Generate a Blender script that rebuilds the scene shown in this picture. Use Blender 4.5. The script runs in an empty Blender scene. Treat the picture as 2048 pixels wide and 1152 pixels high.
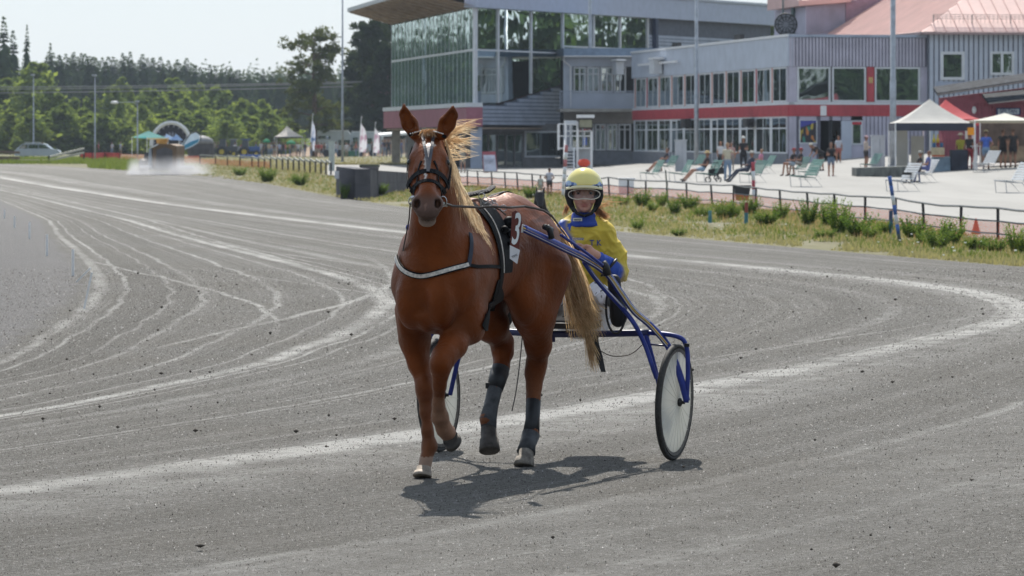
import bpy, math, random
import numpy as np
from mathutils import Vector, Matrix, noise as mnoise
from mathutils.bvhtree import BVHTree

random.seed(7)
rng = np.random.default_rng(7)
sc = bpy.context.scene
COL = sc.collection

# ---------------------------------------------------------------- camera, sky, sun, exposure
CAM_H = 1.93
FPX, CXP, HYP = 8000.0, 1024.0, 280.0          # focal length and horizon measured in the photograph (2048 px wide)
cam = bpy.data.cameras.new('camera')
cam_o = bpy.data.objects.new('camera', cam)
COL.objects.link(cam_o)
cam_o.location = (0, 0, CAM_H)
cam_o.rotation_euler = (math.radians(90), 0, 0)
cam.sensor_width = 36.0
cam.lens = 36.0 * FPX / 2048.0
cam.shift_y = -(576.0 - HYP) / 2048.0
cam.clip_start = 0.5
cam.clip_end = 6000
cam.dof.use_dof = True
cam.dof.focus_distance = 22.7
cam.dof.aperture_fstop = 11.0
sc.camera = cam_o

SUN_EL, SUN_AZ = math.radians(47.5), math.radians(-4.5)      # azimuth from +Y towards +X
world = bpy.data.worlds.new('World')
sc.world = world
world.use_nodes = True
wn = world.node_tree
wn.nodes.clear()
wo = wn.nodes.new('ShaderNodeOutputWorld')
wb = wn.nodes.new('ShaderNodeBackground')
sky = wn.nodes.new('ShaderNodeTexSky')
sky.sky_type = 'NISHITA'
sky.sun_disc = False
sky.sun_elevation = SUN_EL
sky.sun_rotation = SUN_AZ
sky.air_density = 1.0
sky.dust_density = 0.6
sky.ozone_density = 1.0
wb.inputs['Strength'].default_value = 0.095
hsv = wn.nodes.new('ShaderNodeHueSaturation')
hsv.inputs['Saturation'].default_value = 0.8          # hazy, milky summer sky
wn.links.new(sky.outputs[0], hsv.inputs['Color'])
mxw = wn.nodes.new('ShaderNodeMix'); mxw.data_type = 'RGBA'
mxw.inputs[0].default_value = 0.70                      # thin veil of white high cloud
mxw.inputs[7].default_value = (5.6, 6.5, 7.5, 1)
wn.links.new(hsv.outputs[0], mxw.inputs[6])
wn.links.new(mxw.outputs[2], wb.inputs[0])
wn.links.new(wb.outputs[0], wo.inputs[0])

sun = bpy.data.lights.new('sun', 'SUN')
sun.energy = 5.0
sun.angle = math.radians(0.53)
sun.color = (1.0, 0.95, 0.87)
sun_o = bpy.data.objects.new('sun', sun)
COL.objects.link(sun_o)
sdir = Vector((math.sin(SUN_AZ) * math.cos(SUN_EL), math.cos(SUN_AZ) * math.cos(SUN_EL), math.sin(SUN_EL)))
sun_o.rotation_euler = sdir.to_track_quat('Z', 'Y').to_euler()
sun_o.location = (0, 40, 60)

sc.view_settings.view_transform = 'Standard'
sc.view_settings.look = 'None'
sc.view_settings.gamma = 1.0
sc.view_settings.exposure = 0.36
sc.view_settings.use_curve_mapping = False
sc.render.engine = 'CYCLES'
sc.cycles.use_denoising = True
sc.cycles.max_bounces = 6
sc.cycles.diffuse_bounces = 3
sc.cycles.glossy_bounces = 3
sc.cycles.transmission_bounces = 4
sc.cycles.transparent_max_bounces = 12
sc.cycles.volume_bounces = 0
sc.cycles.caustics_reflective = False
sc.cycles.caustics_refractive = False
sc.cycles.use_adaptive_sampling = True
sc.cycles.sample_clamp_indirect = 6.0

# ---------------------------------------------------------------- measuring helpers
def W(px, py, z):
 """world point seen at a photograph pixel, at distance z"""
 return Vector(((px - CXP) / FPX * z, z, CAM_H - (py - HYP) / FPX * z))

def sstep(a, b, x):
 t = min(1.0, max(0.0, (x - a) / (b - a)))
 return t * t * (3 - 2 * t)

def gh(x, y):
 """height of the terrain"""
 g = 0.38 * sstep(110, 240, y) * sstep(-19, -9, x)
 g += 0.80 * sstep(12, 26, x) * sstep(130, 200, y)
 g -= 0.42 * sstep(-16, -5, x) * (1 - sstep(4, 11, x)) * sstep(150, 225, y) * (1 - sstep(330, 400, y))
 if y > 500:
  g += (y - 500) * 0.003 * sstep(500, 640, y)
 return g

def G(px, py, off=0.0):
 """point of the terrain seen at a photograph pixel"""
 z = FPX * (CAM_H - off) / max(2.0, (py - HYP))
 for _ in range(40):
  x = (px - CXP) / FPX * z
  zn = FPX * (CAM_H - gh(x, z) - off) / max(2.0, (py - HYP))
  z = z * 0.5 + zn * 0.5
 x = (px - CXP) / FPX * z
 return Vector((x, z, gh(x, z) + off))

def px_of(p):
 return (CXP + p[0] / p[1] * FPX, HYP + (CAM_H - p[2]) / p[1] * FPX)

def sc_at(p):
 return FPX / p[1]

# ---------------------------------------------------------------- materials
MATS = {}
def new_mat(name):
 m = bpy.data.materials.new(name)
 m.use_nodes = True
 nt = m.node_tree
 nt.nodes.clear()
 out = nt.nodes.new('ShaderNodeOutputMaterial')
 return m, nt, out

def N(nt, typ, **kw):
 n = nt.nodes.new(typ)
 for k, v in kw.items():
  if k in n.inputs.keys() if isinstance(k, str) else False:
   n.inputs[k].default_value = v
  else:
   setattr(n, k, v)
 return n

def L(nt, a, b):
 nt.links.new(a, b)

def mixrgb(nt, fac, a, b, blend='MIX'):
 m = nt.nodes.new('ShaderNodeMix')
 m.data_type = 'RGBA'
 m.blend_type = blend
 for sock, val in ((0, fac), (6, a), (7, b)):
  if hasattr(val, 'links') or isinstance(val, bpy.types.NodeSocket):
   L(nt, val, m.inputs[sock])
  else:
   m.inputs[sock].default_value = val if sock == 0 else (tuple(val) + (1,) if len(val) == 3 else val)
 return m.outputs[2]

def math_n(nt, op, a, b=None, clamp=False):
 m = nt.nodes.new('ShaderNodeMath')
 m.operation = op
 m.use_clamp = clamp
 for i, v in enumerate((a, b)):
  if v is None:
   continue
  if isinstance(v, bpy.types.NodeSocket):
   L(nt, v, m.inputs[i])
  else:
   m.inputs[i].default_value = v
 return m.outputs[0]

def maprange(nt, v, a, b, c=0.0, d=1.0, smooth=False):
 m = nt.nodes.new('ShaderNodeMapRange')
 if smooth:
  m.interpolation_type = 'SMOOTHSTEP'
 L(nt, v, m.inputs[0])
 for i, x in enumerate((a, b, c, d)):
  m.inputs[i + 1].default_value = x
 return m.outputs[0]

def noise_n(nt, vec, scale, detail=3.0, rough=0.55):
 n = nt.nodes.new('ShaderNodeTexNoise')
 n.inputs['Scale'].default_value = scale
 n.inputs['Detail'].default_value = detail
 n.inputs['Roughness'].default_value = rough
 if vec is not None:
  L(nt, vec, n.inputs['Vector'])
 return n.outputs['Fac']

def mat(name, col, rough=0.6, var=0.12, scale=3.0, bump=0.0, bscale=40.0, metal=0.0, spec=0.4, coat=0.0, stretch=None, attr=None, sheen=0.0, trans=0.0):
 """principled material with procedural mottling, optional bump and optional colour attribute"""
 if name in MATS:
  return MATS[name]
 m, nt, out = new_mat(name)
 p = nt.nodes.new('ShaderNodeBsdfPrincipled')
 p.inputs['Roughness'].default_value = rough
 p.inputs['Metallic'].default_value = metal
 p.inputs['Specular IOR Level'].default_value = spec
 p.inputs['Coat Weight'].default_value = coat
 if sheen:
  p.inputs['Sheen Weight'].default_value = sheen
  p.inputs['Sheen Roughness'].default_value = 0.4
 tc = nt.nodes.new('ShaderNodeTexCoord')
 vec = tc.outputs['Object']
 if stretch:
  mp = nt.nodes.new('ShaderNodeMapping')
  mp.inputs['Scale'].default_value = stretch
  L(nt, vec, mp.inputs['Vector'])
  vec = mp.outputs[0]
 nf = noise_n(nt, vec, scale, 4.0)
 lo = tuple(max(0, c * (1 - var * 1.6)) for c in col)
 hi = tuple(min(1, c * (1 + var * 1.2)) for c in col)
 f = maprange(nt, nf, 0.3, 0.7)
 if attr:
  a = nt.nodes.new('ShaderNodeAttribute')
  a.attribute_name = attr
  k = mixrgb(nt, f, (1 - var * 1.6,) * 3, (1 + var * 0.8,) * 3)
  c = mixrgb(nt, 1.0, a.outputs['Color'], k, 'MULTIPLY')
 else:
  c = mixrgb(nt, f, lo, hi)
 L(nt, c, p.inputs['Base Color'])
 if bump:
  b = nt.nodes.new('ShaderNodeBump')
  b.inputs['Strength'].default_value = bump
  b.inputs['Distance'].default_value = 0.02
  L(nt, noise_n(nt, vec, bscale, 4.0), b.inputs['Height'])
  L(nt, b.outputs[0], p.inputs['Normal'])
 if trans:
  t = nt.nodes.new('ShaderNodeBsdfTranslucent')
  L(nt, c, t.inputs['Color'])
  mx = nt.nodes.new('ShaderNodeMixShader')
  mx.inputs[0].default_value = trans
  L(nt, p.outputs[0], mx.inputs[1])
  L(nt, t.outputs[0], mx.inputs[2])
  L(nt, mx.outputs[0], out.inputs[0])
 else:
  L(nt, p.outputs[0], out.inputs[0])
 MATS[name] = m
 return m

def leaf_mat(name, c1, c2, trans=0.45, scale=0.6):
 if name in MATS:
  return MATS[name]
 m, nt, out = new_mat(name)
 oi = nt.nodes.new('ShaderNodeObjectInfo')
 geo = nt.nodes.new('ShaderNodeNewGeometry')
 nf = noise_n(nt, geo.outputs['Position'], scale, 4.0)
 f = maprange(nt, nf, 0.32, 0.68)
 f2 = math_n(nt, 'MULTIPLY', oi.outputs['Random'], 0.5)
 f3 = math_n(nt, 'ADD', math_n(nt, 'MULTIPLY', f, 0.6), f2, True)
 c = mixrgb(nt, f3, c1, c2)
 d = nt.nodes.new('ShaderNodeBsdfDiffuse')
 t = nt.nodes.new('ShaderNodeBsdfTranslucent')
 L(nt, c, d.inputs['Color'])
 tcol = mixrgb(nt, 1.0, c, (1.25, 1.2, 0.6), 'MULTIPLY')
 L(nt, tcol, t.inputs['Color'])
 mx = nt.nodes.new('ShaderNodeMixShader')
 mx.inputs[0].default_value = trans
 L(nt, d.outputs[0], mx.inputs[1])
 L(nt, t.outputs[0], mx.inputs[2])
 L(nt, mx.outputs[0], out.inputs[0])
 MATS[name] = m
 return m

# ---------------------------------------------------------------- mesh builder
def as3(v):
 return (float(v[0]), float(v[1]), float(v[2]))

class MB:
 def __init__(self):
  self.v, self.f, self.mi = [], [], []
  self.slots, self.cur = [], 0
 def use(self, material):
  if material not in self.slots:
   self.slots.append(material)
  self.cur = self.slots.index(material)
  return self
 def face(self, pts):
  n = len(self.v)
  self.v += [as3(p) for p in pts]
  self.f.append(tuple(range(n, n + len(pts))))
  self.mi.append(self.cur)
 def add(self, verts, faces):
  n = len(self.v)
  self.v += [as3(p) for p in verts]
  for f in faces:
   self.f.append(tuple(i + n for i in f))
   self.mi.append(self.cur)
 def hexa(self, p):
  """8 corners: bottom ring 0-3, top ring 4-7"""
  self.add(p, [(0, 3, 2, 1), (4, 5, 6, 7), (0, 1, 5, 4), (1, 2, 6, 5), (2, 3, 7, 6), (3, 0, 4, 7)])
 def box(self, c, s, ax=None):
  c = Vector(c)
  if ax is None:
   ax = (Vector((1, 0, 0)), Vector((0, 1, 0)), Vector((0, 0, 1)))
  x, y, z = (Vector(a) * (k / 2) for a, k in zip(ax, s))
  self.hexa([c - x - y - z, c + x - y - z, c + x + y - z, c - x + y - z,
     c - x - y + z, c + x - y + z, c + x + y + z, c - x + y + z])
 def box2(self, a, b):
  a, b = Vector(a), Vector(b)
  self.box((a + b) / 2, (abs(b.x - a.x), abs(b.y - a.y), abs(b.z - a.z)))
 def bar(self, a, b, w, h=None, up=(0, 0, 1)):
  a, b = Vector(a), Vector(b)
  h = w if h is None else h
  d = b - a
  if d.length < 1e-6:
   return
  dn = d.normalized()
  u = Vector(up)
  if abs(dn.dot(u)) > 0.98:
   u = Vector((0, 1, 0))
  s = dn.cross(u).normalized()
  u = s.cross(dn).normalized()
  self.box((a + b) / 2, (d.length, w, h), (dn, s, u))
 def tube(self, pts, r, n=8, caps=True, flat=1.0, upv=None):
  pts = [Vector(p) for p in pts]
  m = len(pts)
  rs = r if isinstance(r, (list, tuple)) else [r] * m
  base = len(self.v)
  prev = None
  for i in range(m):
   t = (pts[min(i + 1, m - 1)] - pts[max(i - 1, 0)])
   t = t.normalized() if t.length > 1e-9 else Vector((0, 0, 1))
   if prev is None:
    ref = Vector(upv) if upv is not None else (Vector((0, 0, 1)) if abs(t.z) < 0.9 else Vector((1, 0, 0)))
    a = t.cross(ref).normalized()
   else:
    a = (prev - t * prev.dot(t))
    a = a.normalized() if a.length > 1e-6 else t.orthogonal().normalized()
   prev = a
   b = t.cross(a).normalized()
   for k in range(n):
    an = 2 * math.pi * k / n
    self.v.append(as3(pts[i] + (a * math.cos(an) * flat + b * math.sin(an)) * rs[i]))
  for i in range(m - 1):
   for k in range(n):
    k2 = (k + 1) % n
    self.f.append((base + i * n + k, base + i * n + k2, base + (i + 1) * n + k2, base + (i + 1) * n + k))
    self.mi.append(self.cur)
  if caps:
   self.f.append(tuple(base + k for k in range(n))[::-1]); self.mi.append(self.cur)
   self.f.append(tuple(base + (m - 1) * n + k for k in range(n))); self.mi.append(self.cur)
 def prism(self, poly, d):
  """poly: list of points (ccw), extruded by vector d"""
  d = Vector(d)
  n = len(poly)
  P = [Vector(p) for p in poly]
  self.add(P + [p + d for p in P],
     [tuple(range(n))[::-1], tuple(range(n, 2 * n))] + [(i, (i + 1) % n, n + (i + 1) % n, n + i) for i in range(n)])
 def lathe(self, c, prof, n=16, ax=(0, 0, 1), sx=1.0):
  ax = Vector(ax).normalized()
  a = ax.orthogonal().normalized()
  b = ax.cross(a)
  base = len(self.v)
  c = Vector(c)
  for (r, h) in prof:
   for k in range(n):
    an = 2 * math.pi * k / n
    self.v.append(as3(c + ax * h + (a * math.cos(an) * sx + b * math.sin(an)) * r))
  for i in range(len(prof) - 1):
   for k in range(n):
    k2 = (k + 1) % n
    self.f.append((base + i * n + k, base + i * n + k2, base + (i + 1) * n + k2, base + (i + 1) * n + k))
    self.mi.append(self.cur)
  self.f.append(tuple(base + k for k in range(n))[::-1]); self.mi.append(self.cur)
  self.f.append(tuple(base + (len(prof) - 1) * n + k for k in range(n))); self.mi.append(self.cur)
 def ball(self, c, r, n=8, m=6):
  r3 = r if isinstance(r, (tuple, list)) else (r, r, r)
  base = len(self.v)
  c = Vector(c)
  for i in range(m + 1):
   th = math.pi * i / m
   for k in range(n):
    ph = 2 * math.pi * k / n
    self.v.append((c.x + r3[0] * math.sin(th) * math.cos(ph), c.y + r3[1] * math.sin(th) * math.sin(ph), c.z - r3[2] * math.cos(th)))
  for i in range(m):
   for k in range(n):
    k2 = (k + 1) % n
    self.f.append((base + i * n + k, base + i * n + k2, base + (i + 1) * n + k2, base + (i + 1) * n + k))
    self.mi.append(self.cur)
 def mesh(self, name, material=None, origin=None, smooth=False, bevel=None):
  me = bpy.data.meshes.new(name)
  v = self.v
  if origin is not None:
   o = as3(origin)
   v = [(p[0] - o[0], p[1] - o[1], p[2] - o[2]) for p in v]
  me.from_pydata(v, [], self.f)
  if self.slots:
   for s in self.slots:
    me.materials.append(s)
   me.polygons.foreach_set('material_index', self.mi)
  if material:
   me.materials.append(material)
  if smooth:
   me.polygons.foreach_set('use_smooth', [True] * len(me.polygons))
  me.update()
  return me
 def build(self, name, material=None, parent=None, smooth=False, label=None, **kw):
  if parent is not None:
   org = parent_origin(parent)
  else:
   vs = np.array(self.v)
   org = Vector(((vs[:, 0].min() + vs[:, 0].max()) / 2, (vs[:, 1].min() + vs[:, 1].max()) / 2, vs[:, 2].min()))
  me = self.mesh(name, material, org, smooth)
  o = bpy.data.objects.new(name, me)
  COL.objects.link(o)
  if parent is not None:
   o.parent = parent
  else:
   o.location = org
  if label:
   o['label'] = label
  for k, x in kw.items():
   o[k] = x
  return o

def parent_origin(o):
 p = Vector(o.location)
 while o.parent is not None:
  o = o.parent
  p = p + Vector(o.location)
 return p

def tag(o, label=None, cat=None, group=None, kind=None):
 if label: o['label'] = label
 if cat: o['category'] = cat
 if group: o['group'] = group
 if kind: o['kind'] = kind
 return o

def empty(name, loc, label, cat, group=None):
 o = bpy.data.objects.new(name, None)
 COL.objects.link(o)
 o.empty_display_size = 0.2
 o.location = loc
 return tag(o, label, cat, group)

def copy_tree(o, parent=None):
 c = o.copy()
 COL.objects.link(c)
 c.parent = parent
 for ch in list(KIDS(o)):
  copy_tree(ch, c)
 return c

def KIDS(o):
 return [x for x in COL.objects if x.parent == o]

def np_mesh(name, verts, faces, material, smooth=False, cols=None):
 """fast mesh from arrays; faces (n,3) or (n,4)"""
 verts = np.asarray(verts, dtype=np.float32)
 faces = np.asarray(faces, dtype=np.int32)
 me = bpy.data.meshes.new(name)
 k = faces.shape[1]
 me.vertices.add(len(verts))
 me.vertices.foreach_set('co', verts.ravel())
 me.loops.add(faces.size)
 me.loops.foreach_set('vertex_index', faces.ravel())
 me.polygons.add(len(faces))
 me.polygons.foreach_set('loop_start', np.arange(0, faces.size, k, dtype=np.int32))
 me.polygons.foreach_set('loop_total', np.full(len(faces), k, dtype=np.int32))
 if smooth:
  me.polygons.foreach_set('use_smooth', np.ones(len(faces), dtype=bool))
 if cols is not None:
  a = me.color_attributes.new('paint', 'FLOAT_COLOR', 'POINT')
  c4 = np.ones((len(verts), 4), dtype=np.float32)
  c4[:, :3] = cols
  a.data.foreach_set('color', c4.ravel())
 if material is not None:
  me.materials.append(material)
 me.update()
 me.validate()
 return me

def link_mesh(name, me, parent=None, loc=None):
 o = bpy.data.objects.new(name, me)
 COL.objects.link(o)
 if parent is not None: o.parent = parent
 if loc is not None: o.location = loc
 return o

def lerp_tab(tab, x):
 xs = [t[0] for t in tab]
 ys = [t[1] for t in tab]
 return float(np.interp(x, xs, ys))

# ---------------------------------------------------------------- smooth-union bodies (people, horses): one continuous skin
def ellipsoid(c, r, col, k=0.03, rot=None, sub=False):
 return dict(t='e', c=np.array(c, float), r=np.array(r, float), col=col, k=k, rot=rot, sub=sub)

def limb(a, b, ra, rb, col, k=0.03, axis=None, q=1.0, sub=False):
 """tapered capsule; q flattens it along axis"""
 return dict(t='c', a=np.array(a, float), b=np.array(b, float), ra=ra, rb=rb, col=col, k=k, axis=None if axis is None else np.array(axis, float) / np.linalg.norm(axis), q=q, sub=sub)

def prim_eval(p, P):
 if p['t'] == 'e':
  d = P - p['c'].astype(P.dtype)
  if p['rot'] is not None:
   d = d @ np.array(p['rot'], dtype=P.dtype)
  r = p['r'].astype(P.dtype)
  k0 = np.sqrt(((d / r) ** 2).sum(-1))
  k1 = np.sqrt(((d / (r * r)) ** 2).sum(-1)) + 1e-6
  return k0 * (k0 - 1.0) / k1
 a, b = p['a'].astype(P.dtype), p['b'].astype(P.dtype)
 pa = P - a
 ba = b - a
 if p['axis'] is not None:
  n = p['axis'].astype(P.dtype)
  s = np.array(1.0 / p['q'] - 1.0, P.dtype)
  pa = pa + n * ((pa @ n) * s)[..., None]
  ba = ba + n * float(ba @ n) * s
 bb = max(1e-9, float(ba @ ba))
 h = np.clip((pa @ ba) / np.array(bb, P.dtype), 0, 1)
 d = np.sqrt(((pa - ba * h[..., None]) ** 2).sum(-1)) - (p['ra'] + (p['rb'] - p['ra']) * h)
 return (d * (math.sqrt(p['q']) if p['q'] < 1 else 1.0)).astype(P.dtype)

def prim_box(p):
 if p['t'] == 'e':
  m = p['r'].max()
  return p['c'] - m, p['c'] + m
 m = max(p['ra'], p['rb']) * max(1.0, p['q'])
 return np.minimum(p['a'], p['b']) - m, np.maximum(p['a'], p['b']) + m

def sdf_body(prims, vox):
 lo = np.min([prim_box(p)[0] for p in prims if not p['sub']], axis=0) - 3 * vox
 hi = np.max([prim_box(p)[1] for p in prims if not p['sub']], axis=0) + 3 * vox
 n = np.ceil((hi - lo) / vox).astype(int) + 1
 V = np.full(tuple(n), 0.5, dtype=np.float32)
 ax = [(lo[i] + vox * np.arange(n[i])).astype(np.float32) for i in range(3)]
 for p in prims:
  a, b = prim_box(p)
  pad = p['k'] * 1.3 + 2 * vox
  i0 = np.clip(((a - pad - lo) / vox).astype(int), 0, n - 1)
  i1 = np.clip(((b + pad - lo) / vox).astype(int) + 2, 1, n)
  if (i1 <= i0).any():
   continue
  P = np.stack(np.meshgrid(ax[0][i0[0]:i1[0]], ax[1][i0[1]:i1[1]], ax[2][i0[2]:i1[2]], indexing='ij'), -1)
  d = prim_eval(p, P)
  S = V[i0[0]:i1[0], i0[1]:i1[1], i0[2]:i1[2]]
  k = np.float32(p['k'])
  if p['sub']:
   h = np.maximum(k - np.abs(S + d), 0) / k
   S[...] = np.maximum(S, -d) + h * h * k * 0.25
  else:
   h = np.maximum(k - np.abs(S - d), 0) / k
   S[...] = np.minimum(S, d) - h * h * k * 0.25
 ins = V < 0
 cnt = np.zeros(tuple(n - 1), dtype=np.uint8)
 for dx in (0, 1):
  for dy in (0, 1):
   for dz in (0, 1):
    cnt += ins[dx:n[0] - 1 + dx, dy:n[1] - 1 + dy, dz:n[2] - 1 + dz]
 act = (cnt > 0) & (cnt < 8)
 cells = np.argwhere(act)
 idx = np.full(tuple(n - 1), -1, dtype=np.int32)
 idx[act] = np.arange(len(cells))
 C = [(0, 0, 0), (1, 0, 0), (0, 1, 0), (1, 1, 0), (0, 0, 1), (1, 0, 1), (0, 1, 1), (1, 1, 1)]
 cv = np.stack([V[cells[:, 0] + c[0], cells[:, 1] + c[1], cells[:, 2] + c[2]] for c in C], 1)
 E = [(0, 1), (2, 3), (4, 5), (6, 7), (0, 2), (1, 3), (4, 6), (5, 7), (0, 4), (1, 5), (2, 6), (3, 7)]
 Cn = np.array(C, dtype=np.float32)
 acc = np.zeros((len(cells), 3), dtype=np.float32)
 num = np.zeros((len(cells), 1), dtype=np.float32)
 for i, j in E:
  vi, vj = cv[:, i], cv[:, j]
  m = (vi < 0) != (vj < 0)
  t = np.where(m, vi / np.where(m, vi - vj, 1), 0)[:, None]
  acc += np.where(m[:, None], Cn[i] + (Cn[j] - Cn[i]) * t, 0)
  num += m[:, None]
 verts = lo + (cells + acc / np.maximum(num, 1)) * vox
 faces = []
 for axx in range(3):
  o1, o2 = [(1, 2), (2, 0), (0, 1)][axx]
  sl_a = [slice(None)] * 3; sl_b = [slice(None)] * 3
  sl_a[axx] = slice(0, n[axx] - 1); sl_b[axx] = slice(1, n[axx])
  A, B = ins[tuple(sl_a)], ins[tuple(sl_b)]
  e = np.argwhere(A != B)
  sgn = A[tuple(e.T)]
  ok = (e[:, o1] > 0) & (e[:, o2] > 0) & (e[:, o1] < n[o1] - 1) & (e[:, o2] < n[o2] - 1)
  e, sgn = e[ok], sgn[ok]
  q = []
  for d1, d2 in ((-1, -1), (0, -1), (0, 0), (-1, 0)):
   c = e.copy(); c[:, o1] += d1; c[:, o2] += d2
   q.append(idx[c[:, 0], c[:, 1], c[:, 2]])
  q = np.stack(q, 1)
  q[~sgn] = q[~sgn][:, ::-1]
  faces.append(q)
 faces = np.concatenate(faces)
 verts = verts.astype(np.float32)
 W_ = np.zeros((len(verts), 1), dtype=np.float32)
 Cc = np.zeros((len(verts), 3), dtype=np.float32)
 tau = vox * 0.7
 D = np.full(len(verts), 9.0, dtype=np.float32)
 K = np.zeros((len(verts), 3), dtype=np.float32)
 for p in prims:
  a, b = prim_box(p)
  m = ((verts > a - 0.05) & (verts < b + 0.05)).all(1)
  if not m.any():
   continue
  d = prim_eval(p, verts[m])
  if p['sub']:
   d = np.abs(d) - 0.004
  w = np.exp(-np.clip(d, -0.02, 9) / tau).astype(np.float32)[:, None]
  Cc[m] += w * np.array(p['col'], dtype=np.float32)
  W_[m] += w
 cols = Cc / np.maximum(W_, 1e-6)
 return verts, faces, cols

def text(name, s, loc, size, material, parent=None, rotz=0.0, shear=0.0, sx=1.0, extrude=0.001, align='CENTER', roty=0.0):
 cu = bpy.data.curves.new(name, 'FONT')
 cu.body = s; cu.size = size; cu.extrude = extrude; cu.align_x = align; cu.align_y = 'CENTER'; cu.shear = shear
 cu.materials.append(material)
 cu.offset = size * 0.012
 tmp = bpy.data.objects.new('tmp_text', cu); COL.objects.link(tmp)
 me = bpy.data.meshes.new_from_object(tmp.evaluated_get(bpy.context.evaluated_depsgraph_get()))
 bpy.data.objects.remove(tmp)
 me.name = name
 if not me.materials: me.materials.append(material)
 o = bpy.data.objects.new(name, me); COL.objects.link(o)
 o.rotation_euler = (math.radians(90), roty, rotz)
 o.scale = (sx, 1, 1)
 if parent is not None:
  o.parent = parent; o.location = Vector(loc) - parent_origin(parent)
 else:
  o.location = loc
 return o

ORD = ['first', 'second', 'third', 'fourth', 'fifth', 'sixth', 'seventh', 'eighth', 'ninth', 'tenth', 'eleventh', 'twelfth', 'thirteenth', 'fourteenth', 'fifteenth', 'sixteenth', 'seventeenth', 'eighteenth', 'nineteenth', 'twentieth']
SEEN = {}
def nth(key):
 SEEN[key] = SEEN.get(key, 0) + 1
 n = SEEN[key]
 return ORD[n - 1] if n <= 20 else 'twenty-' + ORD[(n - 21) % 9]
# ================================================================ GROUND, TRACK, TERRACE
TAB_Z = [9, 12, 16, 19.4, 22.3, 25, 27.3, 30, 36, 42, 48.2, 57.5, 70, 84, 112, 135, 193, 300, 420]
K87 = 8.0 / 7.0
I_T = [(9, -16), (12, -12), (16, -8.5), (20, -6.6), (25, -5.2), (30, -4.5), (36, -4.85), (42, -5.2), (48, -5.85), (57, -7.1), (70, -9.2), (84, -11.2), (112, -16.4), (135, -21), (193, -35), (300, -64), (420, -98)]
C_T = [(9, -13.0), (12, -9.2), (16, -5.4), (19.4, -2.8), (22.3, -1.03), (25, .4), (27.3, 1.46), (30, 2.6), (33, 3.8), (36, 4.97), (39, 5.8), (42, 6.1), (45, 5.9), (48.2, 5.3), (57.5, 2.27), (70, -1.4), (84, -5.1), (112, -12), (135, -17), (193, -29), (300, -55), (420, -88)]
O_T = [(9, 18), (20, 17.5), (28, 17), (34, 15.2), (42, 12), (53, 7.7), (71, 2.8), (90, -1.2), (117, -6), (150, -11), (193, -17), (300, -44), (420, -78)]
I_T = [(a * K87, b) for a, b in I_T]
C_T = [(a * K87, b) for a, b in C_T]
O_T = [(a * K87, b) for a, b in O_T]

def smooth_tab(tab):
 zs = np.geomspace(8, 480, 700)
 x = np.interp(zs, [t[0] for t in tab], [t[1] for t in tab])
 for _ in range(60):
  x[1:-1] = x[1:-1] * 0.5 + (x[:-2] + x[2:]) * 0.25
 return zs, x
I_S, C_S, O_S = smooth_tab(I_T), smooth_tab(C_T), smooth_tab(O_T)
def x_line(v, z):
 xi = np.interp(z, *I_S); xc = np.interp(z, *C_S); xo = np.interp(z, *O_S)
 if v <= 1:
  return xi + (xc - xi) * v
 return xc + (xo - xc) * (v - 1)

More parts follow.
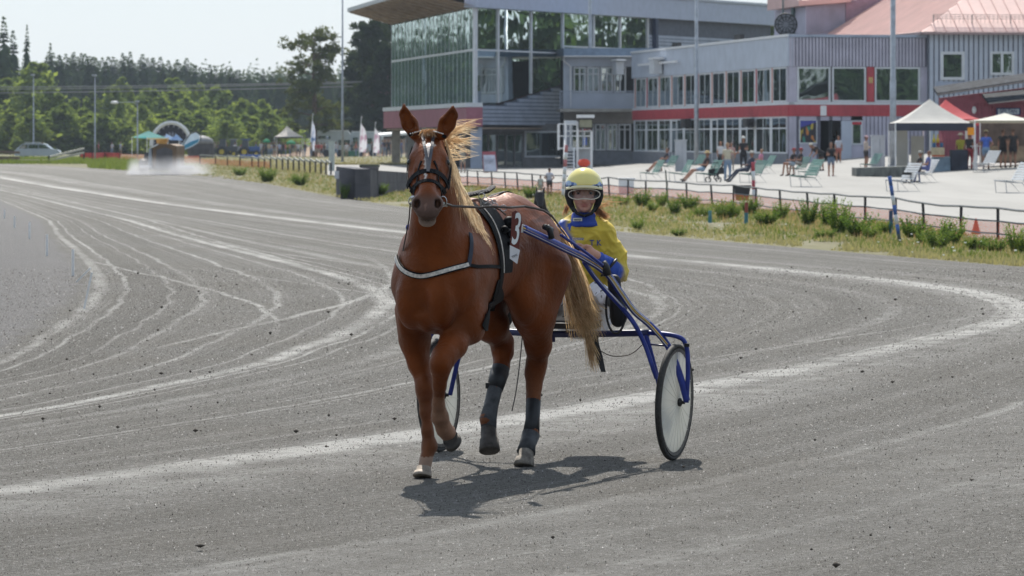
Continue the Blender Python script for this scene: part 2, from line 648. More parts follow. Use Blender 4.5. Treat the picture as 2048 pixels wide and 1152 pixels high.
def gravel_material(name, base, light, dark, tint, streaks=True):
 m, nt, out = new_mat(name)
 p = nt.nodes.new('ShaderNodeBsdfPrincipled')
 p.inputs['Roughness'].default_value = 0.92
 p.inputs['Specular IOR Level'].default_value = 0.22
 geo = nt.nodes.new('ShaderNodeNewGeometry')
 pos = geo.outputs['Position']
 f1 = noise_n(nt, pos, 55.0, 5.0, 0.8)
 f2 = noise_n(nt, pos, 190.0, 2.0, 0.6)
 f3 = noise_n(nt, pos, 0.35, 4.0, 0.6)
 c = mixrgb(nt, maprange(nt, f1, 0.38, 0.56), dark, base)
 c = mixrgb(nt, maprange(nt, f2, 0.50, 0.72), c, light)
 c = mixrgb(nt, maprange(nt, noise_n(nt, pos, 22.0, 4.0, 0.7), 0.54, 0.70), c, light)
 c = mixrgb(nt, maprange(nt, f3, 0.35, 0.7, 0, 0.5), c, tint)
 hsum = f1
 if streaks:
  uv = nt.nodes.new('ShaderNodeUVMap')
  uv.uv_map = 'UVMap'
  def band(sx, sy, det, lo, hi, off=0.0, mscale=None):
   mp = nt.nodes.new('ShaderNodeMapping')
   mp.inputs['Scale'].default_value = (sx, sy, 1)
   mp.inputs['Location'].default_value = (off, off * 0.37, 0)
   L(nt, uv.outputs[0], mp.inputs['Vector'])
   n = noise_n(nt, mp.outputs[0], 1.0, det, 0.62)
   return maprange(nt, n, lo, hi)
  s1 = band(24, 0.012, 4, 0.50, 0.78)              # wide pale bands
  s2 = band(110, 0.028, 3, 0.56, 0.74, 3.1)         # narrow wheel lines
  s3 = band(10, 0.012, 3, 0.50, 0.68, 7.7)          # dark damp bands
  s4 = band(420, 0.10, 3, 0.45, 0.75, 1.3)         # harrow teeth
  s5 = band(60, 0.018, 3, 0.58, 0.68, 11.9)
  br = band(6, 0.16, 4, 0.35, 0.6, 5.5)            # lines break up along their run
  patch = maprange(nt, noise_n(nt, pos, 2.2, 5.0, 0.7), 0.3, 0.62)
  sep = nt.nodes.new('ShaderNodeSeparateXYZ')
  L(nt, uv.outputs[0], sep.inputs[0])
  wob = maprange(nt, noise_n(nt, pos, 0.5, 4.0), 0.2, 0.8, -0.007, 0.007)
  vv = math_n(nt, 'ADD', sep.outputs[0], wob)
  def line(v0, w, gain, y0=-1e3, y1=1e3, sl=0, zc=0):
   vs_ = vv if not sl else math_n(nt, 'SUBTRACT', vv, math_n(nt, 'MULTIPLY', math_n(nt, 'SUBTRACT', sep.outputs[1], zc), sl))
   d = math_n(nt, 'ABSOLUTE', math_n(nt, 'SUBTRACT', vs_, v0))
   ln = maprange(nt, d, w, w * 0.15, 0.0, gain, True)
   if y0 > -1e2:
    ln = math_n(nt, 'MULTIPLY', ln, maprange(nt, sep.outputs[1], y0, y0 * 1.12))
   if y1 < 1e2:
    ln = math_n(nt, 'MULTIPLY', ln, maprange(nt, sep.outputs[1], y1 * 1.15, y1))
   return ln
  acc = None
  for args in [(1.0, 0.034, 1.6), (0.975, 0.010, 1.2), (1.035, 0.006, 0.6), (1.012, 0.10, 0.5), (0.86, 0.012, 0.35), (0.62, 0.010, 0.7), (0.64, 0.003, 0.6),
      (0.02, 0.012, 0.7), (0.05, 0.005, 0.7), (0.10, 0.004, 0.5), (0.135, 0.006, 0.5), (0.33, 0.017, 1.2), (0.375, 0.005, 0.6), (0.485, 0.006, 0.5), (0.58, 0.004, 0.5), (0.352, 0.004, 0.9), (0.285, 0.004, 0.7), (0.44, 0.022, 0.5), (0.215, 0.006, 0.7),
      (1.185, 0.006, 0.6), (1.26, 0.005, 0.45), (1.24, 0.09, 0.30), (1.8, 0.06, 0.25),
      (0.55, 0.006, 0.8, 34, 62, .010, 46), (0.50, 0.005, 0.8, 40, 75, -.009, 55), (0.25, 0.008, 0.9, 36, 58, .012, 44), (0.18, 0.006, 0.9, 38, 60, -.010, 48), (0.42, 0.005, 0.8, 36, 54, -.016, 44),
      (0.72, 0.006, 0.6, 44, 80, .008, 60), (0.40, 0.012, 0.7, 60, 140, .0022, 90), (0.80, 0.007, 0.6, 70, 160, -.002, 100), (1.35, 0.005, 0.5, 20, 34, .02, 26), (0.90, 0.006, 0.5, 30, 50, .014, 40)]:
   ln = line(*args)
   acc = ln if acc is None else math_n(nt, 'MAXIMUM', acc, ln)
  acc = math_n(nt, 'MULTIPLY', acc, math_n(nt, 'ADD', math_n(nt, 'MULTIPLY', br, 0.65), 0.35))
  acc = math_n(nt, 'MULTIPLY', acc, math_n(nt, 'ADD', math_n(nt, 'MULTIPLY', patch, 0.85), 0.15))
  st = math_n(nt, 'MULTIPLY', s1, 0.26)
  st = math_n(nt, 'ADD', st, math_n(nt, 'MULTIPLY', math_n(nt, 'MULTIPLY', s2, br), 0.36))
  st = math_n(nt, 'ADD', st, math_n(nt, 'MULTIPLY', s5, 0.12))
  st = math_n(nt, 'ADD', st, math_n(nt, 'MULTIPLY', s4, 0.12))
  st = math_n(nt, 'MULTIPLY', st, math_n(nt, 'ADD', math_n(nt, 'MULTIPLY', patch, 0.7), 0.3))
  st = math_n(nt, 'ADD', st, math_n(nt, 'MULTIPLY', acc, 1.0), True)
  inn = maprange(nt, math_n(nt, 'ADD', vv, maprange(nt, noise_n(nt, pos, 1.3, 4.0), .3, .7, -.012, .012)), 0.006, -0.022)
  c = mixrgb(nt, math_n(nt, 'MULTIPLY', inn, .75), c, mixrgb(nt, maprange(nt, f1, .35, .6), (.15, .145, .145), (.27, .262, .265)))
  st = math_n(nt, 'MULTIPLY', st, math_n(nt, 'SUBTRACT', 1.0, math_n(nt, 'MULTIPLY', inn, .85)))
  dk = math_n(nt, 'MULTIPLY', s3, 0.45)
  dk = math_n(nt, 'MULTIPLY', dk, math_n(nt, 'SUBTRACT', 1.0, inn))
  c = mixrgb(nt, dk, c, tuple(x * 0.72 for x in base))
  c = mixrgb(nt, math_n(nt, 'MULTIPLY', st, math_n(nt, 'ADD', math_n(nt, 'MULTIPLY', f1, 0.9), 0.35), True), c, tuple(min(1, x * 1.45) for x in light))
 L(nt, c, p.inputs['Base Color'])
 b = nt.nodes.new('ShaderNodeBump')
 b.inputs['Strength'].default_value = 1.0
 b.inputs['Distance'].default_value = 0.05
 hh = math_n(nt, 'ADD', f1, math_n(nt, 'MULTIPLY', noise_n(nt, pos, 14.0, 6.0, 0.75), 1.2))
 L(nt, hh, b.inputs['Height'])
 L(nt, b.outputs[0], p.inputs['Normal'])
 L(nt, p.outputs[0], out.inputs[0])
 return m

M_track = gravel_material('track_gravel', (0.172, 0.162, 0.145), (0.50, 0.49, 0.47), (0.042, 0.039, 0.033), (0.150, 0.135, 0.113))
M_infield = gravel_material('infield_gravel', (0.235, 0.225, 0.22), (0.33, 0.32, 0.32), (0.15, 0.14, 0.14), (0.21, 0.20, 0.195), False)

def soil_material():
 m, nt, out = new_mat('dry_turf_soil')
 p = nt.nodes.new('ShaderNodeBsdfPrincipled')
 p.inputs['Roughness'].default_value = 0.95
 p.inputs['Specular IOR Level'].default_value = 0.1
 geo = nt.nodes.new('ShaderNodeNewGeometry')
 pos = geo.outputs['Position']
 a = noise_n(nt, pos, 0.25, 5.0, 0.65)
 b = noise_n(nt, pos, 4.0, 5.0, 0.7)
 c = mixrgb(nt, maprange(nt, b, 0.3, 0.7), (0.11, 0.11, 0.055), (0.21, 0.195, 0.12))
 c = mixrgb(nt, maprange(nt, a, 0.4, 0.65), c, (0.22, 0.205, 0.15))
 L(nt, c, p.inputs['Base Color'])
 L(nt, p.outputs[0], out.inputs[0])
 return m
M_soil = soil_material()

def terrace_material():
 m, nt, out = new_mat('terrace_asphalt')
 p = nt.nodes.new('ShaderNodeBsdfPrincipled')
 p.inputs['Roughness'].default_value = 0.85
 p.inputs['Specular IOR Level'].default_value = 0.3
 geo = nt.nodes.new('ShaderNodeNewGeometry')
 pos = geo.outputs['Position']
 mp = nt.nodes.new('ShaderNodeMapping')
 mp.inputs['Scale'].default_value = (0.9, 0.12, 1)
 L(nt, pos, mp.inputs['Vector'])
 a = noise_n(nt, mp.outputs[0], 0.35, 6.0, 0.7)
 b = noise_n(nt, pos, 12.0, 4.0, 0.7)
 c = mixrgb(nt, maprange(nt, a, 0.35, 0.65), (0.235, 0.23, 0.218), (0.295, 0.288, 0.275))
 c = mixrgb(nt, maprange(nt, b, 0.3, 0.5, 0.25, 0), c, (0.19, 0.182, 0.172))
 L(nt, c, p.inputs['Base Color'])
 L(nt, p.outputs[0], out.inputs[0])
 return m
M_terrace = terrace_material()

def grid_mesh(name, rows, material, uvs=None):
 """rows: list of equally long point lists"""
 nr, nc = len(rows), len(rows[0])
 V = np.array([as3(p) for r in rows for p in r], dtype=np.float32)
 i, j = np.meshgrid(np.arange(nr - 1), np.arange(nc - 1), indexing='ij')
 a = (i * nc + j).ravel()
 F = np.stack([a, a + 1, a + nc + 1, a + nc], 1)
 # make sure faces look up
 e1 = V[F[0, 1]] - V[F[0, 0]]; e2 = V[F[0, 3]] - V[F[0, 0]]
 if np.cross(e1, e2)[2] < 0:
  F = F[:, ::-1].copy()
 me = np_mesh(name, V, F, material, smooth=True)
 if uvs is not None:
  U = np.array([u for r in uvs for u in r], dtype=np.float32)
  lay = me.uv_layers.new(name='UVMap')
  li = np.zeros(len(me.loops), dtype=np.int32)
  me.loops.foreach_get('vertex_index', li)
  lay.data.foreach_set('uv', U[li].ravel())
 return me

# one big ground sheet
ys = [-400, -200, -80, -30, 0] + list(np.arange(6, 110, 4.0)) + list(np.arange(110, 500, 6.0)) + [500, 515, 530, 560, 600, 700, 850, 1100, 1500, 2200, 3500]
xs = [-2500, -1200, -600, -350, -220] + list(np.arange(-160, 90, 3.0)) + [110, 160, 250, 450, 900, 2000]
rows = [[(x, y, gh(x, y) - 0.05) for x in xs] for y in ys]
g = link_mesh('ground', grid_mesh('ground', rows, M_soil))
g['kind'] = 'structure'
g['label'] = 'dry grassy ground around the trotting track and under the trees'

# track sheet
vs = np.concatenate([np.linspace(-1, 0, 16)[:-1], np.linspace(0, 1, 41), np.linspace(1, 2, 41)[1:]])
zs = np.geomspace(9.5, 470, 150)
rows, uvs = [], []
for z in zs:
 rows.append([(x_line(v, z), z, gh(x_line(v, z), z) - 0.02 * sstep(0, .0001, 1) + 0.02 + (0.004 if z < 100 else 0.0)) for v in vs])
 uvs.append([(v, z) for v in vs])
t = link_mesh('race_track', grid_mesh('race_track', rows, M_track, uvs))
t['kind'] = 'structure'; t['label'] = 'grey gravel trotting track with pale curved wheel and harrow lines'
# inner shoulder
rows = []
for z in zs:
 xi = x_line(0, z)
 xi = x_line(-1, z) + .3
 rows.append([(xi - w, z, gh(xi - w, z) - 0.012) for w in (0, 1.5, 4, 9, 18)])
t = link_mesh('infield_path', grid_mesh('infield_path', rows, M_infield))
t['kind'] = 'structure'; t['label'] = 'pale gravel strip inside the bend of the track'

FENCE_PX = [(200, 322), (281, 326), (340, 329), (431, 331), (529, 338), (600, 345), (668, 352), (760, 360), (830, 365), (917, 371), (957, 373), (1011, 378), (1066, 382), (1140, 388), (1219, 394), (1292, 399), (1374, 405), (1425, 410), (1511, 419), (1562, 425), (1617, 432), (1672, 440), (1730, 448), (1792, 455), (1849, 463), (1921, 473), (1996, 482), (2070, 492), (2200, 512), (2400, 545)]
def fence_y(px):
 return float(np.interp(px, [a for a, b in FENCE_PX], [b for a, b in FENCE_PX]))

# terrace
rows = []
for px in list(range(655, 1000, 15)) + list(range(1000, 2500, 20)):
 y0 = fence_y(px) - 1.0
 y1 = 329 if px < 960 else 329 - (px - 960) * 0.10
 y1 = max(y1, 306)
 if px > 960:
  y1 = max(306, 327 - (px - 960) * 0.3)
 y0 = max(y0, y1 + 4)
 a, b = G(px, y0, 0.02), G(px, y1, 0.02)
 r = []
 for k in range(26):
  tt = k / 25
  x = a.x + (b.x - a.x) * tt; y = a.y + (b.y - a.y) * tt
  r.append((x, y, gh(x, y) + 0.02))
 rows.append(r)
t = link_mesh('terrace', grid_mesh('terrace', rows, M_terrace))
t['kind'] = 'structure'; t['label'] = 'bright asphalt spectator terrace in front of the stands'

# ---------------------------------------------------------------- clods and stones on the track
def scatter_stones(name, n, zr, vr, sr, material, label):
 V, F = [], []
 base = np.array([[1, 0, 0], [-1, 0, 0], [0, 1, 0], [0, -1, 0], [0, 0, 1], [0, 0, -1]], float)
 fc = np.array([[0, 2, 4], [2, 1, 4], [1, 3, 4], [3, 0, 4], [2, 0, 5], [1, 2, 5], [3, 1, 5], [0, 3, 5]])
 for i in range(n):
  z = zr[0] * (zr[1] / zr[0]) ** rng.random()
  v = vr[0] + (vr[1] - vr[0]) * rng.random()
  s = sr[0] + (sr[1] - sr[0]) * rng.random() ** 3
  x = x_line(v, z)
  sc3 = s * (0.6 + 0.7 * rng.random(3)); sc3[2] *= 0.7
  a = rng.random() * 6.28
  R = np.array([[math.cos(a), -math.sin(a), 0], [math.sin(a), math.cos(a), 0], [0, 0, 1]])
  bb = (base * (0.75 + 0.5 * rng.random((6, 1)))) * sc3
  V.append(bb @ R.T + np.array([x, z, 0.024 + sc3[2] * 0.4]))
  F.append(fc + 6 * i)
 o = link_mesh(name, np_mesh(name, np.concatenate(V), np.concatenate(F), material))
 o['kind'] = 'stuff'; o['label'] = label
scatter_stones('track_clods', 900, (14, 60), (0.0, 1.95), (0.004, 0.022), mat('clod', (0.07, 0.06, 0.05), 0.95, 0.3), 'dark clods of earth scattered over the gravel')
def grain_bed(n):
 """loose grit: low four-sided grains with real relief"""
 z = 13.2 * (60 / 13.2) ** rng.random(n)
 x = (rng.random(n) * 2 - 1) * z * 0.131
 s = (0.0022 + 0.0050 * rng.random(n) ** 2) * (z / 20) ** .7
 hgt = s * (0.7 + 0.9 * rng.random(n))
 a0 = rng.random(n) * 6.28
 V = np.zeros((n, 4, 3), dtype=np.float32)
 for k in range(3):
  r_ = s * (0.7 + 0.6 * rng.random(n))
  V[:, k, 0] = x + np.cos(a0 + 2.094 * k) * r_; V[:, k, 1] = z + np.sin(a0 + 2.094 * k) * r_; V[:, k, 2] = 0.001
 V[:, 3, 0] = x + (rng.random(n) - .5) * s; V[:, 3, 1] = z + (rng.random(n) - .5) * s; V[:, 3, 2] = 0.003 + hgt
 b = (np.arange(n) * 4)[:, None]
 F = np.concatenate([b + np.array([[0, 1, 3]]), b + np.array([[1, 2, 3]]), b + np.array([[2, 0, 3]])])
 return V.reshape(-1, 3), F
m_, nt_, out_ = new_mat('track_grit')
p_ = nt_.nodes.new('ShaderNodeBsdfPrincipled'); p_.inputs['Roughness'].default_value = .9; p_.inputs['Specular IOR Level'].default_value = .2
ri_ = nt_.nodes.new('ShaderNodeNewGeometry').outputs['Random Per Island']
cr_ = nt_.nodes.new('ShaderNodeValToRGB'); L(nt_, ri_, cr_.inputs[0])
e_ = cr_.color_ramp.elements
e_[0].position, e_[0].color = 0.0, (.03, .028, .025, 1); e_[1].position, e_[1].color = 1.0, (.42, .41, .40, 1)
for po_, cc_ in ((.35, (.12, .11, .1, 1)), (.7, (.24, .23, .215, 1)), (.9, (.29, .28, .27, 1))):
 q_ = e_.new(po_); q_.color = cc_
L(nt_, cr_.outputs[0], p_.inputs['Base Color']); L(nt_, p_.outputs[0], out_.inputs[0])
V_, F_ = grain_bed(150000)
o = link_mesh('track_grit', np_mesh('track_grit', V_, F_, m_)); o['kind'] = 'stuff'; o['label'] = 'loose grit and small stones covering the track'

# ---------------------------------------------------------------- grass and weeds of the verge
def blades(name, pts, hts, wid, material, per=3, lean=0.5, label=None):
 pts = np.asarray(pts, float); n = len(pts)
 V = np.zeros((n * per, 3, 3)); hts = np.asarray(hts)
 for k in range(per):
  a = rng.random(n) * 6.283
  h = hts * (0.6 + 0.6 * rng.random(n))
  off = (rng.random((n, 2)) - 0.5) * (hts[:, None] * 0.9)
  w = wid * (0.7 + 0.6 * rng.random(n))
  bx, by = pts[:, 0] + off[:, 0], pts[:, 1] + off[:, 1]
  lx = (rng.random(n) - 0.5) * 2 * lean * h; ly = (rng.random(n) - 0.5) * 2 * lean * h
  V[k::per, 0] = np.stack([bx - np.cos(a) * w, by - np.sin(a) * w, pts[:, 2]], 1)
  V[k::per, 1] = np.stack([bx + np.cos(a) * w, by + np.sin(a) * w, pts[:, 2]], 1)
  V[k::per, 2] = np.stack([bx + lx, by + ly, pts[:, 2] + h], 1)
 F = np.arange(n * per * 3).reshape(-1, 3)
 o = link_mesh(name, np_mesh(name, V.reshape(-1, 3), F, material))
 o['kind'] = 'stuff'
 if label: o['label'] = label
 return o

M_grass_g = leaf_mat('grass_green', (0.09, 0.14, 0.04), (0.17, 0.22, 0.07), 0.4, 1.2)
M_grass_d = leaf_mat('grass_dry', (0.22, 0.215, 0.13), (0.36, 0.335, 0.235), 0.35, 0.8)
M_grass_r = leaf_mat('grass_seed', (0.30, 0.22, 0.14), (0.42, 0.33, 0.22), 0.35, 1.5)

def edge_y(px):
 """image row of the outer track edge"""
 zz = np.geomspace(30, 470, 300)
 pxs = [CXP + x_line(2.0, z) / z * FPX for z in zz]
 pys = [HYP + (CAM_H - gh(0, z)) / z * FPX for z in zz]
 o = np.argsort(pxs)
 return np.interp(px, np.array(pxs)[o], np.array(pys)[o])
_pxs = np.arange(180, 2500, 10)
_ey = np.array([edge_y(p) for p in _pxs])
def verge_points(n, t0, t1, p0=200, p1=2350, power=1.0, clump=0.0):
 out = []
 while len(out) < n:
  # sample evenly in the picture, so that near parts do not starve
  px = p0 + (p1 - p0) * rng.random()
  ye = float(np.interp(px, _pxs, _ey)); yf = fence_y(px)
  tt = t0 + (t1 - t0) * rng.random() ** power
  y = ye + (yf - ye) * tt
  if px > 820 or tt < 0.98 or px < 640:
   p = G(px, y)
   if clump and mnoise.noise(Vector((p.x * 0.8, p.y * 0.25, 3.3))) < clump * (rng.random() - 0.3) - 0.30:
    continue
   out.append(p)
 return np.array([as3(p) for p in out])
P1 = verge_points(26000, 0.02, 1.05, clump=0.1)
blades('verge_grass', P1, 0.03 + 0.08 * rng.random(len(P1)), 0.012, M_grass_d, 3, 0.5, 'dry yellowish grass along the outer edge of the track')
P2 = verge_points(12000, 0.12, 1.08, power=0.7, clump=0.7)
blades('verge_weeds', P2, 0.035 + 0.09 * rng.random(len(P2)), 0.014, M_grass_g, 3, 0.45, 'green weeds mixed into the dry verge')
P3 = verge_points(5000, 0.3, 1.05, power=0.6, clump=0.8)
blades('seeding_grass', P3, 0.08 + 0.13 * rng.random(len(P3)), 0.009, M_grass_r, 2, 0.35, 'tall reddish seeding grass near the mesh fence')
# field beyond the fence at the left, under the vans and tents
P4 = []
for _ in range(9000):
 px = 120 + 700 * rng.random(); y = 314 + (fence_y(px) - 314) * rng.random() if fence_y(px) > 316 else 316
 P4.append(as3(G(px, min(y, 330 if px > 650 else 999))))
blades('field_grass', P4, 0.08 + 0.12 * rng.random(len(P4)), 0.03, M_grass_d, 2, 0.5, 'mown yellowing grass field in front of the caravans')
P5 = []
for _ in range(6000):
 px = -60 + 340 * rng.random(); ye = float(np.interp(max(px, 181), _pxs, _ey))
 P5.append(as3(G(px, 319 + 9 * rng.random() ** 1.5 if px < 180 else 318 + (ye - 319) * rng.random())))
blades('bend_grass', P5, 0.15 + 0.3 * rng.random(len(P5)), 0.04, M_grass_g, 3, 0.5, 'green grass behind the far bend of the track')
# small white flowers
fl = verge_points(90, 0.05, 0.9)
V, F = [], []
for i, p in enumerate(fl):
 s = 0.012 + 0.01 * rng.random(); h = 0.04 + 0.15 * rng.random()
 V += [(p[0] - s, p[1], p[2] + h), (p[0] + s, p[1], p[2] + h), (p[0] + s, p[1] + s, p[2] + h + s), (p[0] - s, p[1] + s, p[2] + h + s)]
 F.append((4 * i, 4 * i + 1, 4 * i + 2, 4 * i + 3))
o = link_mesh('white_flowers', np_mesh('white_flowers', V, F, mat('petal', (0.75, 0.75, 0.6), 0.8)))
o['kind'] = 'stuff'; o['label'] = 'tiny white flowers dotted through the verge'
# ================================================================ BUILDINGS
class Wall:
 def __init__(self, o, d, flip=False, unit=1.0):
  self.u = unit; self.h0 = CAM_H
  self.o = Vector((o[0], o[1], 0)); self.d = Vector((d[0], d[1], 0)).normalized()
  self.n = Vector((self.d.y, -self.d.x, 0))
  if flip: self.n = -self.n
 def P(self, s, h, n=0.0):
  p = self.o + self.d * (s * self.u) + self.n * (n * self.u)
  return Vector((p.x, p.y, self.h0 + (h - self.h0) * self.u))
 def hit(self, px, py):
  r = Vector(((px - CXP) / FPX, 1, -(py - HYP) / FPX)); c = Vector((0, 0, CAM_H))
  t = (self.o - c).dot(self.n) / r.dot(self.n)
  p = c + r * t
  return ((p - self.o).dot(self.d) / self.u, self.h0 + (p.z - self.h0) / self.u)
 def s(self, px, py=280): return self.hit(px, py)[0]
 def h(self, px, py): return self.hit(px, py)[1]
 def box(self, mb, s0, s1, h0, h1, n0, n1):
  a = [self.P(s0, h0, n0), self.P(s1, h0, n0), self.P(s1, h0, n1), self.P(s0, h0, n1),
    self.P(s0, h1, n0), self.P(s1, h1, n0), self.P(s1, h1, n1), self.P(s0, h1, n1)]
  mb.hexa(a)
 def part(self, name, m, parent, *boxes, **kw):
  mb = MB()
  for bx in boxes: self.box(mb, *bx)
  return mb.build(name, m, parent, **kw)

K_ = Vector((16.13, 233.0, 0)); AD = (-0.166, 1.0); BD = (1.0, 0.166)
FA = Wall(K_, AD, True)      # long facade, receding to the left
FB = Wall(K_, BD)            # short facade facing the camera
US = 1.346                   # the grandstand is drawn in units of 1.346 m
KD = Vector((-2.62, 276.0, 0))
F1 = Wall(KD, AD, True, US)      # glass front of the grandstand
F2 = Wall(KD, (0.5345, 1.0), unit=US) # its end wall
def HU(h): return CAM_H + (h - CAM_H) * US
if FA.n.x > 0: FA.n = -FA.n
if FB.n.y > 0: FB.n = -FB.n
if F1.n.x > 0: F1.n = -F1.n
if F2.n.y > 0: F2.n = -F2.n
M_grey = mat('cladding_grey', (0.45, 0.50, 0.59), 0.5, 0.06, 1.2)
M_greyd = mat('cladding_blue_grey', (0.33, 0.38, 0.48), 0.5, 0.10, 1.2)
M_gap = mat('cladding_gap', (0.13, 0.13, 0.17), 0.8)
M_gapd = mat('cladding_gap_dark', (0.10, 0.115, 0.15), 0.8)
M_lilac = mat('boards_lilac_grey', (0.43, 0.42, 0.51), 0.6, 0.12, 0.8)
M_red = mat('band_red', (0.42, 0.06, 0.075), 0.55, 0.10, 1.5)
M_pink = mat('pilaster_peach', (0.52, 0.26, 0.22), 0.6, 0.08, 2)
M_trim = mat('trim_white', (0.60, 0.63, 0.67), 0.5, 0.06, 2)
M_plinth = mat('plinth_grey', (0.17, 0.185, 0.215), 0.8, 0.12, 3, bump=0.1)
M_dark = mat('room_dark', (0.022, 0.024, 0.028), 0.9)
M_roofp = mat('roof_pink_metal', (0.66, 0.43, 0.39), 0.6, 0.06, 0.7)
M_soffit = mat('soffit_tan', (0.34, 0.26, 0.20), 0.8, 0.15, 2)
M_conc = mat('concrete', (0.33, 0.315, 0.29), 0.85, 0.15, 2, bump=0.15)
M_steel2 = mat('galvanised_steel', (0.36, 0.39, 0.43), 0.45, 0.15, 4, metal=0.4)
M_white = mat('white_paint', (0.72, 0.73, 0.75), 0.5, 0.05, 5)
M_blackb = mat('black_plastic', (0.02, 0.02, 0.022), 0.6)
M_rooftop = mat('roof_felt', (0.16, 0.17, 0.19), 0.85, 0.15, 2)

def glass_mat(name, tint, refl=0.12, trans=0.25, rough=0.015, ior=1.5):
 m, nt, out = new_mat(name)
 tr = nt.nodes.new('ShaderNodeBsdfTransparent'); tr.inputs[0].default_value = tuple(tint) + (1,)
 gl = nt.nodes.new('ShaderNodeBsdfGlossy'); gl.inputs['Roughness'].default_value = rough
 df = nt.nodes.new('ShaderNodeBsdfDiffuse'); df.inputs[0].default_value = (0.03, 0.04, 0.04, 1)
 geo = nt.nodes.new('ShaderNodeNewGeometry')
 b = nt.nodes.new('ShaderNodeBump'); b.inputs['Strength'].default_value = 0.06; b.inputs['Distance'].default_value = 0.3
 L(nt, noise_n(nt, geo.outputs['Position'], 0.35, 2.0), b.inputs['Height'])
 L(nt, b.outputs[0], gl.inputs['Normal'])
 mx0 = nt.nodes.new('ShaderNodeMixShader'); mx0.inputs[0].default_value = 1 - trans
 L(nt, tr.outputs[0], mx0.inputs[1]); L(nt, df.outputs[0], mx0.inputs[2])
 fr = nt.nodes.new('ShaderNodeFresnel'); fr.inputs[0].default_value = ior
 mx = nt.nodes.new('ShaderNodeMixShader')
 L(nt, math_n(nt, 'ADD', math_n(nt, 'MULTIPLY', fr.outputs[0], 1.0), refl, True), mx.inputs[0])
 L(nt, mx0.outputs[0], mx.inputs[1]); L(nt, gl.outputs[0], mx.inputs[2]); L(nt, mx.outputs[0], out.inputs[0])
 gl.inputs[0].default_value = (0.86, 0.95, 0.93, 1)
 return m
G_front = glass_mat('glass_green', (0.55, 0.75, 0.70), 0.22, 0.35)
for n_ in G_front.node_tree.nodes:
 if n_.type == 'BSDF_GLOSSY': n_.inputs[0].default_value = (.86, 1, 1, 1)
 if n_.type == 'BSDF_DIFFUSE': n_.inputs[0].default_value = (.16, .27, .27, 1)
G_side = glass_mat('glass_clear', (0.80, 0.90, 0.90), 0.06, 0.88)
G_win = glass_mat('glass_window', (0.35, 0.45, 0.42), 0.30, 0.15)
G_winB = glass_mat('glass_window_end', (0.3, 0.36, 0.3), 0.28, 0.1)

def window(bld, wl, s0, s1, h0, h1, nv=1, nh=(), fw=0.10, gm=G_win, n=0.0, fm=M_trim, depth=0.10, name='window'):
 if wl is FA: depth = 0.03
 """a framed window with its panes as sub-parts"""
 mb = MB()
 q_ = 0.010 if wl is FA else 0.03
 wl.box(mb, s0, s1, h0, h0 + fw, n - depth, n + q_)
 wl.box(mb, s0, s1, h1 - fw, h1, n - depth, n + q_)
 cols = np.linspace(s0 + fw / 2, s1 - fw / 2, nv + 1)
 hs_ = [h0 + fw / 2] + list(nh) + [h1 - fw / 2]
 for c in cols: wl.box(mb, c - fw / 2, c + fw / 2, h0 + fw, h1 - fw, n - depth, n + q_ - .003)
 for h_ in nh: wl.box(mb, s0 + fw, s1 - fw, h_ - fw * .4, h_ + fw * .4, n - depth, n + q_ - .006)
 w = mb.build(name, fm, bld)
 for i in range(nv):
  for k in range(len(hs_) - 1):
   m2 = MB()
   a, b = cols[i] + fw / 2, cols[i + 1] - fw / 2
   lo = hs_[k] + fw / 2; hi = hs_[k + 1] - fw / 2
   wl.box(m2, a, b, lo, hi, n - depth * .7, n - depth * .7 + 0.015)
   m2.build('pane', gm, w)
 return w
def ribs(bld, wl, s0, s1, h0, h1, pitch, m, n=0.0, w=0.45, d=0.04, vert=True, name='cladding'):
 mb = MB()
 if vert:
  k = int((s1 - s0) / pitch)
  for i in range(k):
   a = s0 + i * pitch
   wl.box(mb, a, a + pitch * w, h0, h1, n, n + d)
 else:
  k = int((h1 - h0) / pitch)
  for i in range(k):
   a = h0 + i * pitch
   wl.box(mb, s0, s1, a, a + pitch * w, n, n + d)
 o = mb.build(name, m, bld); o['kind'] = 'stuff'
 return o

# ------------------------------------------------ long two-storey house (facades A and B)
hall = empty('pavilion', (K_.x, K_.y, 0.3), 'long two-storey grey pavilion with a red band and rows of tall windows', 'building')
LA = 47.0; LB = 9.6
FA.part('plinth', M_plinth, hall, (0.12, LA, 0.2, 1.12, -0.3, 0.0))
FA.part('red_band', M_red, hall, (-0.02, LA, 3.32, 3.98, -0.3, 0.05))
ribs(hall, FA, 0.0, LA, 3.33, 3.97, 0.42, M_red, n=0.05, d=0.03, w=.5)
FA.part('sill_band', M_trim, hall, (-0.02, LA, 3.985, 4.14, -0.3, 0.03))
FA.part('parapet', M_grey, hall, (-0.02, LA, 6.22, 7.96, -0.3, 0.08))
FA.part('parapet_cap', M_white, hall, (-0.05, LA, 7.965, 8.10, -0.4, 0.16))
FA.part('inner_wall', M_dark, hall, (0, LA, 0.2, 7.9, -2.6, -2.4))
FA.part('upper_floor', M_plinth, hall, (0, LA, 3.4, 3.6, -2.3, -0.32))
bay = (LA - 1.0) / 11
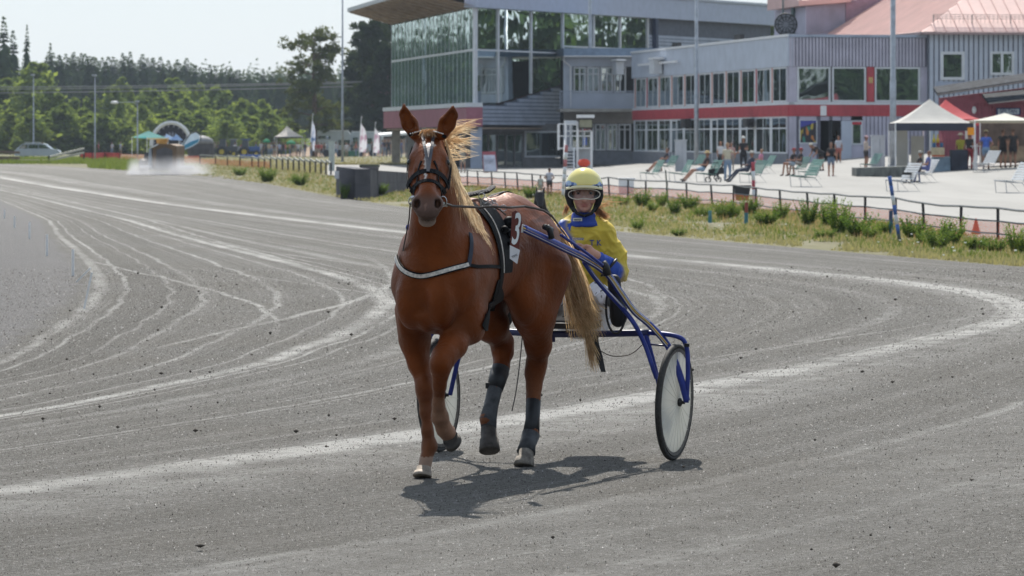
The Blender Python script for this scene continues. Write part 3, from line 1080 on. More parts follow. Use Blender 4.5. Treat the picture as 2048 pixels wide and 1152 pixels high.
for i in range(11):
 s0 = 0.5 + i * bay
 window(hall, FA, s0 + 0.12, s0 + bay - 0.62, 4.15, 6.21, 2, (), 0.10)
 FA.part('pilaster', M_red if i % 4 == 1 else M_pink, hall, (s0 + bay - 0.60, s0 + bay - 0.30, 4.15, 6.21, -0.1, 0.025))
 FA.part('pilaster', M_trim, hall, (s0 + bay - 0.29, s0 + bay + 0.10, 4.15, 6.21, -0.1, 0.0))
 if i in (2, 4, 7):
  window(hall, FA, s0 + 0.12, s0 + bay * .52, 1.13, 3.31, 1, (2.62,), 0.09)
  window(hall, FA, s0 + bay * .54, s0 + bay - 0.32, 0.45, 3.31, 1, (2.62,), 0.14, name='glazed_door')
 else:
  window(hall, FA, s0 + 0.12, s0 + bay - 0.32, 1.13, 3.31, 2, (2.62,), 0.09)
 FA.part('pilaster', M_trim, hall, (s0 + bay - 0.30, s0 + bay + 0.10, 1.125, 3.31, -0.12, 0.012))
 if i in (5,):
  FA.part('downpipe', M_steel2, hall, (s0 + bay - 0.12, s0 + bay - 0.02, 0.4, 7.9, 0.09, 0.19))
FA.part('corner_post', M_lilac, hall, (-0.02, 0.5, 0.2, 3.31, -0.25, 0.0), (-0.02, 0.55, 4.15, 6.21, -0.25, 0.0))
# curtains behind the lower windows
for i in range(11):
 s0 = 0.5 + i * bay
 if i not in (2, 4, 7) or True:
  FA.part('curtain', mat('curtain', (0.32, 0.34, 0.33), .9, .2, 3), hall, (s0 + 0.25, s0 + 1.0 + .5 * random.random(), 1.2, 3.2, -0.5, -0.46))
# facade B
FB.part('end_parapet', M_gap, hall, (0.0, 8.3, 6.22, 7.92, -0.25, 0.0))
ribs(hall, FB, 0.02, 8.3, 6.22, 7.90, 0.20, M_lilac, w=.68, d=0.06)
FB.part('parapet_cap', M_greyd, hall, (-0.02, 8.35, 7.925, 8.08, -0.4, 0.12))
hwb = [FB.hit(1594, 135), FB.hit(1842, 205)]
b0 = 4.16
def sB(px): return FB.s(px)
FB.part('window_post', M_lilac, hall, (0.0, sB(1594), b0, 6.21, -0.2, 0.0), (sB(1841), 8.3, b0, 6.21, -0.2, 0.0))
window(hall, FB, sB(1594) + .01, sB(1661), b0, 6.2, 1, (), .10, G_winB)
window(hall, FB, sB(1664), sB(1732), b0, 6.2, 1, (), .10, G_winB)
FB.part('red_panel', M_red, hall, (sB(1733.5), sB(1748), b0, 6.2, -0.1, 0.06))
window(hall, FB, sB(1749.5), sB(1840), b0, 6.2, 1, (), .10, G_winB)
FB.part('sill_band', M_trim, hall, (0.0, 8.3, 3.985, 4.15, -0.25, 0.02))
FB.part('red_band', M_red, hall, (-0.02, 8.3, 3.32, 3.98, -0.25, 0.05))
ribs(hall, FB, 0.0, 8.3, 3.33, 3.97, 0.42, M_red, n=0.05, d=0.03, w=.5)
FB.part('band_sign', M_white, hall, (sB(1640), sB(1652), 3.35, 3.93, 0.09, 0.13))
FB.part('flag_plate', mat('flag_plate', (.5, .33, .12), .5), hall, (sB(1737), sB(1745), 5.25, 5.6, 0.07, 0.09))
lowpx = [(1575, 1599), (1633, 1641), (1681.5, 1684), (1725, 1862)]
for a, b in lowpx:
 s0, s1 = max(0, sB(a)), sB(b)
 FB.part('board_wall', M_gap, hall, (s0, s1, 0.3, 3.31, -0.22, 0.0))
 ribs(hall, FB, s0, s1, 0.3, 3.31, 0.24, M_lilac, w=.78, d=0.05, name='wall_boards')
for q_ in ((sB(1599), sB(1633), 0.3, FB.h(1600, 286), -0.22, 0.0), (sB(1599), sB(1633), FB.h(1600, 241), 3.31, -0.22, 0.0), (sB(1641), sB(1681.5), FB.h(1641, 241), 3.31, -0.22, 0.0), (sB(1684), sB(1702), FB.h(1690, 241), 3.31, -0.22, 0.0)):
 FB.part('board_wall', M_lilac, hall, q_)
# poster window
FB.part('poster_window', M_trim, hall, (sB(1598), sB(1634), FB.h(1600, 287.5), FB.h(1600, 285), 0.0, .05), (sB(1598), sB(1600), FB.h(1600, 285), FB.h(1600, 241), 0.0, .05), (sB(1632.5), sB(1634), FB.h(1600, 285), FB.h(1600, 241), 0.0, .05), (sB(1598), sB(1634), FB.h(1600, 241), FB.h(1600, 240), 0.0, .05))
def poster_mat():
 m, nt, out = new_mat('poster_print')
 p = nt.nodes.new('ShaderNodeBsdfPrincipled'); p.inputs['Roughness'].default_value = .3
 tc = nt.nodes.new('ShaderNodeTexCoord')
 v = nt.nodes.new('ShaderNodeTexVoronoi'); v.inputs['Scale'].default_value = 3.2
 mp = nt.nodes.new('ShaderNodeMapping'); mp.inputs['Scale'].default_value = (1.6, 1, 1); mp.inputs['Rotation'].default_value = (0, .6, 0)
 L(nt, tc.outputs['Generated'], mp.inputs[0]); L(nt, mp.outputs[0], v.inputs['Vector'])
 cr = nt.nodes.new('ShaderNodeValToRGB'); cr.color_ramp.interpolation = 'CONSTANT'
 cols = [(0, (.01, .015, .02)), (.3, (.02, .22, .16)), (.42, (.01, .02, .03)), (.58, (.45, .36, .05)), (.7, (.02, .02, .025)), (.82, (.5, .18, .03)), (.9, (.02, .03, .05))]
 e = cr.color_ramp.elements
 e[0].position, e[0].color = 0, (.01, .015, .02, 1); e[1].position, e[1].color = .3, (.02, .22, .16, 1)
 for pos, c in cols[2:]:
  x = e.new(pos); x.color = c + (1,)
 sp = nt.nodes.new('ShaderNodeSeparateColor'); L(nt, v.outputs['Color'], sp.inputs[0])
 L(nt, sp.outputs[0], cr.inputs[0])
 sep = nt.nodes.new('ShaderNodeSeparateXYZ'); L(nt, tc.outputs['Generated'], sep.inputs[0])
 top = maprange(nt, math_n(nt, 'ADD', sep.outputs[2], math_n(nt, 'MULTIPLY', sep.outputs[0], -.25)), .66, .70)
 c = mixrgb(nt, top, cr.outputs[0], (.03, .05, .33))
 L(nt, c, p.inputs['Base Color']); L(nt, p.outputs[0], out.inputs[0])
 return m
FB.part('poster', poster_mat(), hall, (sB(1600.2), sB(1632.3), FB.h(1600, 284.8), FB.h(1600, 241.3), -0.05, 0.01))
# doorway: dark room, open leaf, side window
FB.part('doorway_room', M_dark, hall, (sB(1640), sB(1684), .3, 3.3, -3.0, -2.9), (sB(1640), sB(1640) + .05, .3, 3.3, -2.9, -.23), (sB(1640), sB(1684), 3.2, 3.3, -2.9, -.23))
FB.part('open_door', M_grey, hall, (sB(1682), sB(1702), .45, FB.h(1690, 241) - .02, 0.03, .10))
window(hall, FB, sB(1702.5), sB(1725), FB.h(1710, 290), FB.h(1710, 241), 1, (), .10, G_winB)
FB.part('door_sign', mat('sign_red', (.5, .03, .05), .5), hall, (sB(1704), sB(1723), FB.h(1710, 249), FB.h(1710, 243), 0.0, .03))
FB.part('board_wall', M_lilac, hall, (sB(1702.5), sB(1725), .3, FB.h(1710, 290.5), -0.22, 0.0))
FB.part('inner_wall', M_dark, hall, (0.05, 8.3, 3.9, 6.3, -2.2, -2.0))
# flat roof
mb = MB(); mb.prism([FA.P(-.0, 7.6, -.3), FA.P(LA, 7.6, -.3), FA.P(LA, 7.6, -9.3), FA.P(0, 7.6, -9.3)][::-1], (0, 0, .12)); mb.build('flat_roof', M_rooftop, hall)
for sp_ in (1383, 1413):
 pass
for pxx_ in (1390, 1502, 1515):
 pass

# black loudspeakers on the facade
for i, (px, w_) in enumerate([(1382, 9), (1508, 9.5)]):
 s0 = FA.s(px); hb = FA.h(px, 256 if i == 0 else 254); ht = FA.h(px, 238 if i == 0 else 237)
 mb = MB(); FA.box(mb, s0 - .7, s0 + .7, hb, ht, 0.15, .55); FA.box(mb, s0 - .5, s0 + .5, hb + .1, ht - .1, .55, .58)
 tag(mb.build('loudspeaker', M_blackb), ['black loudspeaker box on the pavilion wall beside the tall grey lamp pole', 'black loudspeaker box on the pavilion wall nearest its end corner'][i], 'loudspeaker', 'wall loudspeakers')
# floodlights on the parapet of the long facade
for i, (px, py) in enumerate([(1325, 125), (1249, 128)]):
 s0 = FA.s(px); h0 = FA.h(px, py)
 mb = MB(); FA.box(mb, s0 - .8, s0 + .8, h0 - .75, h0 + .15, .2, .75); FA.box(mb, s0 - .25, s0 + .25, h0 - .2, h0 + .1, 0.1, .2)
 e_ = empty('floodlight', FA.P(s0, h0 - .75, .2), ['white box floodlight with a cross arm on the pavilion parapet', 'white box floodlight on the far end of the pavilion parapet'][i], 'floodlight', 'parapet floodlights')
 mb.build('housing', M_trim, e_)
 if i == 0:
  FA.part('cross_arm', M_white, e_, (s0 - 6.5, s0 - .81, h0 - .12, h0 + .02, .3, .42), (s0 + .81, s0 + 6.5, h0 - .12, h0 + .02, .3, .42))
 mb = MB(); FA.box(mb, s0 - 1.6, s0 + .4, h0 + .2, h0 + .32, .2, .9); mb.build('hood', M_white, e_)
for i, (px, py) in enumerate([(1354, 92), (1479, 76)]):
 s0 = FA.s(px); h0 = FA.h(px, py)
 mb = MB(); FA.box(mb, s0 - .9, s0 + .9, 8.10, h0 + .22, -.1, .15)
 tag(mb.build('lamp_box', M_blackb), ['small black lamp box on the parapet edge at the far end', 'small black lamp box on the parapet edge near the corner'][i], 'lamp', 'parapet lamp boxes')

# ------------------------------------------------ grey house with pink hip roof (C)
CP = FB.P(8.3, 0, 0.35)
FC = Wall(Vector((CP.x, CP.y, 0)), BD)
if FC.n.y > 0: FC.n = -FC.n
house = empty('hip_roof_house', (CP.x, CP.y, .5), 'tall grey boarded house with a pale pink hipped metal roof', 'building')
FC.part('wall', M_gap, house, (0, 18, 0.3, 8.15, -0.3, 0.0))
ribs(house, FC, 0.05, 9.0, 0.3, 8.10, 0.30, M_grey, w=.72, d=0.06)
mb = MB(); FC2 = Wall(Vector((CP.x, CP.y, 0)), AD)
if FC2.n.x > 0: FC2.n = -FC2.n
FC2.part('side_wall', M_grey, house, (0, 30, .3, 8.15, -.3, 0.0))
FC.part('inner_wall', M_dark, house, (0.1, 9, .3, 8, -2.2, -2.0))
def sC(px): return FC.s(px)
window(house, FC, sC(1880), sC(1928), FC.h(1900, 160), FC.h(1900, 103), 1, (), .17, G_winB, n=.12)
window(house, FC, sC(1979), sC(2027), FC.h(2000, 150), FC.h(2000, 103), 2, (), .14, G_winB, n=.12)
FC.part('board_panel', M_greyd, house, (sC(1872), sC(1932), FC.h(1900, 187), FC.h(1900, 163), 0.055, .09))
EH_ = 8.25
P0 = FC.P(-.5, EH_, .5); bd = FC.d; ad = FC2.d
R0 = P0 + bd * 11 + ad * 11 + Vector((0, 0, 6.6)); R1 = P0 + bd * 11 + ad * 23 + Vector((0, 0, 6.6))
P1 = P0 + bd * 22; P2 = P0 + bd * 22 + ad * 34; P3 = P0 + ad * 34
mb = MB()
for f in [(P0, P3, R1, R0), (P1, P0, R0), (P2, P1, R0, R1), (P3, P2, R1)]: mb.face(f)
for f in [(P0, P1, P2, P3)]: mb.face([p - Vector((0, 0, .02)) for p in f])
mb.build('roof', M_roofp, house)
# standing seams and snow guard
mb = MB()
for i in range(46):
 t = i / 46
 a = P0 + ad * 34 * t
 tt = min(1.0, min(t * 34, 34 - t * 34) / 11)
 b_ = a + (bd * 11 * tt) + Vector((0, 0, 6.6 * tt))
 if tt > .05: mb.bar(a + Vector((0, 0, .03)), b_ + Vector((0, 0, .03)), .04, .05)
for i in range(30):
 s_ = i * .73
 tt = min(1.0, min(s_, 22 - s_) / 11)
 a = P0 + bd * s_
 if tt > .05: mb.bar(a + Vector((0, 0, .03)), a + ad * 11 * tt + Vector((0, 0, 6.6 * tt + .03)), .04, .05)
mb.build('roof_seams', M_roofp, house)['kind'] = 'stuff'
mb = MB()
for k in range(3):
 mb.bar(P0 + bd * .9 + ad * .9 + Vector((0, 0, .8 + .12 * k)), P0 + bd * 14 + ad * .9 + Vector((0, 0, .8 + .12 * k)), .03)
for i in range(50):
 a = P0 + bd * (.9 + i * .26) + ad * .9
 mb.bar(a + Vector((0, 0, .55)), a + Vector((0, 0, 1.05)), .02 if i % 9 else .07)
mb.build('snow_guard', mat('guard_metal', (.42, .34, .32), .5), house)['kind'] = 'stuff'
mb = MB(); mb.bar(P0 + Vector((0, 0, -.08)), P0 + bd * 20 + Vector((0, 0, -.08)), .2, .16); mb.bar(P0 + Vector((0, 0, -.08)), P0 + ad * 32 + Vector((0, 0, -.08)), .2, .16)
mb.build('gutter', mat('gutter', (.33, .24, .24), .5), house)
# dormer block on the left slope
dz = 259.0
a0 = W(1612, 40, dz); a1 = W(1691, 31, dz + 1.5); h1 = W(1612, 13, dz).z
bk = ad * 9
mb = MB()
lo = Vector((0, 0, -1.6))
mb.hexa([a0 + lo, a1 + lo, a1 + bk + bd * 6 + lo, a0 + bk + lo, Vector((a0.x, a0.y, h1)), Vector((a1.x, a1.y, h1 + .3)), Vector(((a1 + bk).x + 6, (a1 + bk).y, h1 + .3)), Vector(((a0 + bk).x, (a0 + bk).y, h1))])
mb.build('dormer', M_lilac, house)
mb = MB()
for i in range(18):
 t = i / 18
 p = a0.lerp(a1, t) + FC.n * .06
 mb.bar(p + Vector((0, 0, -.9)), Vector((p.x, p.y, h1 + .2 * t)), .07, .05)
mb.build('dormer_boards', M_lilac, house)['kind'] = 'stuff'
mb = MB()
q0 = Vector((a0.x - .5, a0.y - .6, h1 + .02)); q1 = Vector((a1.x + .1, a1.y - .6, h1 + .32))
mb.hexa([q0, q1, q1 + bk + bd * 6, q0 + bk, q0 + Vector((0, 0, .35)), q1 + Vector((0, 0, .35)), q1 + bk + bd * 6 + Vector((0, 0, 1.6)), q0 + bk + Vector((0, 0, 1.6))])
mb.build('dormer_roof', M_roofp, house)
mb = MB()
r0 = a1 + Vector((.02, -.1, -.9));
mb.hexa([r0, r0 + bd * 3.0 + Vector((0, 0, 1.9)), r0 + bd * 3.0 + ad * 2 + Vector((0, 0, 1.9)), r0 + ad * 2, Vector((r0.x, r0.y, h1 + .3)), Vector((r0.x, r0.y, h1 + .3)) + bd * 3.2 + Vector((0, 0, .9)), Vector((r0.x, r0.y, h1 + .3)) + bd * 3.2 + ad * 2 + Vector((0, 0, .9)), Vector((r0.x, r0.y, h1 + .3)) + ad * 2])
mb.build('dormer_cheek', mat('cheek_mauve', (.30, .20, .25), .6), house)

# ------------------------------------------------ low red annexe in front of the house
an_o = G(1868, 326)
an_z = 212.0
FR_ = Wall(Vector(((1866 - CXP) / FPX * an_z, an_z, 0)), (1, 0.10))
if FR_.n.y > 0: FR_.n = -FR_.n
annexe = empty('annexe', FR_.P(0, .8), 'low dark red boarded annexe with a sloping roof behind the market tents', 'building')
def hR(px, py): return FR_.hit(px, py)
M_redw = mat('red_boards', (0.30, 0.075, 0.105), 0.65, 0.12, 2)
sa, sb = FR_.s(1880), FR_.s(2075)
mb = MB()
pts = [(1880, 330), (2075, 330), (2075, 172), (1880, 196)]
mb.prism([FR_.P(*FR_.hit(x, y)) for x, y in pts], -FR_.n * .3)
mb.build('wall', M_redw, annexe)
ribs(annexe, FR_, sa, sb, .9, FR_.h(1960, 207), .19, M_redw, w=.55, d=.04, name='wall_boards')
mb = MB()
for (x0, y0, x1, y1, th, n1, mm) in [(1866, 192, 2080, 160, 5, 1.1, 'a'), (1964, 209, 2085, 196, 5, 1.6, 'b')]:
 A, B = FR_.hit(x0, y0), FR_.hit(x1, y1); hh = th / 37.0
 rise = .42 if mm == 'b' else .35
 mb.hexa([FR_.P(A[0], A[1], n1), FR_.P(B[0], B[1], n1), FR_.P(B[0], B[1] + rise, 0.05), FR_.P(A[0], A[1] + rise, 0.05),
    FR_.P(A[0], A[1] + hh, n1), FR_.P(B[0], B[1] + hh, n1), FR_.P(B[0], B[1] + hh + rise, 0.05), FR_.P(A[0], A[1] + hh + rise, 0.05)])
mb.build('roof', mat('roof_black_tar', (.035, .04, .05), .8, .3, 3, spec=.1), annexe)
mb = MB()
for (x0, y0, x1, y1, n1) in [(1866, 190, 2080, 158, 1.12), (1964, 207.5, 2085, 194.5, 1.62)]:
 A, B = FR_.hit(x0, y0), FR_.hit(x1, y1)
 mb.bar(FR_.P(A[0], A[1], n1), FR_.P(B[0], B[1], n1), .04, .07)
mb.build('fascia_board', mat('fascia_pale', (.28, .24, .23), .6), annexe)
# wall sign
sg = empty('wall_sign', FR_.P(FR_.s(2013), FR_.h(2013, 222), .1), 'blue framed white sign lettered SPILTAN on the red annexe wall', 'sign')
s0, s1 = FR_.s(1992), FR_.s(2040); h0, h1_ = FR_.h(2013, 230), FR_.h(2013, 216)
FR_.part('frame', mat('sign_blue', (.02, .04, .16), .5), sg, (s0, s1, h0, h1_, .06, .10))
FR_.part('panel', mat('sign_face', (.50, .56, .62), .5), sg, (s0 + .08, s1 - .08, h0 + .05, h1_ - .05, .10, .115))
text('lettering', 'SPILTAN', FR_.P((s0 + s1) / 2, (h0 + h1_) / 2, .125), .32, mat('sign_blue', (.02, .04, .16), .5), sg, rotz=math.atan2(.10, 1), sx=.78)

# ------------------------------------------------ glazed grandstand (D)
stand = empty('grandstand', (KD.x, KD.y, .4), 'glass-fronted grandstand with a wide overhanging roof on pillars', 'building')
L1 = 31.5
hg0, hg1 = 3.85, 8.75
# glass front: 22 bays, two rows
nb_ = 22
mb = MB()
cols_ = [L1 * (i / nb_) for i in range(nb_ + 1)]
for c in cols_: F1.box(mb, c - .025, c + .025, hg0, hg1, -.04, .012)
F1.box(mb, 0, L1, 6.50, 6.62, -.07, .02)
mb.build('mullions', M_trim, stand)
for i in range(nb_):
 for (a, b) in ((hg0, 6.50), (6.62, hg1)):
  m2 = MB()
  tw = (random.random() - .5) * .008
  s0, s1 = cols_[i] + .026, cols_[i + 1] - .026
  m2.hexa([F1.P(s0, a, -.02 + tw), F1.P(s1, a, -.02 - tw), F1.P(s1, a, .0 - tw), F1.P(s0, a, .0 + tw), F1.P(s0, b, -.02 + tw), F1.P(s1, b, -.02 - tw), F1.P(s1, b, .0 - tw), F1.P(s0, b, .0 + tw)])
  m2.build('pane', G_front, stand)
F1.part('ledge', M_trim, stand, (-.3, L1 + .3, 3.62, 3.84, -.4, .5))
F1.part('red_fascia', mat('fascia_mauve_red', (.33, .12, .16), .6, .1, 2), stand, (-.3, L1 + .3, 2.62, 3.61, -.4, .42))
ribs(stand, F1, -.3, L1 + .3, 2.64, 3.6, .16, mat('fascia_mauve_red', (.33, .12, .16)), n=.42, d=.03, vert=False, w=.7)
# end wall glass
top = lambda s: 8.72 - 0 * s
posts = [948, 996, 1062, 1125.5, 1187, 1240, 1295]
ss = [max(0, F2.s(p)) for p in posts]
mb = MB()
def glass_base(s):
 """bottom edge of the end glazing rises along the stair"""
 px = F2_px(s)
 return F2.h(px, float(np.interp(px, [948, 1004, 1125, 1200, 1300], [206, 205.5, 168, 145, 112])))
def F2_px(s):
 p = F2.P(s, 3)
 return px_of(p)[0]
for i, s_ in enumerate(ss):
 w_ = .30 if i == 0 else .075
 F2.part('window_post', M_trim, stand, (s_ - (0 if i == 0 else w_), s_ + w_, glass_base(s_ + .01), 8.7, -.08, .05))
mb = MB()
F2.box(mb, .31, ss[3] - .08, 6.52, 6.60, -.06, .04); F2.box(mb, ss[3] + .08, ss[6] - .08, 6.9, 6.98, -.06, .04)
mb.build('window_rail', M_trim, stand)
for i in range(6):
 a, b = ss[i] + (.31 if i == 0 else .08), ss[i + 1] - .08
 rail = 6.52 if i < 3 else 6.9
 for lo_, hi_ in ((None, rail), (rail + .08, 8.7)):
  la = glass_base(a) if lo_ is None else lo_; lb = glass_base(b) if lo_ is None else lo_
  if la > hi_ - .05: continue
  lb = min(lb, hi_ - .02)
  m2 = MB()
  m2.hexa([F2.P(a, la, -.03), F2.P(b, lb, -.03), F2.P(b, lb, -.015), F2.P(a, la, -.015), F2.P(a, hi_, -.03), F2.P(b, hi_, -.03), F2.P(b, hi_, -.015), F2.P(a, hi_, -.015)])
  m2.build('pane', G_side, stand)
# horizontal boards below the end glazing
mb = MB(); pitch = .20
sm_ = F2.s(1132)
for k in range(34):
 hh = 2.72 + k * pitch
 # find extents where board lies below the stair line
 S_ = np.linspace(0.02, F2.s(1300), 120)
 ok = [s for s in S_ if glass_base(s) > hh + pitch]
 if not ok: continue
 F2.box(mb, min(ok), max(ok), hh, hh + pitch * .80, -.1, .07)
mb.build('boards', M_greyd, stand)['kind'] = 'stuff'
F2.part('wall', M_gapd, stand, (0.05, F2.s(1300), 2.7, 3.75, -.3, -.02))
mb = MB()
mb.prism([F2.P(.05, 3.75, -.12), F2.P(F2.s(1300), 3.75, -.12), F2.P(F2.s(1300), glass_base(F2.s(1300)) - .1, -.12), F2.P(F2.s(1004), glass_base(F2.s(1004)) - .1, -.12), F2.P(.05, glass_base(.1) - .1, -.12)], F2.n * .1)
mb.build('wall', M_gapd, stand)
# right part: boarded upper wall under the roof edge
sR0, sR1 = F2.s(1297), F2.s(1541)
F2.part('wall', M_gapd, stand, (sR0, sR1, 5.2, 8.9, -.3, 0))
ribs(stand, F2, sR0, sR1, 6.5, 8.0, .19, M_greyd, n=0, d=.04, vert=False, w=.8)
F2.part('downpipe', mat('pipe_navy', (.03, .045, .09), .5), stand, (F2.s(1303), F2.s(1308), 6.6, 9.0, .06, .28))
# roof edge band
F2.part('roof_fascia', mat('fascia_blue', (.38, .43, .56), .45, .05, 2), stand, (-.3, F2.s(1566), 8.72, 9.85, -.4, .35))
F2.part('roof_cap', M_grey, stand, (-.3, F2.s(1568), 9.855, 9.98, -.5, .45))
# bleachers inside
seat_c = mat('bench_teal', (.16, .24, .24), .7); riser = mat('riser_brown', (.10, .055, .05), .8)
for k in range(9):
 # steps rise away from the glass front (to the right in the picture)
 mb = MB()
 dd = (1.0 + k * 1.05) * US
 s_lo, s_hi = .8, 26
 p0 = KD - F1.n * dd + F1.d * (1.0 + dd * 1.72 + 2.6)
 h0 = HU(3.55 + k * .42)
 for nm, mm, (x0, x1, z0, z1) in (('riser', riser, (0, 1.42, h0 - .6, h0)), ('bench', seat_c, (.6, 1.15, h0 + .16, h0 + .55))):
  mb = MB()
  a = p0 - F1.n * x0; b = p0 - F1.n * x1
  v = F1.d * (40 - dd * 1.72 - 3.6)
  mb.hexa([Vector((a.x, a.y, z0)), Vector((b.x, b.y, z0)), Vector(((b + v).x, (b + v).y, z0)), Vector(((a + v).x, (a + v).y, z0)),
     Vector((a.x, a.y, z1)), Vector((b.x, b.y, z1)), Vector(((b + v).x, (b + v).y, z1)), Vector(((a + v).x, (a + v).y, z1))])
  mb.build(nm, mm, stand)
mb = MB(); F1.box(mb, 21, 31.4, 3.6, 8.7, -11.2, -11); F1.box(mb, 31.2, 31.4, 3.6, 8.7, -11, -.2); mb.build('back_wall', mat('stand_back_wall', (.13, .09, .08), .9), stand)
mb = MB(); c_ = W(1040, 135, 288); mb.lathe(c_, [(.3, 0), (.75, .02), (.9, .6), (.6, 1.5), (.2, 1.7)], 12, ax=(0, 0, 1)); mb.build('paper_lantern', mat('lantern', (.5, .5, .42), .7), stand, smooth=True)
# roof slab with tan soffit and beams
In0, In1 = F1.P(-.4, 8.78, 0), F1.P(L1 + .6, 8.78, 0)
Ou1 = Vector((-13.1, 319.5, HU(9.52))); Ou0 = Vector((In0.x - 4.0, In0.y - .8, HU(9.50)))
Ri0 = F2.P(F2.s(1566), 8.78, -.4); Ri1 = Ri0 + Vector((-3, 26, 0))
up_ = Vector((0, 0, 1.1))
mb = MB(); mb.face([In0, Ou0, Ou1, In1]); mb.face([In0, In1, Ri1, Ri0])
mb.build('soffit', M_soffit, stand)
mb = MB()
T = [Ou0 + Vector((0, 0, .30)), Ri0 + up_, Ri1 + up_, In1 + up_ + Vector((0, 2, 0)), Ou1 + Vector((0, 0, .30))]
mb.face(T);
mb.face([Ou0 + Vector((-.05, 0, .0)), Ou0 + Vector((-.05, 0, .31)), Ou1 + Vector((-.05, 0, .31)), Ou1 + Vector((-.05, 0, 0))])
mb.face([Ou1, Ou1 + Vector((0, 0, .31)), In1 + up_, In1])
mb.build('roof', mat('roof_edge', (.50, .52, .54), .6), stand)
for k in range(13):
 t = (k + .5) / 13
 a = In0.lerp(In1, t); b = Ou0.lerp(Ou1, t)
 mb = MB(); mb.bar(a + Vector((0, 0, -.02)), b + Vector((0, 0, -.02)), .22, .22); mb.build('roof_beam', M_soffit, stand)
# underside of the stand, pillars and the recessed ground floor
mb = MB(); mb.prism([F1.P(-.2, 2.5, .3), F1.P(L1, 2.5, .3), F1.P(L1, 2.5, -14), F1.P(9, 2.5, -14), F2.P(9, 2.5, -.1), F1.P(-.2, 2.5, -.1)][::-1], (0, 0, .1)); mb.build('underside', M_soffit, stand)
for k, (s_, n_) in enumerate([(.2, -.15), (8, -.15), (16, -.15), (24, -.15), (L1 - .8, -.15), (L1 - 5.5, -.4)]):
 mb = MB(); p = F1.P(s_, 0, n_)
 g_ = gh(p.x, p.y); t_ = HU(2.6)
 mb.box((p.x, p.y, (g_ + t_) / 2), (.66 if k else .80, .66, t_ - g_))
 mb.build('pillar', M_conc if k else M_greyd, stand)
FU = Wall(Vector((KD.x + .3, KD.y + 7.4, 0)), (.95, .35), unit=US)
if FU.n.y > 0: FU.n = -FU.n
M_under = mat('underpass_wall', (.20, .20, .21), .85, .15, 2)
sU = lambda px: FU.s(px)
FU.part('wall', M_under, stand, (-1, sU(1052), 2.3, 2.75, -.3, 0), (sU(1048), sU(1142), .1, .98, -.3, 0), (sU(1048), sU(1142), 2.42, 2.8, -.3, 0), (-1.0, sU(958), .3, 2.3, -.3, 0))
window(stand, FU, sU(958), sU(1048), .45, 2.29, 5, (), .09, G_win, fm=M_under)
window(stand, FU, sU(1049), sU(1140), 1.0, 2.41, 1, (), .10, G_win)
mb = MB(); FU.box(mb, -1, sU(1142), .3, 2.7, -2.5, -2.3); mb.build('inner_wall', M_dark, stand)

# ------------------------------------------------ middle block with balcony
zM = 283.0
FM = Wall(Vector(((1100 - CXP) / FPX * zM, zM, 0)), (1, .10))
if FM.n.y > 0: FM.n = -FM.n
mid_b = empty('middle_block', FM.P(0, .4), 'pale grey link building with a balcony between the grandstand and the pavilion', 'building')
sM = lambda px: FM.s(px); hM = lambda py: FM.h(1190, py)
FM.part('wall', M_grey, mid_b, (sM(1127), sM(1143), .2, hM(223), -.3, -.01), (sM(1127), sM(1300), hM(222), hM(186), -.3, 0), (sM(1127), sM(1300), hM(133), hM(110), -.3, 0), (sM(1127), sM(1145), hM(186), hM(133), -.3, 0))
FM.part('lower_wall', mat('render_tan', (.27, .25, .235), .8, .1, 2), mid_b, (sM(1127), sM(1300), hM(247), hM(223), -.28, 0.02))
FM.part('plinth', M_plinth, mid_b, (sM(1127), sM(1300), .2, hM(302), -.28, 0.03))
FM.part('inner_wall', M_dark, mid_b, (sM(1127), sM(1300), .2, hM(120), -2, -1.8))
for a, b in ((1147, 1172), (1174, 1199), (1201, 1226), (1228, 1252)):
 window(mid_b, FM, sM(a), sM(b), hM(185), hM(134), 2, (hM(148),), .10)
for a, b in ((1190, 1212), (1214, 1235), (1237, 1262)):
 window(mid_b, FM, sM(a), sM(b), hM(301), hM(248), 2, (hM(259),), .10)
window(mid_b, FM, sM(1143), sM(1188), hM(301), hM(248), 2, (), .10)
mb = MB(); FM.box(mb, sM(1124), sM(1345), hM(112), hM(97), -6, 1.2); mb.build('roof', mat('roof_blue_grey', (.17, .24, .34), .5), mid_b)
mb = MB(); FM.box(mb, sM(1124), sM(1345), hM(114), hM(112.2), .2, 1.25); mb.build('gutter', M_white, mid_b)
# balcony
mb = MB(); FM.box(mb, sM(1112), sM(1262), hM(224), hM(218), .05, 2.6); mb.build('balcony_floor', M_conc, mid_b)
mb = MB()
n_ = 46; a_, b_ = sM(1112), sM(1262)
for i in range(n_ + 1):
 s_ = a_ + (b_ - a_) * i / n_
 FM.box(mb, s_ - .02, s_ + .02, hM(218), hM(184), 2.5, 2.54)
FM.box(mb, a_, b_, hM(184), hM(182.5), 2.46, 2.58); FM.box(mb, a_, b_, hM(215), hM(214), 2.49, 2.55)
mb.build('balcony_railing', M_greyd, mid_b)['kind'] = 'stuff'
mb = MB(); mb.tube([FM.P(sM(1127), hM(114), .3), FM.P(sM(1127), hM(123), .3), FM.P(sM(1140), hM(133), .3), FM.P(sM(1140), hM(215), .3)], .07, 6); mb.build('downpipe', M_white, mid_b)

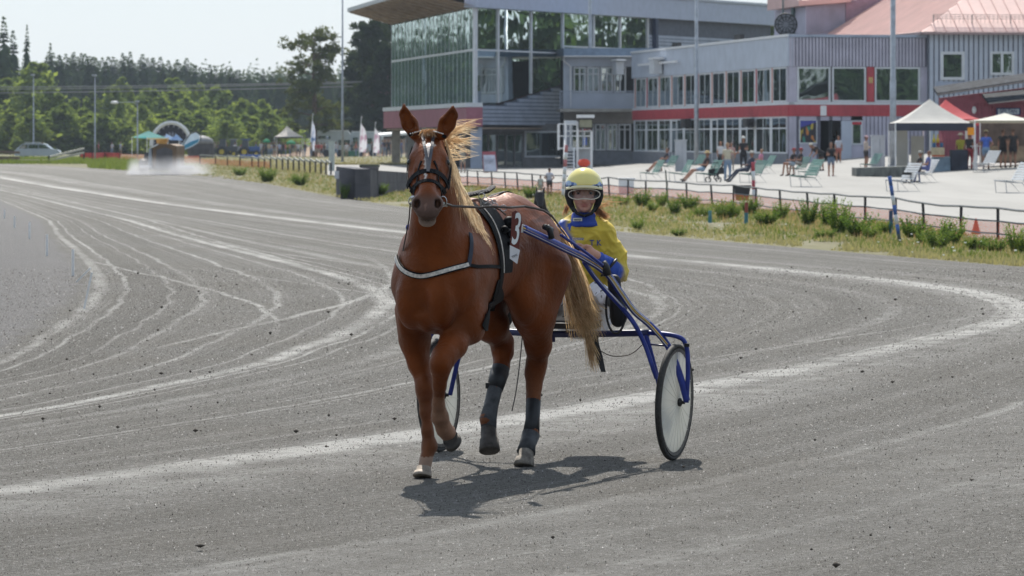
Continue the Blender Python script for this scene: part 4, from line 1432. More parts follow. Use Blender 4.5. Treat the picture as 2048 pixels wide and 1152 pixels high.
# ------------------------------------------------ dish on the roof and steel mast
dish = empty('roof_dish', FA.P(FA.s(1571), 8.1, -1.5), 'round dark mesh dish with spokes on the pavilion roof', 'satellite dish')
c_ = W(1572, 49, 236.5)
mb = MB()
for k in range(3):
 rr = .66 - .2 * k
 mb.tube([c_ + Vector((math.cos(a) * rr, 0 + .1 * k, math.sin(a) * rr)) for a in np.linspace(0, 6.283, 25)], .035, 5, caps=False)
for k in range(12):
 a = k * math.pi / 6
 mb.bar(c_ + Vector((math.cos(a) * .1, .2, math.sin(a) * .1)), c_ + Vector((math.cos(a) * .66, 0, math.sin(a) * .66)), .05)
mb.build('ribs', M_blackb, dish)
mb = MB(); mb.lathe(c_ + Vector((0, .25, 0)), [(.2, -.1), (.64, -.22), (.65, -.2), (.2, .0)], 24, ax=(0, 1, 0)); mb.build('reflector', mat('dish_mesh', (.16, .17, .2), .6), dish, smooth=True)
mb = MB(); mb.tube([c_ + Vector((0, .3, 0)), Vector((c_.x, c_.y + .3, 7.9))], .09, 8); mb.build('stand', M_greyd, dish)
mast = empty('steel_mast', W(1598, 80, 262), 'green grey steel mast with spiral stair behind the dish', 'mast')
mb = MB()
zt = 262
for (x0, x1) in ((1566, 1566), (1586, 1586), (1605, 1605)):
 mb.tube([Vector(((x0 - CXP) / FPX * zt, zt, 5)), Vector(((x1 - CXP) / FPX * zt, zt, 16))], .06 if x0 != 1586 else .14, 6)
for k in range(10):
 h_ = 9.0 + k * .45
 mb.bar(Vector(((1568 + (k * 7) % 30 - CXP) / FPX * zt, zt, h_)), Vector(((1583 + (k * 7) % 30 - CXP) / FPX * zt, zt, h_)), .5, .05)
mb.build('frame', mat('mast_green', (.10, .16, .16), .5), mast)

# ------------------------------------------------ tall light poles
def pole(px, base_py, r0, r1, top=16, label='', lean=0.0, m=M_steel2, arm=False, z=None, group='tall lamp poles on the terrace'):
 p = G(px, base_py) if z is None else Vector(((px - CXP) / FPX * z, z, gh(0, z)))
 e_ = empty('lamp_pole', p, label, 'lamp pole', group)
 mb = MB(); mb.tube([p, p + Vector((lean, 0, top * .28)), p + Vector((lean * 1.2, 0, top * .281)), p + Vector((lean * 3, 0, top))], [r0, r0, r0 * .85, r1], 12)
 mb.build('shaft', m, e_, smooth=True)
 mb = MB(); mb.box(p + Vector((0, 0, .04)), (r0 * 3.2, r0 * 3.2, .08)); mb.build('base_plate', m, e_)
 mb = MB(); t_ = p + Vector((lean * 3, 0, top)); mb.box(t_ + Vector((0, -.6, .1)), (.3, 1.4, .16)); mb.build('lamp_head', m, e_)
 return e_
pole(1786, 333, .155, .11, 15, 'thick grey lamp pole beside the white market tent')
pole(1393, 330, .135, .09, 16, 'tall grey lamp pole in front of the long window facade')
pole(1180, 334, .150, .10, 16, 'tall grey lamp pole behind the white judges tower')
pole(685, 324, .105, .055, 15, 'slim grey lamp pole left of the grandstand in front of the caravans')
for px, py, top_, lb in ((190, 322, 13, 'thin lamp pole second from the left, before the birches'), (67, 318, 13.5, 'thin lamp pole rising behind the parked silver car'), (275, 320, 9.3, 'thin dark lamp pole left of the water truck')):
 pole(px, py, .075, .045, 1.0 and (py - (153 if px == 190 else 152 if px == 67 else 205)) / FPX * G(px, py).y, lb, group='thin poles along the far bend')
# ================================================================ TREES
M_conif = leaf_mat('conifer_needles', (0.035, 0.070, 0.032), (0.090, 0.130, 0.055), 0.35, 0.15)
M_birch = leaf_mat('birch_leaves', (0.085, 0.135, 0.045), (0.23, 0.29, 0.10), 0.5, 0.18)
M_pine = leaf_mat('pine_needles', (0.045, 0.070, 0.030), (0.11, 0.125, 0.050), 0.35, 0.4)
M_fir_d = leaf_mat('dark_fir_needles', (0.014, 0.028, 0.013), (0.045, 0.065, 0.028), 0.25, 0.4)
M_bark = mat('bark', (0.10, 0.065, 0.045), 0.9, 0.25, 3)
M_birchbark = mat('birch_bark', (0.42, 0.40, 0.37), 0.8, 0.35, 4)

def tris_from(C, N, S, elong=1.6):
 """random leaf-clump quads: centres, normals, sizes"""
 n = len(C)
 a = np.cross(N, rng.normal(size=(n, 3))); a /= np.linalg.norm(a, axis=1)[:, None] + 1e-9
 b = np.cross(N, a)
 V = np.empty((n, 4, 3))
 V[:, 0] = C - a * S[:, None] * elong * .5
 V[:, 1] = C - b * S[:, None] * .42 + a * S[:, None] * (rng.random((n, 1)) - .5) * .5
 V[:, 2] = C + a * S[:, None] * elong * .5
 V[:, 3] = C + b * S[:, None] * .42 + a * S[:, None] * (rng.random((n, 1)) - .5) * .5
 F = np.arange(n * 4).reshape(-1, 4)
 return V.reshape(-1, 3), F

def crown_lobes(h0, h1, r, nl, prof):
 out = []
 for i in range(nl):
  t = (i + rng.random()) / nl
  a = rng.random() * 6.283
  rr = r * prof(t)
  d = rr * (0.25 + 0.6 * rng.random())
  out.append((np.array([math.cos(a) * d, math.sin(a) * d, h0 + (h1 - h0) * t]), rr * (0.30 + 0.25 * rng.random())))
 return out
def birch_mesh(name, h=1.0, n=2600, leaf=0.022, slim=0.22, material=None):
 lobes = crown_lobes(0.10, 0.93, slim, 30, lambda t: max(.05, math.sin((t * .84 + .16) ** .8 * math.pi)) ** .75 + .04)
 C, Nn = [], []
 for c, r in lobes:
  k = n // len(lobes)
  d = rng.normal(size=(k, 3)); d /= np.linalg.norm(d, axis=1)[:, None]
  q = c + d * (r * (0.35 + 0.95 * rng.random((k, 1)))) * np.array([1, 1, 1.15])
  C.append(q); Nn.append(d + rng.normal(size=(k, 3)) * .6)
 C = np.concatenate(C); Nn = np.concatenate(Nn); Nn /= np.linalg.norm(Nn, axis=1)[:, None]
 S = leaf * (0.6 + 0.9 * rng.random(len(C)))
 V, F = tris_from(C, Nn, S)
 return np_mesh(name, V * h, F, material or M_birch)
def trunk_mesh(name, h=1.0, r=.012, top=.9, material=None, branches=6):
 b = MB()
 b.tube([(0, 0, -.02), (.004, 0, top * .35), (-.003, .004, top * .7), (0, 0, top)], [r, r * .8, r * .5, r * .12], 7)
 for i in range(branches):
  z = top * (.25 + .6 * i / branches); a = rng.random() * 6.283; l = .12 * (1.1 - z)
  b.tube([(0, 0, z), (math.cos(a) * l * .6, math.sin(a) * l * .6, z + l * .5), (math.cos(a) * l, math.sin(a) * l, z + l)], [r * .35, r * .2, r * .06], 4)
 return b.mesh(name, material or M_bark, smooth=True)
def conifer_mesh(name, n_lev=20, per=11, r=.15, material=None, seed=0):
 V, F = [], []
 for i in range(n_lev):
  t = i / (n_lev - 1)
  z = .08 + .90 * t
  rr = r * (1 - t) ** .75 * (.8 + .4 * rng.random()) + .014
  for k in range(per if t < .9 else per // 2):
   a = rng.random() * 6.283
   l = rr * (.6 + .6 * rng.random())
   d = np.array([math.cos(a), math.sin(a), 0]); s = np.array([-math.sin(a), math.cos(a), 0])
   w = .045 * (1.15 - t * .75)
   z0 = z + rng.random() * .02; dr = -l * (.35 + .3 * rng.random()) + (.03 if t > .8 else 0)
   n0 = len(V)
   V += [d * .004 + [0, 0, z0 + .012], d * l * .55 + s * w + [0, 0, z0 + dr * .45], d * l + [0, 0, z0 + dr], d * l * .55 - s * w + [0, 0, z0 + dr * .45 - .004]]
   F.append((n0, n0 + 1, n0 + 2, n0 + 3))
 V += [np.array([-.006, 0, .96]), np.array([.006, 0, .96]), np.array([0, 0, 1.03]), np.array([0, .004, .96])]
 F.append((len(V) - 4, len(V) - 3, len(V) - 2, len(V) - 1))
 return np_mesh(name, np.array(V), F, material or M_conif)

CONS = [conifer_mesh('crown', 34 + i, 20, .13 + .02 * i) for i in range(4)]
BIRS = [birch_mesh('crown', 1.0, 2800, .034, .23 + .03 * i) for i in range(4)]
TRK = trunk_mesh('trunk'); TRKB = trunk_mesh('trunk', r=.010, material=M_birchbark)

def tree(name, me_c, me_t, loc, h, w, label, cat='tree', group=None):
 e_ = empty(name, loc, label, cat, group)
 e_.scale = (w, w, h); e_.rotation_euler = (0, 0, random.random() * 6.28)
 c = link_mesh('crown', me_c, e_); t_ = link_mesh('trunk', me_t, e_)
 return e_
def pz(px, z):
 x = (px - CXP) / FPX * z
 return Vector((x, z, gh(x, z)))
def top_h(py, z): return CAM_H + (HYP - py) / FPX * z

# sandy bank behind the caravans
def bank_mesh():
 rows = []
 for i in range(12):
  t = i / 11
  y = 482 + t * 50
  r = []
  for j in range(60):
   px = 540 + j * 7.0
   x = (px - CXP) / FPX * y
   prof = 3.4 * math.sin(max(0, min(1, (px - 575) / 260)) * math.pi * .55) * (1 if px < 780 else max(0, 1 - (px - 780) / 160))
   hgt = prof * (sstep(0, .45, t)) * (1 + .25 * mnoise.noise(Vector((x * .25, y * .2, 0))))
   r.append((x, y, gh(x, y) + hgt - (.1 if t == 0 or j in (0, 59) else 0)))
  rows.append(r)
 return grid_mesh('sand_bank', rows, mat('sandy_soil', (0.27, 0.19, 0.13), 0.95, 0.22, 0.5, bump=.3, bscale=2))
o = link_mesh('sand_bank', bank_mesh()); o['kind'] = 'structure'; o['label'] = 'bare sandy bank behind the caravans'

# distant rolling forest hill
rows = []
for y in (600, 660, 740, 840, 960, 1150, 1400, 1800, 2400):
 r = []
 for x in range(-900, 700, 40):
  h_ = (y - 600) * .0135 + max(0, mnoise.noise(Vector((x * .0022, y * .0016, 5)))) * (y - 600) * .010
  r.append((x, y, -0.6 + h_ + (.5 if y > 600 else 0)))
 rows.append(r)
HILL = rows
o = link_mesh('forest_hill', grid_mesh('forest_hill', rows, mat('forest_floor', (.045, .06, .025), .95, .3, .05))); o['kind'] = 'structure'; o['label'] = 'low wooded hills on the horizon'
def hill_h(x, y):
 h_ = (y - 600) * .0135 + max(0, mnoise.noise(Vector((x * .0022, y * .0016, 5)))) * (y - 600) * .010
 return -0.2 + max(0, h_)

# near row of conifers: individuals
k = 0
cl = ['tall dark conifer on the skyline at the left edge of the picture', 'slender pointed conifer standing free right of the tall dark ones']
special = [(8, 38, 640, 4.4), (26, 66, 655, 4.4), (-22, 50, 650, 4.4), (54, 54, 650, 3.4), (101, 90, 720, 3.2), (-60, 60, 650, 4)]
for i, (px, ty, z, w) in enumerate(special):
 p = pz(px, z); h_ = top_h(ty, z) - p.z
 lb = ['tallest dark conifer at the left edge of the picture', 'dark conifer just right of the tallest one at the left edge', 'dark conifer left of the tallest one, partly out of the picture', 'slender pointed conifer standing free beside the dark group', 'small pointed conifer poking above the even treeline', 'dark conifer at the very edge of the wood, mostly out of the picture'][i]
 tree('conifer', CONS[i % 4], TRK, p, h_, h_ * (w / 4) * (.9 if i != 3 else .55), lb, group='conifers at the left edge')
LMK = [('%s conifer from the left on the skyline between the two left lamp poles', 190), ('%s skyline conifer right of the second lamp pole, before the street lamp', 275), ('%s skyline conifer right of the street lamp, above the stage arch', 402),
  ('%s skyline conifer right of the round tent, above the tractors', 540), ('%s skyline conifer behind the lone pine, counted from its left', 690), ('%s skyline conifer behind the dark firs, right of the slim lamp pole', 9999)]
for i in range(110):
 px = 95 + (800 - 95) * (i + random.random() * .8) / 110
 z = 760 + 130 * random.random()
 x = (px - CXP) / FPX * z
 ty = float(np.interp(px, [90, 200, 300, 400, 540, 800], [112, 118, 122, 136, 150, 150])) + random.gauss(0, 6)
 zb = hill_h(x, z); h_ = max(6, top_h(ty, z) - zb)
 lm_ = [l_ for l_, p_ in LMK if px < p_]
 tree('conifer', CONS[i % 4], TRK, (x, z, zb), h_, h_ * (1.1 + .6 * random.random()), lm_[0] % nth(lm_[0]), group='conifers of the distant wood')

def forest_stuff(name, pts, meshes, material, label):
 """many trees joined into one mass: pts = (x, y, z, h, w)"""
 Vs, Fs, n0 = [], [], 0
 src = []
 for me in meshes:
  v = np.empty(len(me.vertices) * 3, dtype=np.float32); me.vertices.foreach_get('co', v)
  f = np.empty(len(me.loops), dtype=np.int32); me.loops.foreach_get('vertex_index', f)
  src.append((v.reshape(-1, 3), f.reshape(-1, 4)))
 for i, (x, y, z, h_, w) in enumerate(pts):
  v, f = src[i % len(src)]
  a = rng.random() * 6.283; c_, s_ = math.cos(a), math.sin(a)
  q = np.stack([(v[:, 0] * c_ - v[:, 1] * s_) * w + x, (v[:, 0] * s_ + v[:, 1] * c_) * w + y, v[:, 2] * h_ + z], 1)
  Vs.append(q); Fs.append(f + n0); n0 += len(v)
 o = link_mesh(name, np_mesh(name, np.concatenate(Vs), np.concatenate(Fs), material))
 o['kind'] = 'stuff'; o['label'] = label
 return o
LOWC = [conifer_mesh('low_crown', 15, 10, .18 + .02 * i) for i in range(3)]
pts = []
for i in range(1150):
 z = 880 + 900 * random.random() ** 1.2
 px = -500 + 1500 * random.random()
 x = (px - CXP) / FPX * z
 zb = hill_h(x, z)
 pts.append((x, z, zb, 10 + 6 * random.random(), 17 + 7 * random.random()))
forest_stuff('distant_forest', pts, LOWC, M_conif, 'hazy mass of distant conifer forest on the hills')
# woods that ring the place outside the picture (seen in the window reflections)
pts = []
for i in range(700):
 a = random.random() * 6.283; r_ = 95 + 150 * random.random()
 x, y = math.cos(a) * r_ - 60, math.sin(a) * r_ + 60
 if y > 10 and -.155 * y - 6 < x < .155 * y + 60: continue
 if x > -60 and y > 0 : continue
 pts.append((x, y, gh(0, 0), 10 + 6 * random.random(), 16 + 8 * random.random()))
for i in range(420):
 x = -260 + 520 * random.random(); y = -70 - 130 * random.random()
 pts.append((x, y, gh(0, 0), 21 + 9 * random.random(), 22 + 9 * random.random()))
for i in range(500):
 y = 180 + 500 * random.random(); x = .2 * y + 22 + 200 * random.random()
 pts.append((x, y, 2, 17 + 9 * random.random(), 22 + 9 * random.random()))
for i in range(1300):
 y = 340 + 620 * random.random(); x = -.14 * y - 14 - 200 * random.random() ** 1.3
 pts.append((x, y, gh(x, y), 16 + 9 * random.random(), 22 + 9 * random.random()))
forest_stuff('surrounding_forest', pts, LOWC, M_conif, 'conifer wood ringing the race track beyond the picture')

# birches and bushes behind the far bend: individuals
bt = [(-30, 200, 430), (12, 150, 436), (40, 165, 440), (75, 118, 430), (105, 170, 415), (128, 205, 400), (150, 190, 430), (172, 214, 410), (182, 180, 440), (205, 225, 400), (225, 165, 440), (240, 200, 420), (262, 180, 445), (285, 205, 415), (300, 170, 440), (318, 190, 430), (340, 180, 445), (352, 205, 420), (372, 190, 445), (392, 222, 400), (410, 205, 425), (430, 165, 450), (440, 215, 410), (455, 240, 390), (470, 200, 430), (486, 192, 420), (505, 205, 410), (520, 195, 425), (535, 215, 405), (545, 235, 395), (300, 235, 390), (340, 245, 385), (20, 215, 400), (60, 225, 395), (395, 160, 470), (350, 150, 480), (245, 150, 480)]
adj = ['pale green', 'fresh green', 'rounded green', 'feathery green', 'deep green', 'yellowish green']
for i, (px, ty, z) in enumerate(bt):
 z = z * 1.36
 p = pz(px, z); h_ = (top_h(ty, z) - p.z) * 1.02
 ww = h_ * random.uniform(.95, 2.0) if h_ > 7 else h_ * 2.0
 spot = 'behind the silver car' if px < 120 else 'left of the water truck' if px < 270 else 'behind the leaning flag' if px < 400 else 'behind the parked tractors and crowd' if px < 500 else 'left of the lone pine'
 size = 'tall' if h_ > 9.5 else 'mid-high' if h_ > 6 else 'low'
 tree('birch', BIRS[i % 4], TRKB, p, h_, ww, f'{adj[i % 6]} {size} birch {spot}, ' + nth(adj[i % 6] + size + spot) + ' of that sort', group='birch thicket behind the far bend')
pts = []
for i in range(260):
 px = -120 + 690 * random.random(); z = 540 + 90 * random.random(); p = pz(px, z)
 pts.append((p.x, p.y, p.z - .3, 3.2 + 3.8 * random.random(), 9 + 6 * random.random()))
LOWB = [birch_mesh('low_birch', 1.0, 500, .055, .25 + .03 * i) for i in range(3)]
forest_stuff('undergrowth', pts, LOWB, M_birch, 'leafy undergrowth along the edge of the wood')

# lone pine with visible limbs
def pine(px, base_py, top_py, z, wid_px, label, dark=False, seed=1, n=7000):
 r_ = np.random.default_rng(seed)
 p = pz(px, z); H_ = top_h(top_py, z) - p.z; R_ = wid_px / FPX * z / 2
 e_ = empty('pine_tree', p, label, 'tree')
 b = MB()
 pts_ = [p + Vector((0, 0, -.2)), p + Vector((.1, 0, H_ * .35)), p + Vector((-.05, 0, H_ * .65)), p + Vector((.05, 0, H_ * .95))]
 b.tube(pts_, [.36, .28, .18, .05], 8)
 tips_ = []
 nl = 30 if not dark else 46
 for i in range(nl):
  t = .20 + .74 * (i + r_.random()) / nl if not dark else .12 + .82 * (i + r_.random()) / nl
  a = r_.random() * 6.283
  prof = math.sin(min(1, (t - .12) * 1.02) ** .8 * math.pi) ** .55 if not dark else (1.1 - t) ** .5
  l = R_ * (.55 + .55 * r_.random()) * max(.25, prof)
  s = p + Vector((0, 0, H_ * t))
  m_ = s + Vector((math.cos(a) * l * .5, math.sin(a) * l * .5, l * .10 - (.25 if t < .3 else 0)))
  e = s + Vector((math.cos(a) * l, math.sin(a) * l, l * (.35 if t > .5 else .02)))
  b.tube([s, m_, e], [.12 * (1.1 - t * .6), .07, .015], 5)
  for q in range(9):
   u = .35 + .65 * r_.random()
   c = (s.lerp(m_, u * 2) if u < .5 else m_.lerp(e, u * 2 - 1)) + Vector((r_.normal() * .5, r_.normal() * .5, r_.normal() * .32))
   tips_.append((np.array(c), .46 + .5 * r_.random()))
 b.build('trunk', M_bark, e_, smooth=True)
 C, Nn = [], []
 k_ = n // len(tips_)
 for c, rr in tips_:
  d = r_.normal(size=(k_, 3)); d /= np.linalg.norm(d, axis=1)[:, None]
  C.append(c + d * rr * (.3 + .7 * r_.random((k_, 1))) * np.array([1, 1, .6])); Nn.append(d * .4 + r_.normal(size=(k_, 3)))
 C = np.concatenate(C); Nn = np.concatenate(Nn); Nn /= np.linalg.norm(Nn, axis=1)[:, None]
 V_, F_ = tris_from(C, Nn, (.23 if not dark else .38) * (.6 + .8 * r_.random(len(C))), 2.0)
 link_mesh('crown', np_mesh('crown', V_ - np.array(p), F_, M_fir_d if dark else M_pine), e_)
 return e_
pine(628, 290, 58, 468, 150, 'lone open-crowned pine with spreading limbs left of the slim lamp pole', seed=4, n=7500)
for i, (px, ty, z, w, n) in enumerate([(745, 36, 300, 110, 14000), (800, 20, 310, 120, 9000), (715, 95, 318, 70, 5000), (775, 80, 292, 90, 9000)]):
 pine(px, 290, ty, z + 205, w, ['tall dense dark fir beside the left end of the grandstand', 'dark fir rising behind the grandstand glass', 'smaller dark fir between the lamp pole and the tallest fir', 'broad dark fir touching the grandstand corner'][i], dark=True, seed=11 + i, n=n)
# treetops behind the grandstand roof
for i, (px, ty) in enumerate([(1262, -6), (1300, 0), (1345, -8), (1395, 2), (1440, -4), (1490, 4), (1530, -10), (1558, 6)]):
 z = 345 + 6 * i; p = pz(px, z); h_ = top_h(ty, z) - p.z
 tree('conifer', BIRS[i % 4], TRK, p, h_, h_ * .8, ['leafy crown showing above the far left of the grandstand roof edge', 'crown above the roof edge right of the dark downpipe', 'crown above the roof between downpipe and grey lamp pole', 'crown above the roof just behind the grey lamp pole', 'crown above the roof left of the roof ladder', 'crown above the roof right of the roof ladder', 'crown above the roof end near the steel mast', 'rightmost crown above the roof, behind the steel mast'][i], group='treetops behind the grandstand')
# ================================================================ THE HORSE
HTH = math.radians(22.0)
HX0, HZ0 = -0.32, 22.95
hs, hc = math.sin(HTH), math.cos(HTH)
HO = Vector((HX0, HZ0, 0.024))
def hw(f, l, u):
 """horse frame (forward, left, up) -> world"""
 return Vector((HX0 - hs * f + hc * l, HZ0 - hc * f - hs * l, u))
def Hf(px, py, f):
 """horse-frame point seen at a pixel, given its forward coordinate"""
 z = HZ0
 for _ in range(30):
  X = (px - CXP) / FPX * z
  l = (X - HX0 + hs * f) / hc
  z = HZ0 - hc * f - hs * l
 return np.array((f, l, CAM_H - (py - HYP) / FPX * z))
def toW(a):
 return hw(*a)

CH = (0.138, 0.033, 0.0078)       # chestnut coat
CHd = (0.075, 0.021, 0.008)
prims = []
def E(c, r, col=CH, k=0.05, rot=None, sub=False): prims.append(ellipsoid(c, r, col, k, rot, sub))
def Lm(a, b, ra, rb, col=CH, k=0.03, axis=None, q=1.0, sub=False): prims.append(limb(a, b, ra, rb, col, k, axis, q, sub))

# trunk
Lm((0.12, 0, 1.175), (-0.48, 0, 1.265), 0.315, 0.275, k=0.08, axis=(0, 1, 0), q=0.82)
E((-0.78, 0, 1.31), (0.36, 0.245, 0.285), k=0.12)
E((-0.93, 0, 1.27), (0.22, 0.225, 0.27), k=0.1)
Lm((0.16, 0, 1.47), (-0.22, 0, 1.455), 0.10, 0.11, k=0.12)
Lm((-0.2, 0, 1.44), (-0.75, 0, 1.465), 0.11, 0.13, k=0.1)
E((0.30, 0, 1.13), (0.22, 0.20, 0.30), k=0.1)
for s in (1, -1):
 E((0.22, 0.135 * s, 1.13), (0.19, 0.115, 0.29), k=0.05)               # shoulder
 E((0.34, 0.135 * s, 1.11), (0.11, 0.095, 0.16), k=0.06)               # point of shoulder
 E((0.42, 0.092 * s, 1.03), (0.115, 0.088, 0.17), k=0.022)
 E((0.20, 0.205 * s, 0.96), (0.12, 0.05, 0.17), k=0.03)
 Lm((0.28, 0.17 * s, 1.34), (0.33, 0.185 * s, 1.10), 0.04, 0.06, k=0.04)
 E((-0.70, 0.200 * s, 1.36), (0.14, 0.05, 0.09), k=0.04)              # pectoral
 E((-0.95, 0.140 * s, 1.15), (0.20, 0.115, 0.30), k=0.09)             # buttock
 E((-0.80, 0.155 * s, 1.05), (0.21, 0.115, 0.26), k=0.08)               # thigh
 E((-0.66, 0.15 * s, 1.00), (0.12, 0.08, 0.14), k=0.07)
E((0.42, 0, 0.97), (0.08, 0.05, 0.12), k=0.06)
# neck
Nb = np.array((0.24, 0.0, 1.34));
PO = np.array((0.64, 0.102, 1.950))                                       # poll
hd = np.array((0.927, 0.375, 0.0)); hl = np.array((-0.375, 0.927, 0.0)); up = np.array((0, 0, 1.0))
ang = math.radians(42)
ha = hd * math.cos(ang) - up * math.sin(ang)                              # along the face, poll to nose
hn = hd * math.sin(ang) + up * math.cos(ang)                              # off the face, forward/up
def HP(a, w, d):
 return PO + ha * a + hl * w + hn * d
N1 = HP(0.02, 0, -0.09)
mid = (Nb + N1) / 2 + np.array((-0.01, 0.0, 0.03))
Lm(Nb, mid, 0.26, 0.165, k=0.09, axis=(0, 1, 0), q=0.62)
Lm(mid, N1 + np.array((-.02, 0, -.02)), 0.165, 0.110, k=0.05, axis=(0, 1, 0), q=0.68)
Lm((0.30, 0, 1.20), (0.50, 0.07, 1.66), 0.13, 0.075, k=0.08)
Lm((-0.02, 0, 1.50), PO - hd * 0.10 + up * -0.02, 0.07, 0.045, k=0.08)    # crest
# head
Rm = np.stack([ha, hl, hn], 1)
HSC = 0.95
EARS = []
def HP(a, w, d):
 return PO + ha * (a * HSC) + hl * (w * HSC * 1.05) + hn * (d * HSC)
def EH(a, w, d, r, col=CH, k=0.03, sub=False):
 E(HP(a, w, d), (r[0] * HSC, r[1] * HSC * 1.05, r[2] * HSC), col=col, k=k, rot=Rm, sub=sub)
EH(0.10, 0, -0.095, (0.155, 0.104, 0.095), k=0.04)
EH(0.17, 0, -0.165, (0.17, 0.078, 0.100), k=0.05)             # jaws
Lm(HP(0.14, 0, -0.070), HP(0.47, 0, -0.065), 0.092, 0.060, k=0.04, axis=hl, q=1.02)
Lm(HP(0.20, 0, -0.150), HP(0.47, 0, -0.120), 0.074, 0.044, k=0.05, axis=hl, q=0.95)
Lm(HP(0.12, 0, -0.026), HP(0.47, 0, -0.020), 0.050, 0.034, k=0.03)       # nasal bone
GRY = (0.060, 0.045, 0.040)
EH(0.505, 0, -0.085, (0.075, 0.074, 0.072), col=CHd, k=0.04)  # muzzle
EH(0.560, 0, -0.088, (0.042, 0.060, 0.052), col=GRY, k=0.03)  # upper lip
EH(0.560, 0, -0.150, (0.044, 0.050, 0.040), col=(0.26, 0.21, 0.18), k=0.015)  # lower lip, pale
EH(0.592, 0, -0.124, (0.03, 0.060, 0.0045), col=(0.02, 0.014, 0.012), k=0.008, sub=True)   # mouth
for s in (1, -1):
 EH(0.165, 0.090 * s, -0.070, (0.055, 0.028, 0.034), k=0.02)    # eye socket
 EH(0.145, 0.082 * s, -0.040, (0.045, 0.022, 0.020), k=0.02)    # brow
 EH(0.520, 0.056 * s, -0.058, (0.046, 0.033, 0.038), col=GRY, k=0.018)
 EH(0.543, 0.058 * s, -0.034, (0.031, 0.019, 0.026), col=(0.004, 0.003, 0.003), k=0.008, sub=True)
 EH(0.168, 0.121 * s, -0.066, (0.024, 0.013, 0.017), col=(0.01, 0.007, 0.006), k=0.008, sub=True)
 EH(0.24, 0.082 * s, -0.13, (0.11, 0.030, 0.06), k=0.04)         # cheek
 EH(0.33, 0.068 * s, -0.070, (0.11, 0.012, 0.012), k=0.015)       # facial crest
 EH(0.36, 0.060 * s, -0.030, (0.10, 0.014, 0.020), k=0.02, sub=True)
 # ear: a curved pointed cup
 if s > 0:
  e0, e1, e2, e3 = [Hf(x, y, PO[0] - 0.02) for x, y in ((884, 268), (894, 247), (904, 230), (906, 212))]
 else:
  e0, e1, e2, e3 = [Hf(x, y, PO[0] - 0.02) for x, y in ((830, 268), (819, 247), (810, 228), (808, 209))]
 Lm(e0, e1, 0.036, 0.047, k=0.02, axis=hd, q=0.8)
 Lm(e1, e2, 0.047, 0.034, k=0.012, axis=hd, q=0.75)
 Lm(e2, e3, 0.033, 0.010, k=0.01, axis=hd, q=0.7)
 ed = (0.030, 0.011, 0.006)
 Lm(e1 + hd * 0.026 - up * 0.008, e2 + hd * 0.020, 0.030, 0.022, col=ed, k=0.006, sub=True)
 Lm(e2 + hd * 0.020, e3 + hd * 0.010 - up * 0.03, 0.022, 0.004, col=ed, k=0.008, sub=True)
 EARS.append((e1, e2, e3))
# creases and hollows of the muscles
for s in (1, -1):
 Lm((0.535, 0.015 * s, 1.14), (0.525, 0.01 * s, 0.97), 0.010, 0.014, k=0.05, sub=True)
 Lm((0.42, 0.185 * s, 1.42), (0.49, 0.185 * s, 1.22), 0.010, 0.014, k=0.05, sub=True)
 Lm((0.06, 0.310 * s, 1.36), (0.02, 0.305 * s, 1.08), 0.012, 0.016, k=0.06, sub=True)
 Lm((-0.60, 0.305 * s, 1.32), (-0.66, 0.288 * s, 1.05), 0.014, 0.018, k=0.06, sub=True)

HOOF = (0.055, 0.048, 0.042)
def chain(pts, col=CH, k=0.02):
 for (a, ra), (b, rb) in zip(pts[:-1], pts[1:]):
  Lm(a, b, ra, rb, col=col, k=k)
# fore leg on the ground (the horse's right, at the left of the picture)
j = [Hf(824, 620, .16), Hf(829, 680, .13), Hf(838, 728, .155), Hf(849, 768, .175), Hf(850, 786, .175), Hf(852, 822, .165), Hf(855, 862, .155), Hf(859, 893, .15), Hf(852, 920, .185), Hf(849, 936, .20)]
r = [.10, .078, .058, .047, .046, .032, .029, .040, .032, .04]
chain(list(zip(j, r)), k=0.035)
E(Hf(829, 655, .18), (.08, .075, .16), k=.07)
E(Hf(848, 776, .205), (.035, .042, .05), k=.03)
E(Hf(861, 893, .125), (.03, .03, .03), k=.02)
FRh = Hf(851, 948, .215)
# raised fore leg (left), knee bent
j = [Hf(925, 600, .20), Hf(921, 650, .26), Hf(906, 690, .37), Hf(889, 712, .46), Hf(881, 728, .50)]
r = [.115, .096, .076, .063, .060]
chain(list(zip(j, r)), k=0.04)
E(Hf(880, 727, .525), (.038, .046, .058), k=.03)
E(Hf(940, 640, .22), (.09, .07, .13), k=.06)
j = [Hf(881, 738, .50), Hf(879, 772, .46), Hf(877, 806, .41), Hf(880, 833, .365)]
chain(list(zip(j, [.054, .037, .034, .047])), col=CH, k=.02)
j = [Hf(880, 833, .365), Hf(888, 858, .31), Hf(895, 866, .275)]
chain(list(zip(j, [.047, .043, .050])), k=.02)
FLh = [Hf(888, 858, .31), Hf(905, 870, .23)]
# hind leg on the ground (left hind)
j = [np.array((-.90, .15, 1.15)), np.array((-.82, .155, .90)), Hf(1077, 690, -.93), Hf(1073, 728, -1.0), Hf(1069, 748, -1.0), Hf(1068, 775, -.985), Hf(1067, 800, -.965), Hf(1065, 840, -.91), Hf(1062, 868, -.87), Hf(1055, 890, -.82), Hf(1052, 905, -.79)]
r = [.20, .125, .074, .055, .052, .040, .034, .032, .040, .034, .042]
chain(list(zip(j, r)), k=0.04)
Lm(Hf(1079, 715, -1.07), Hf(1077, 742, -1.05), .025, .032, k=.03)
HLj = j
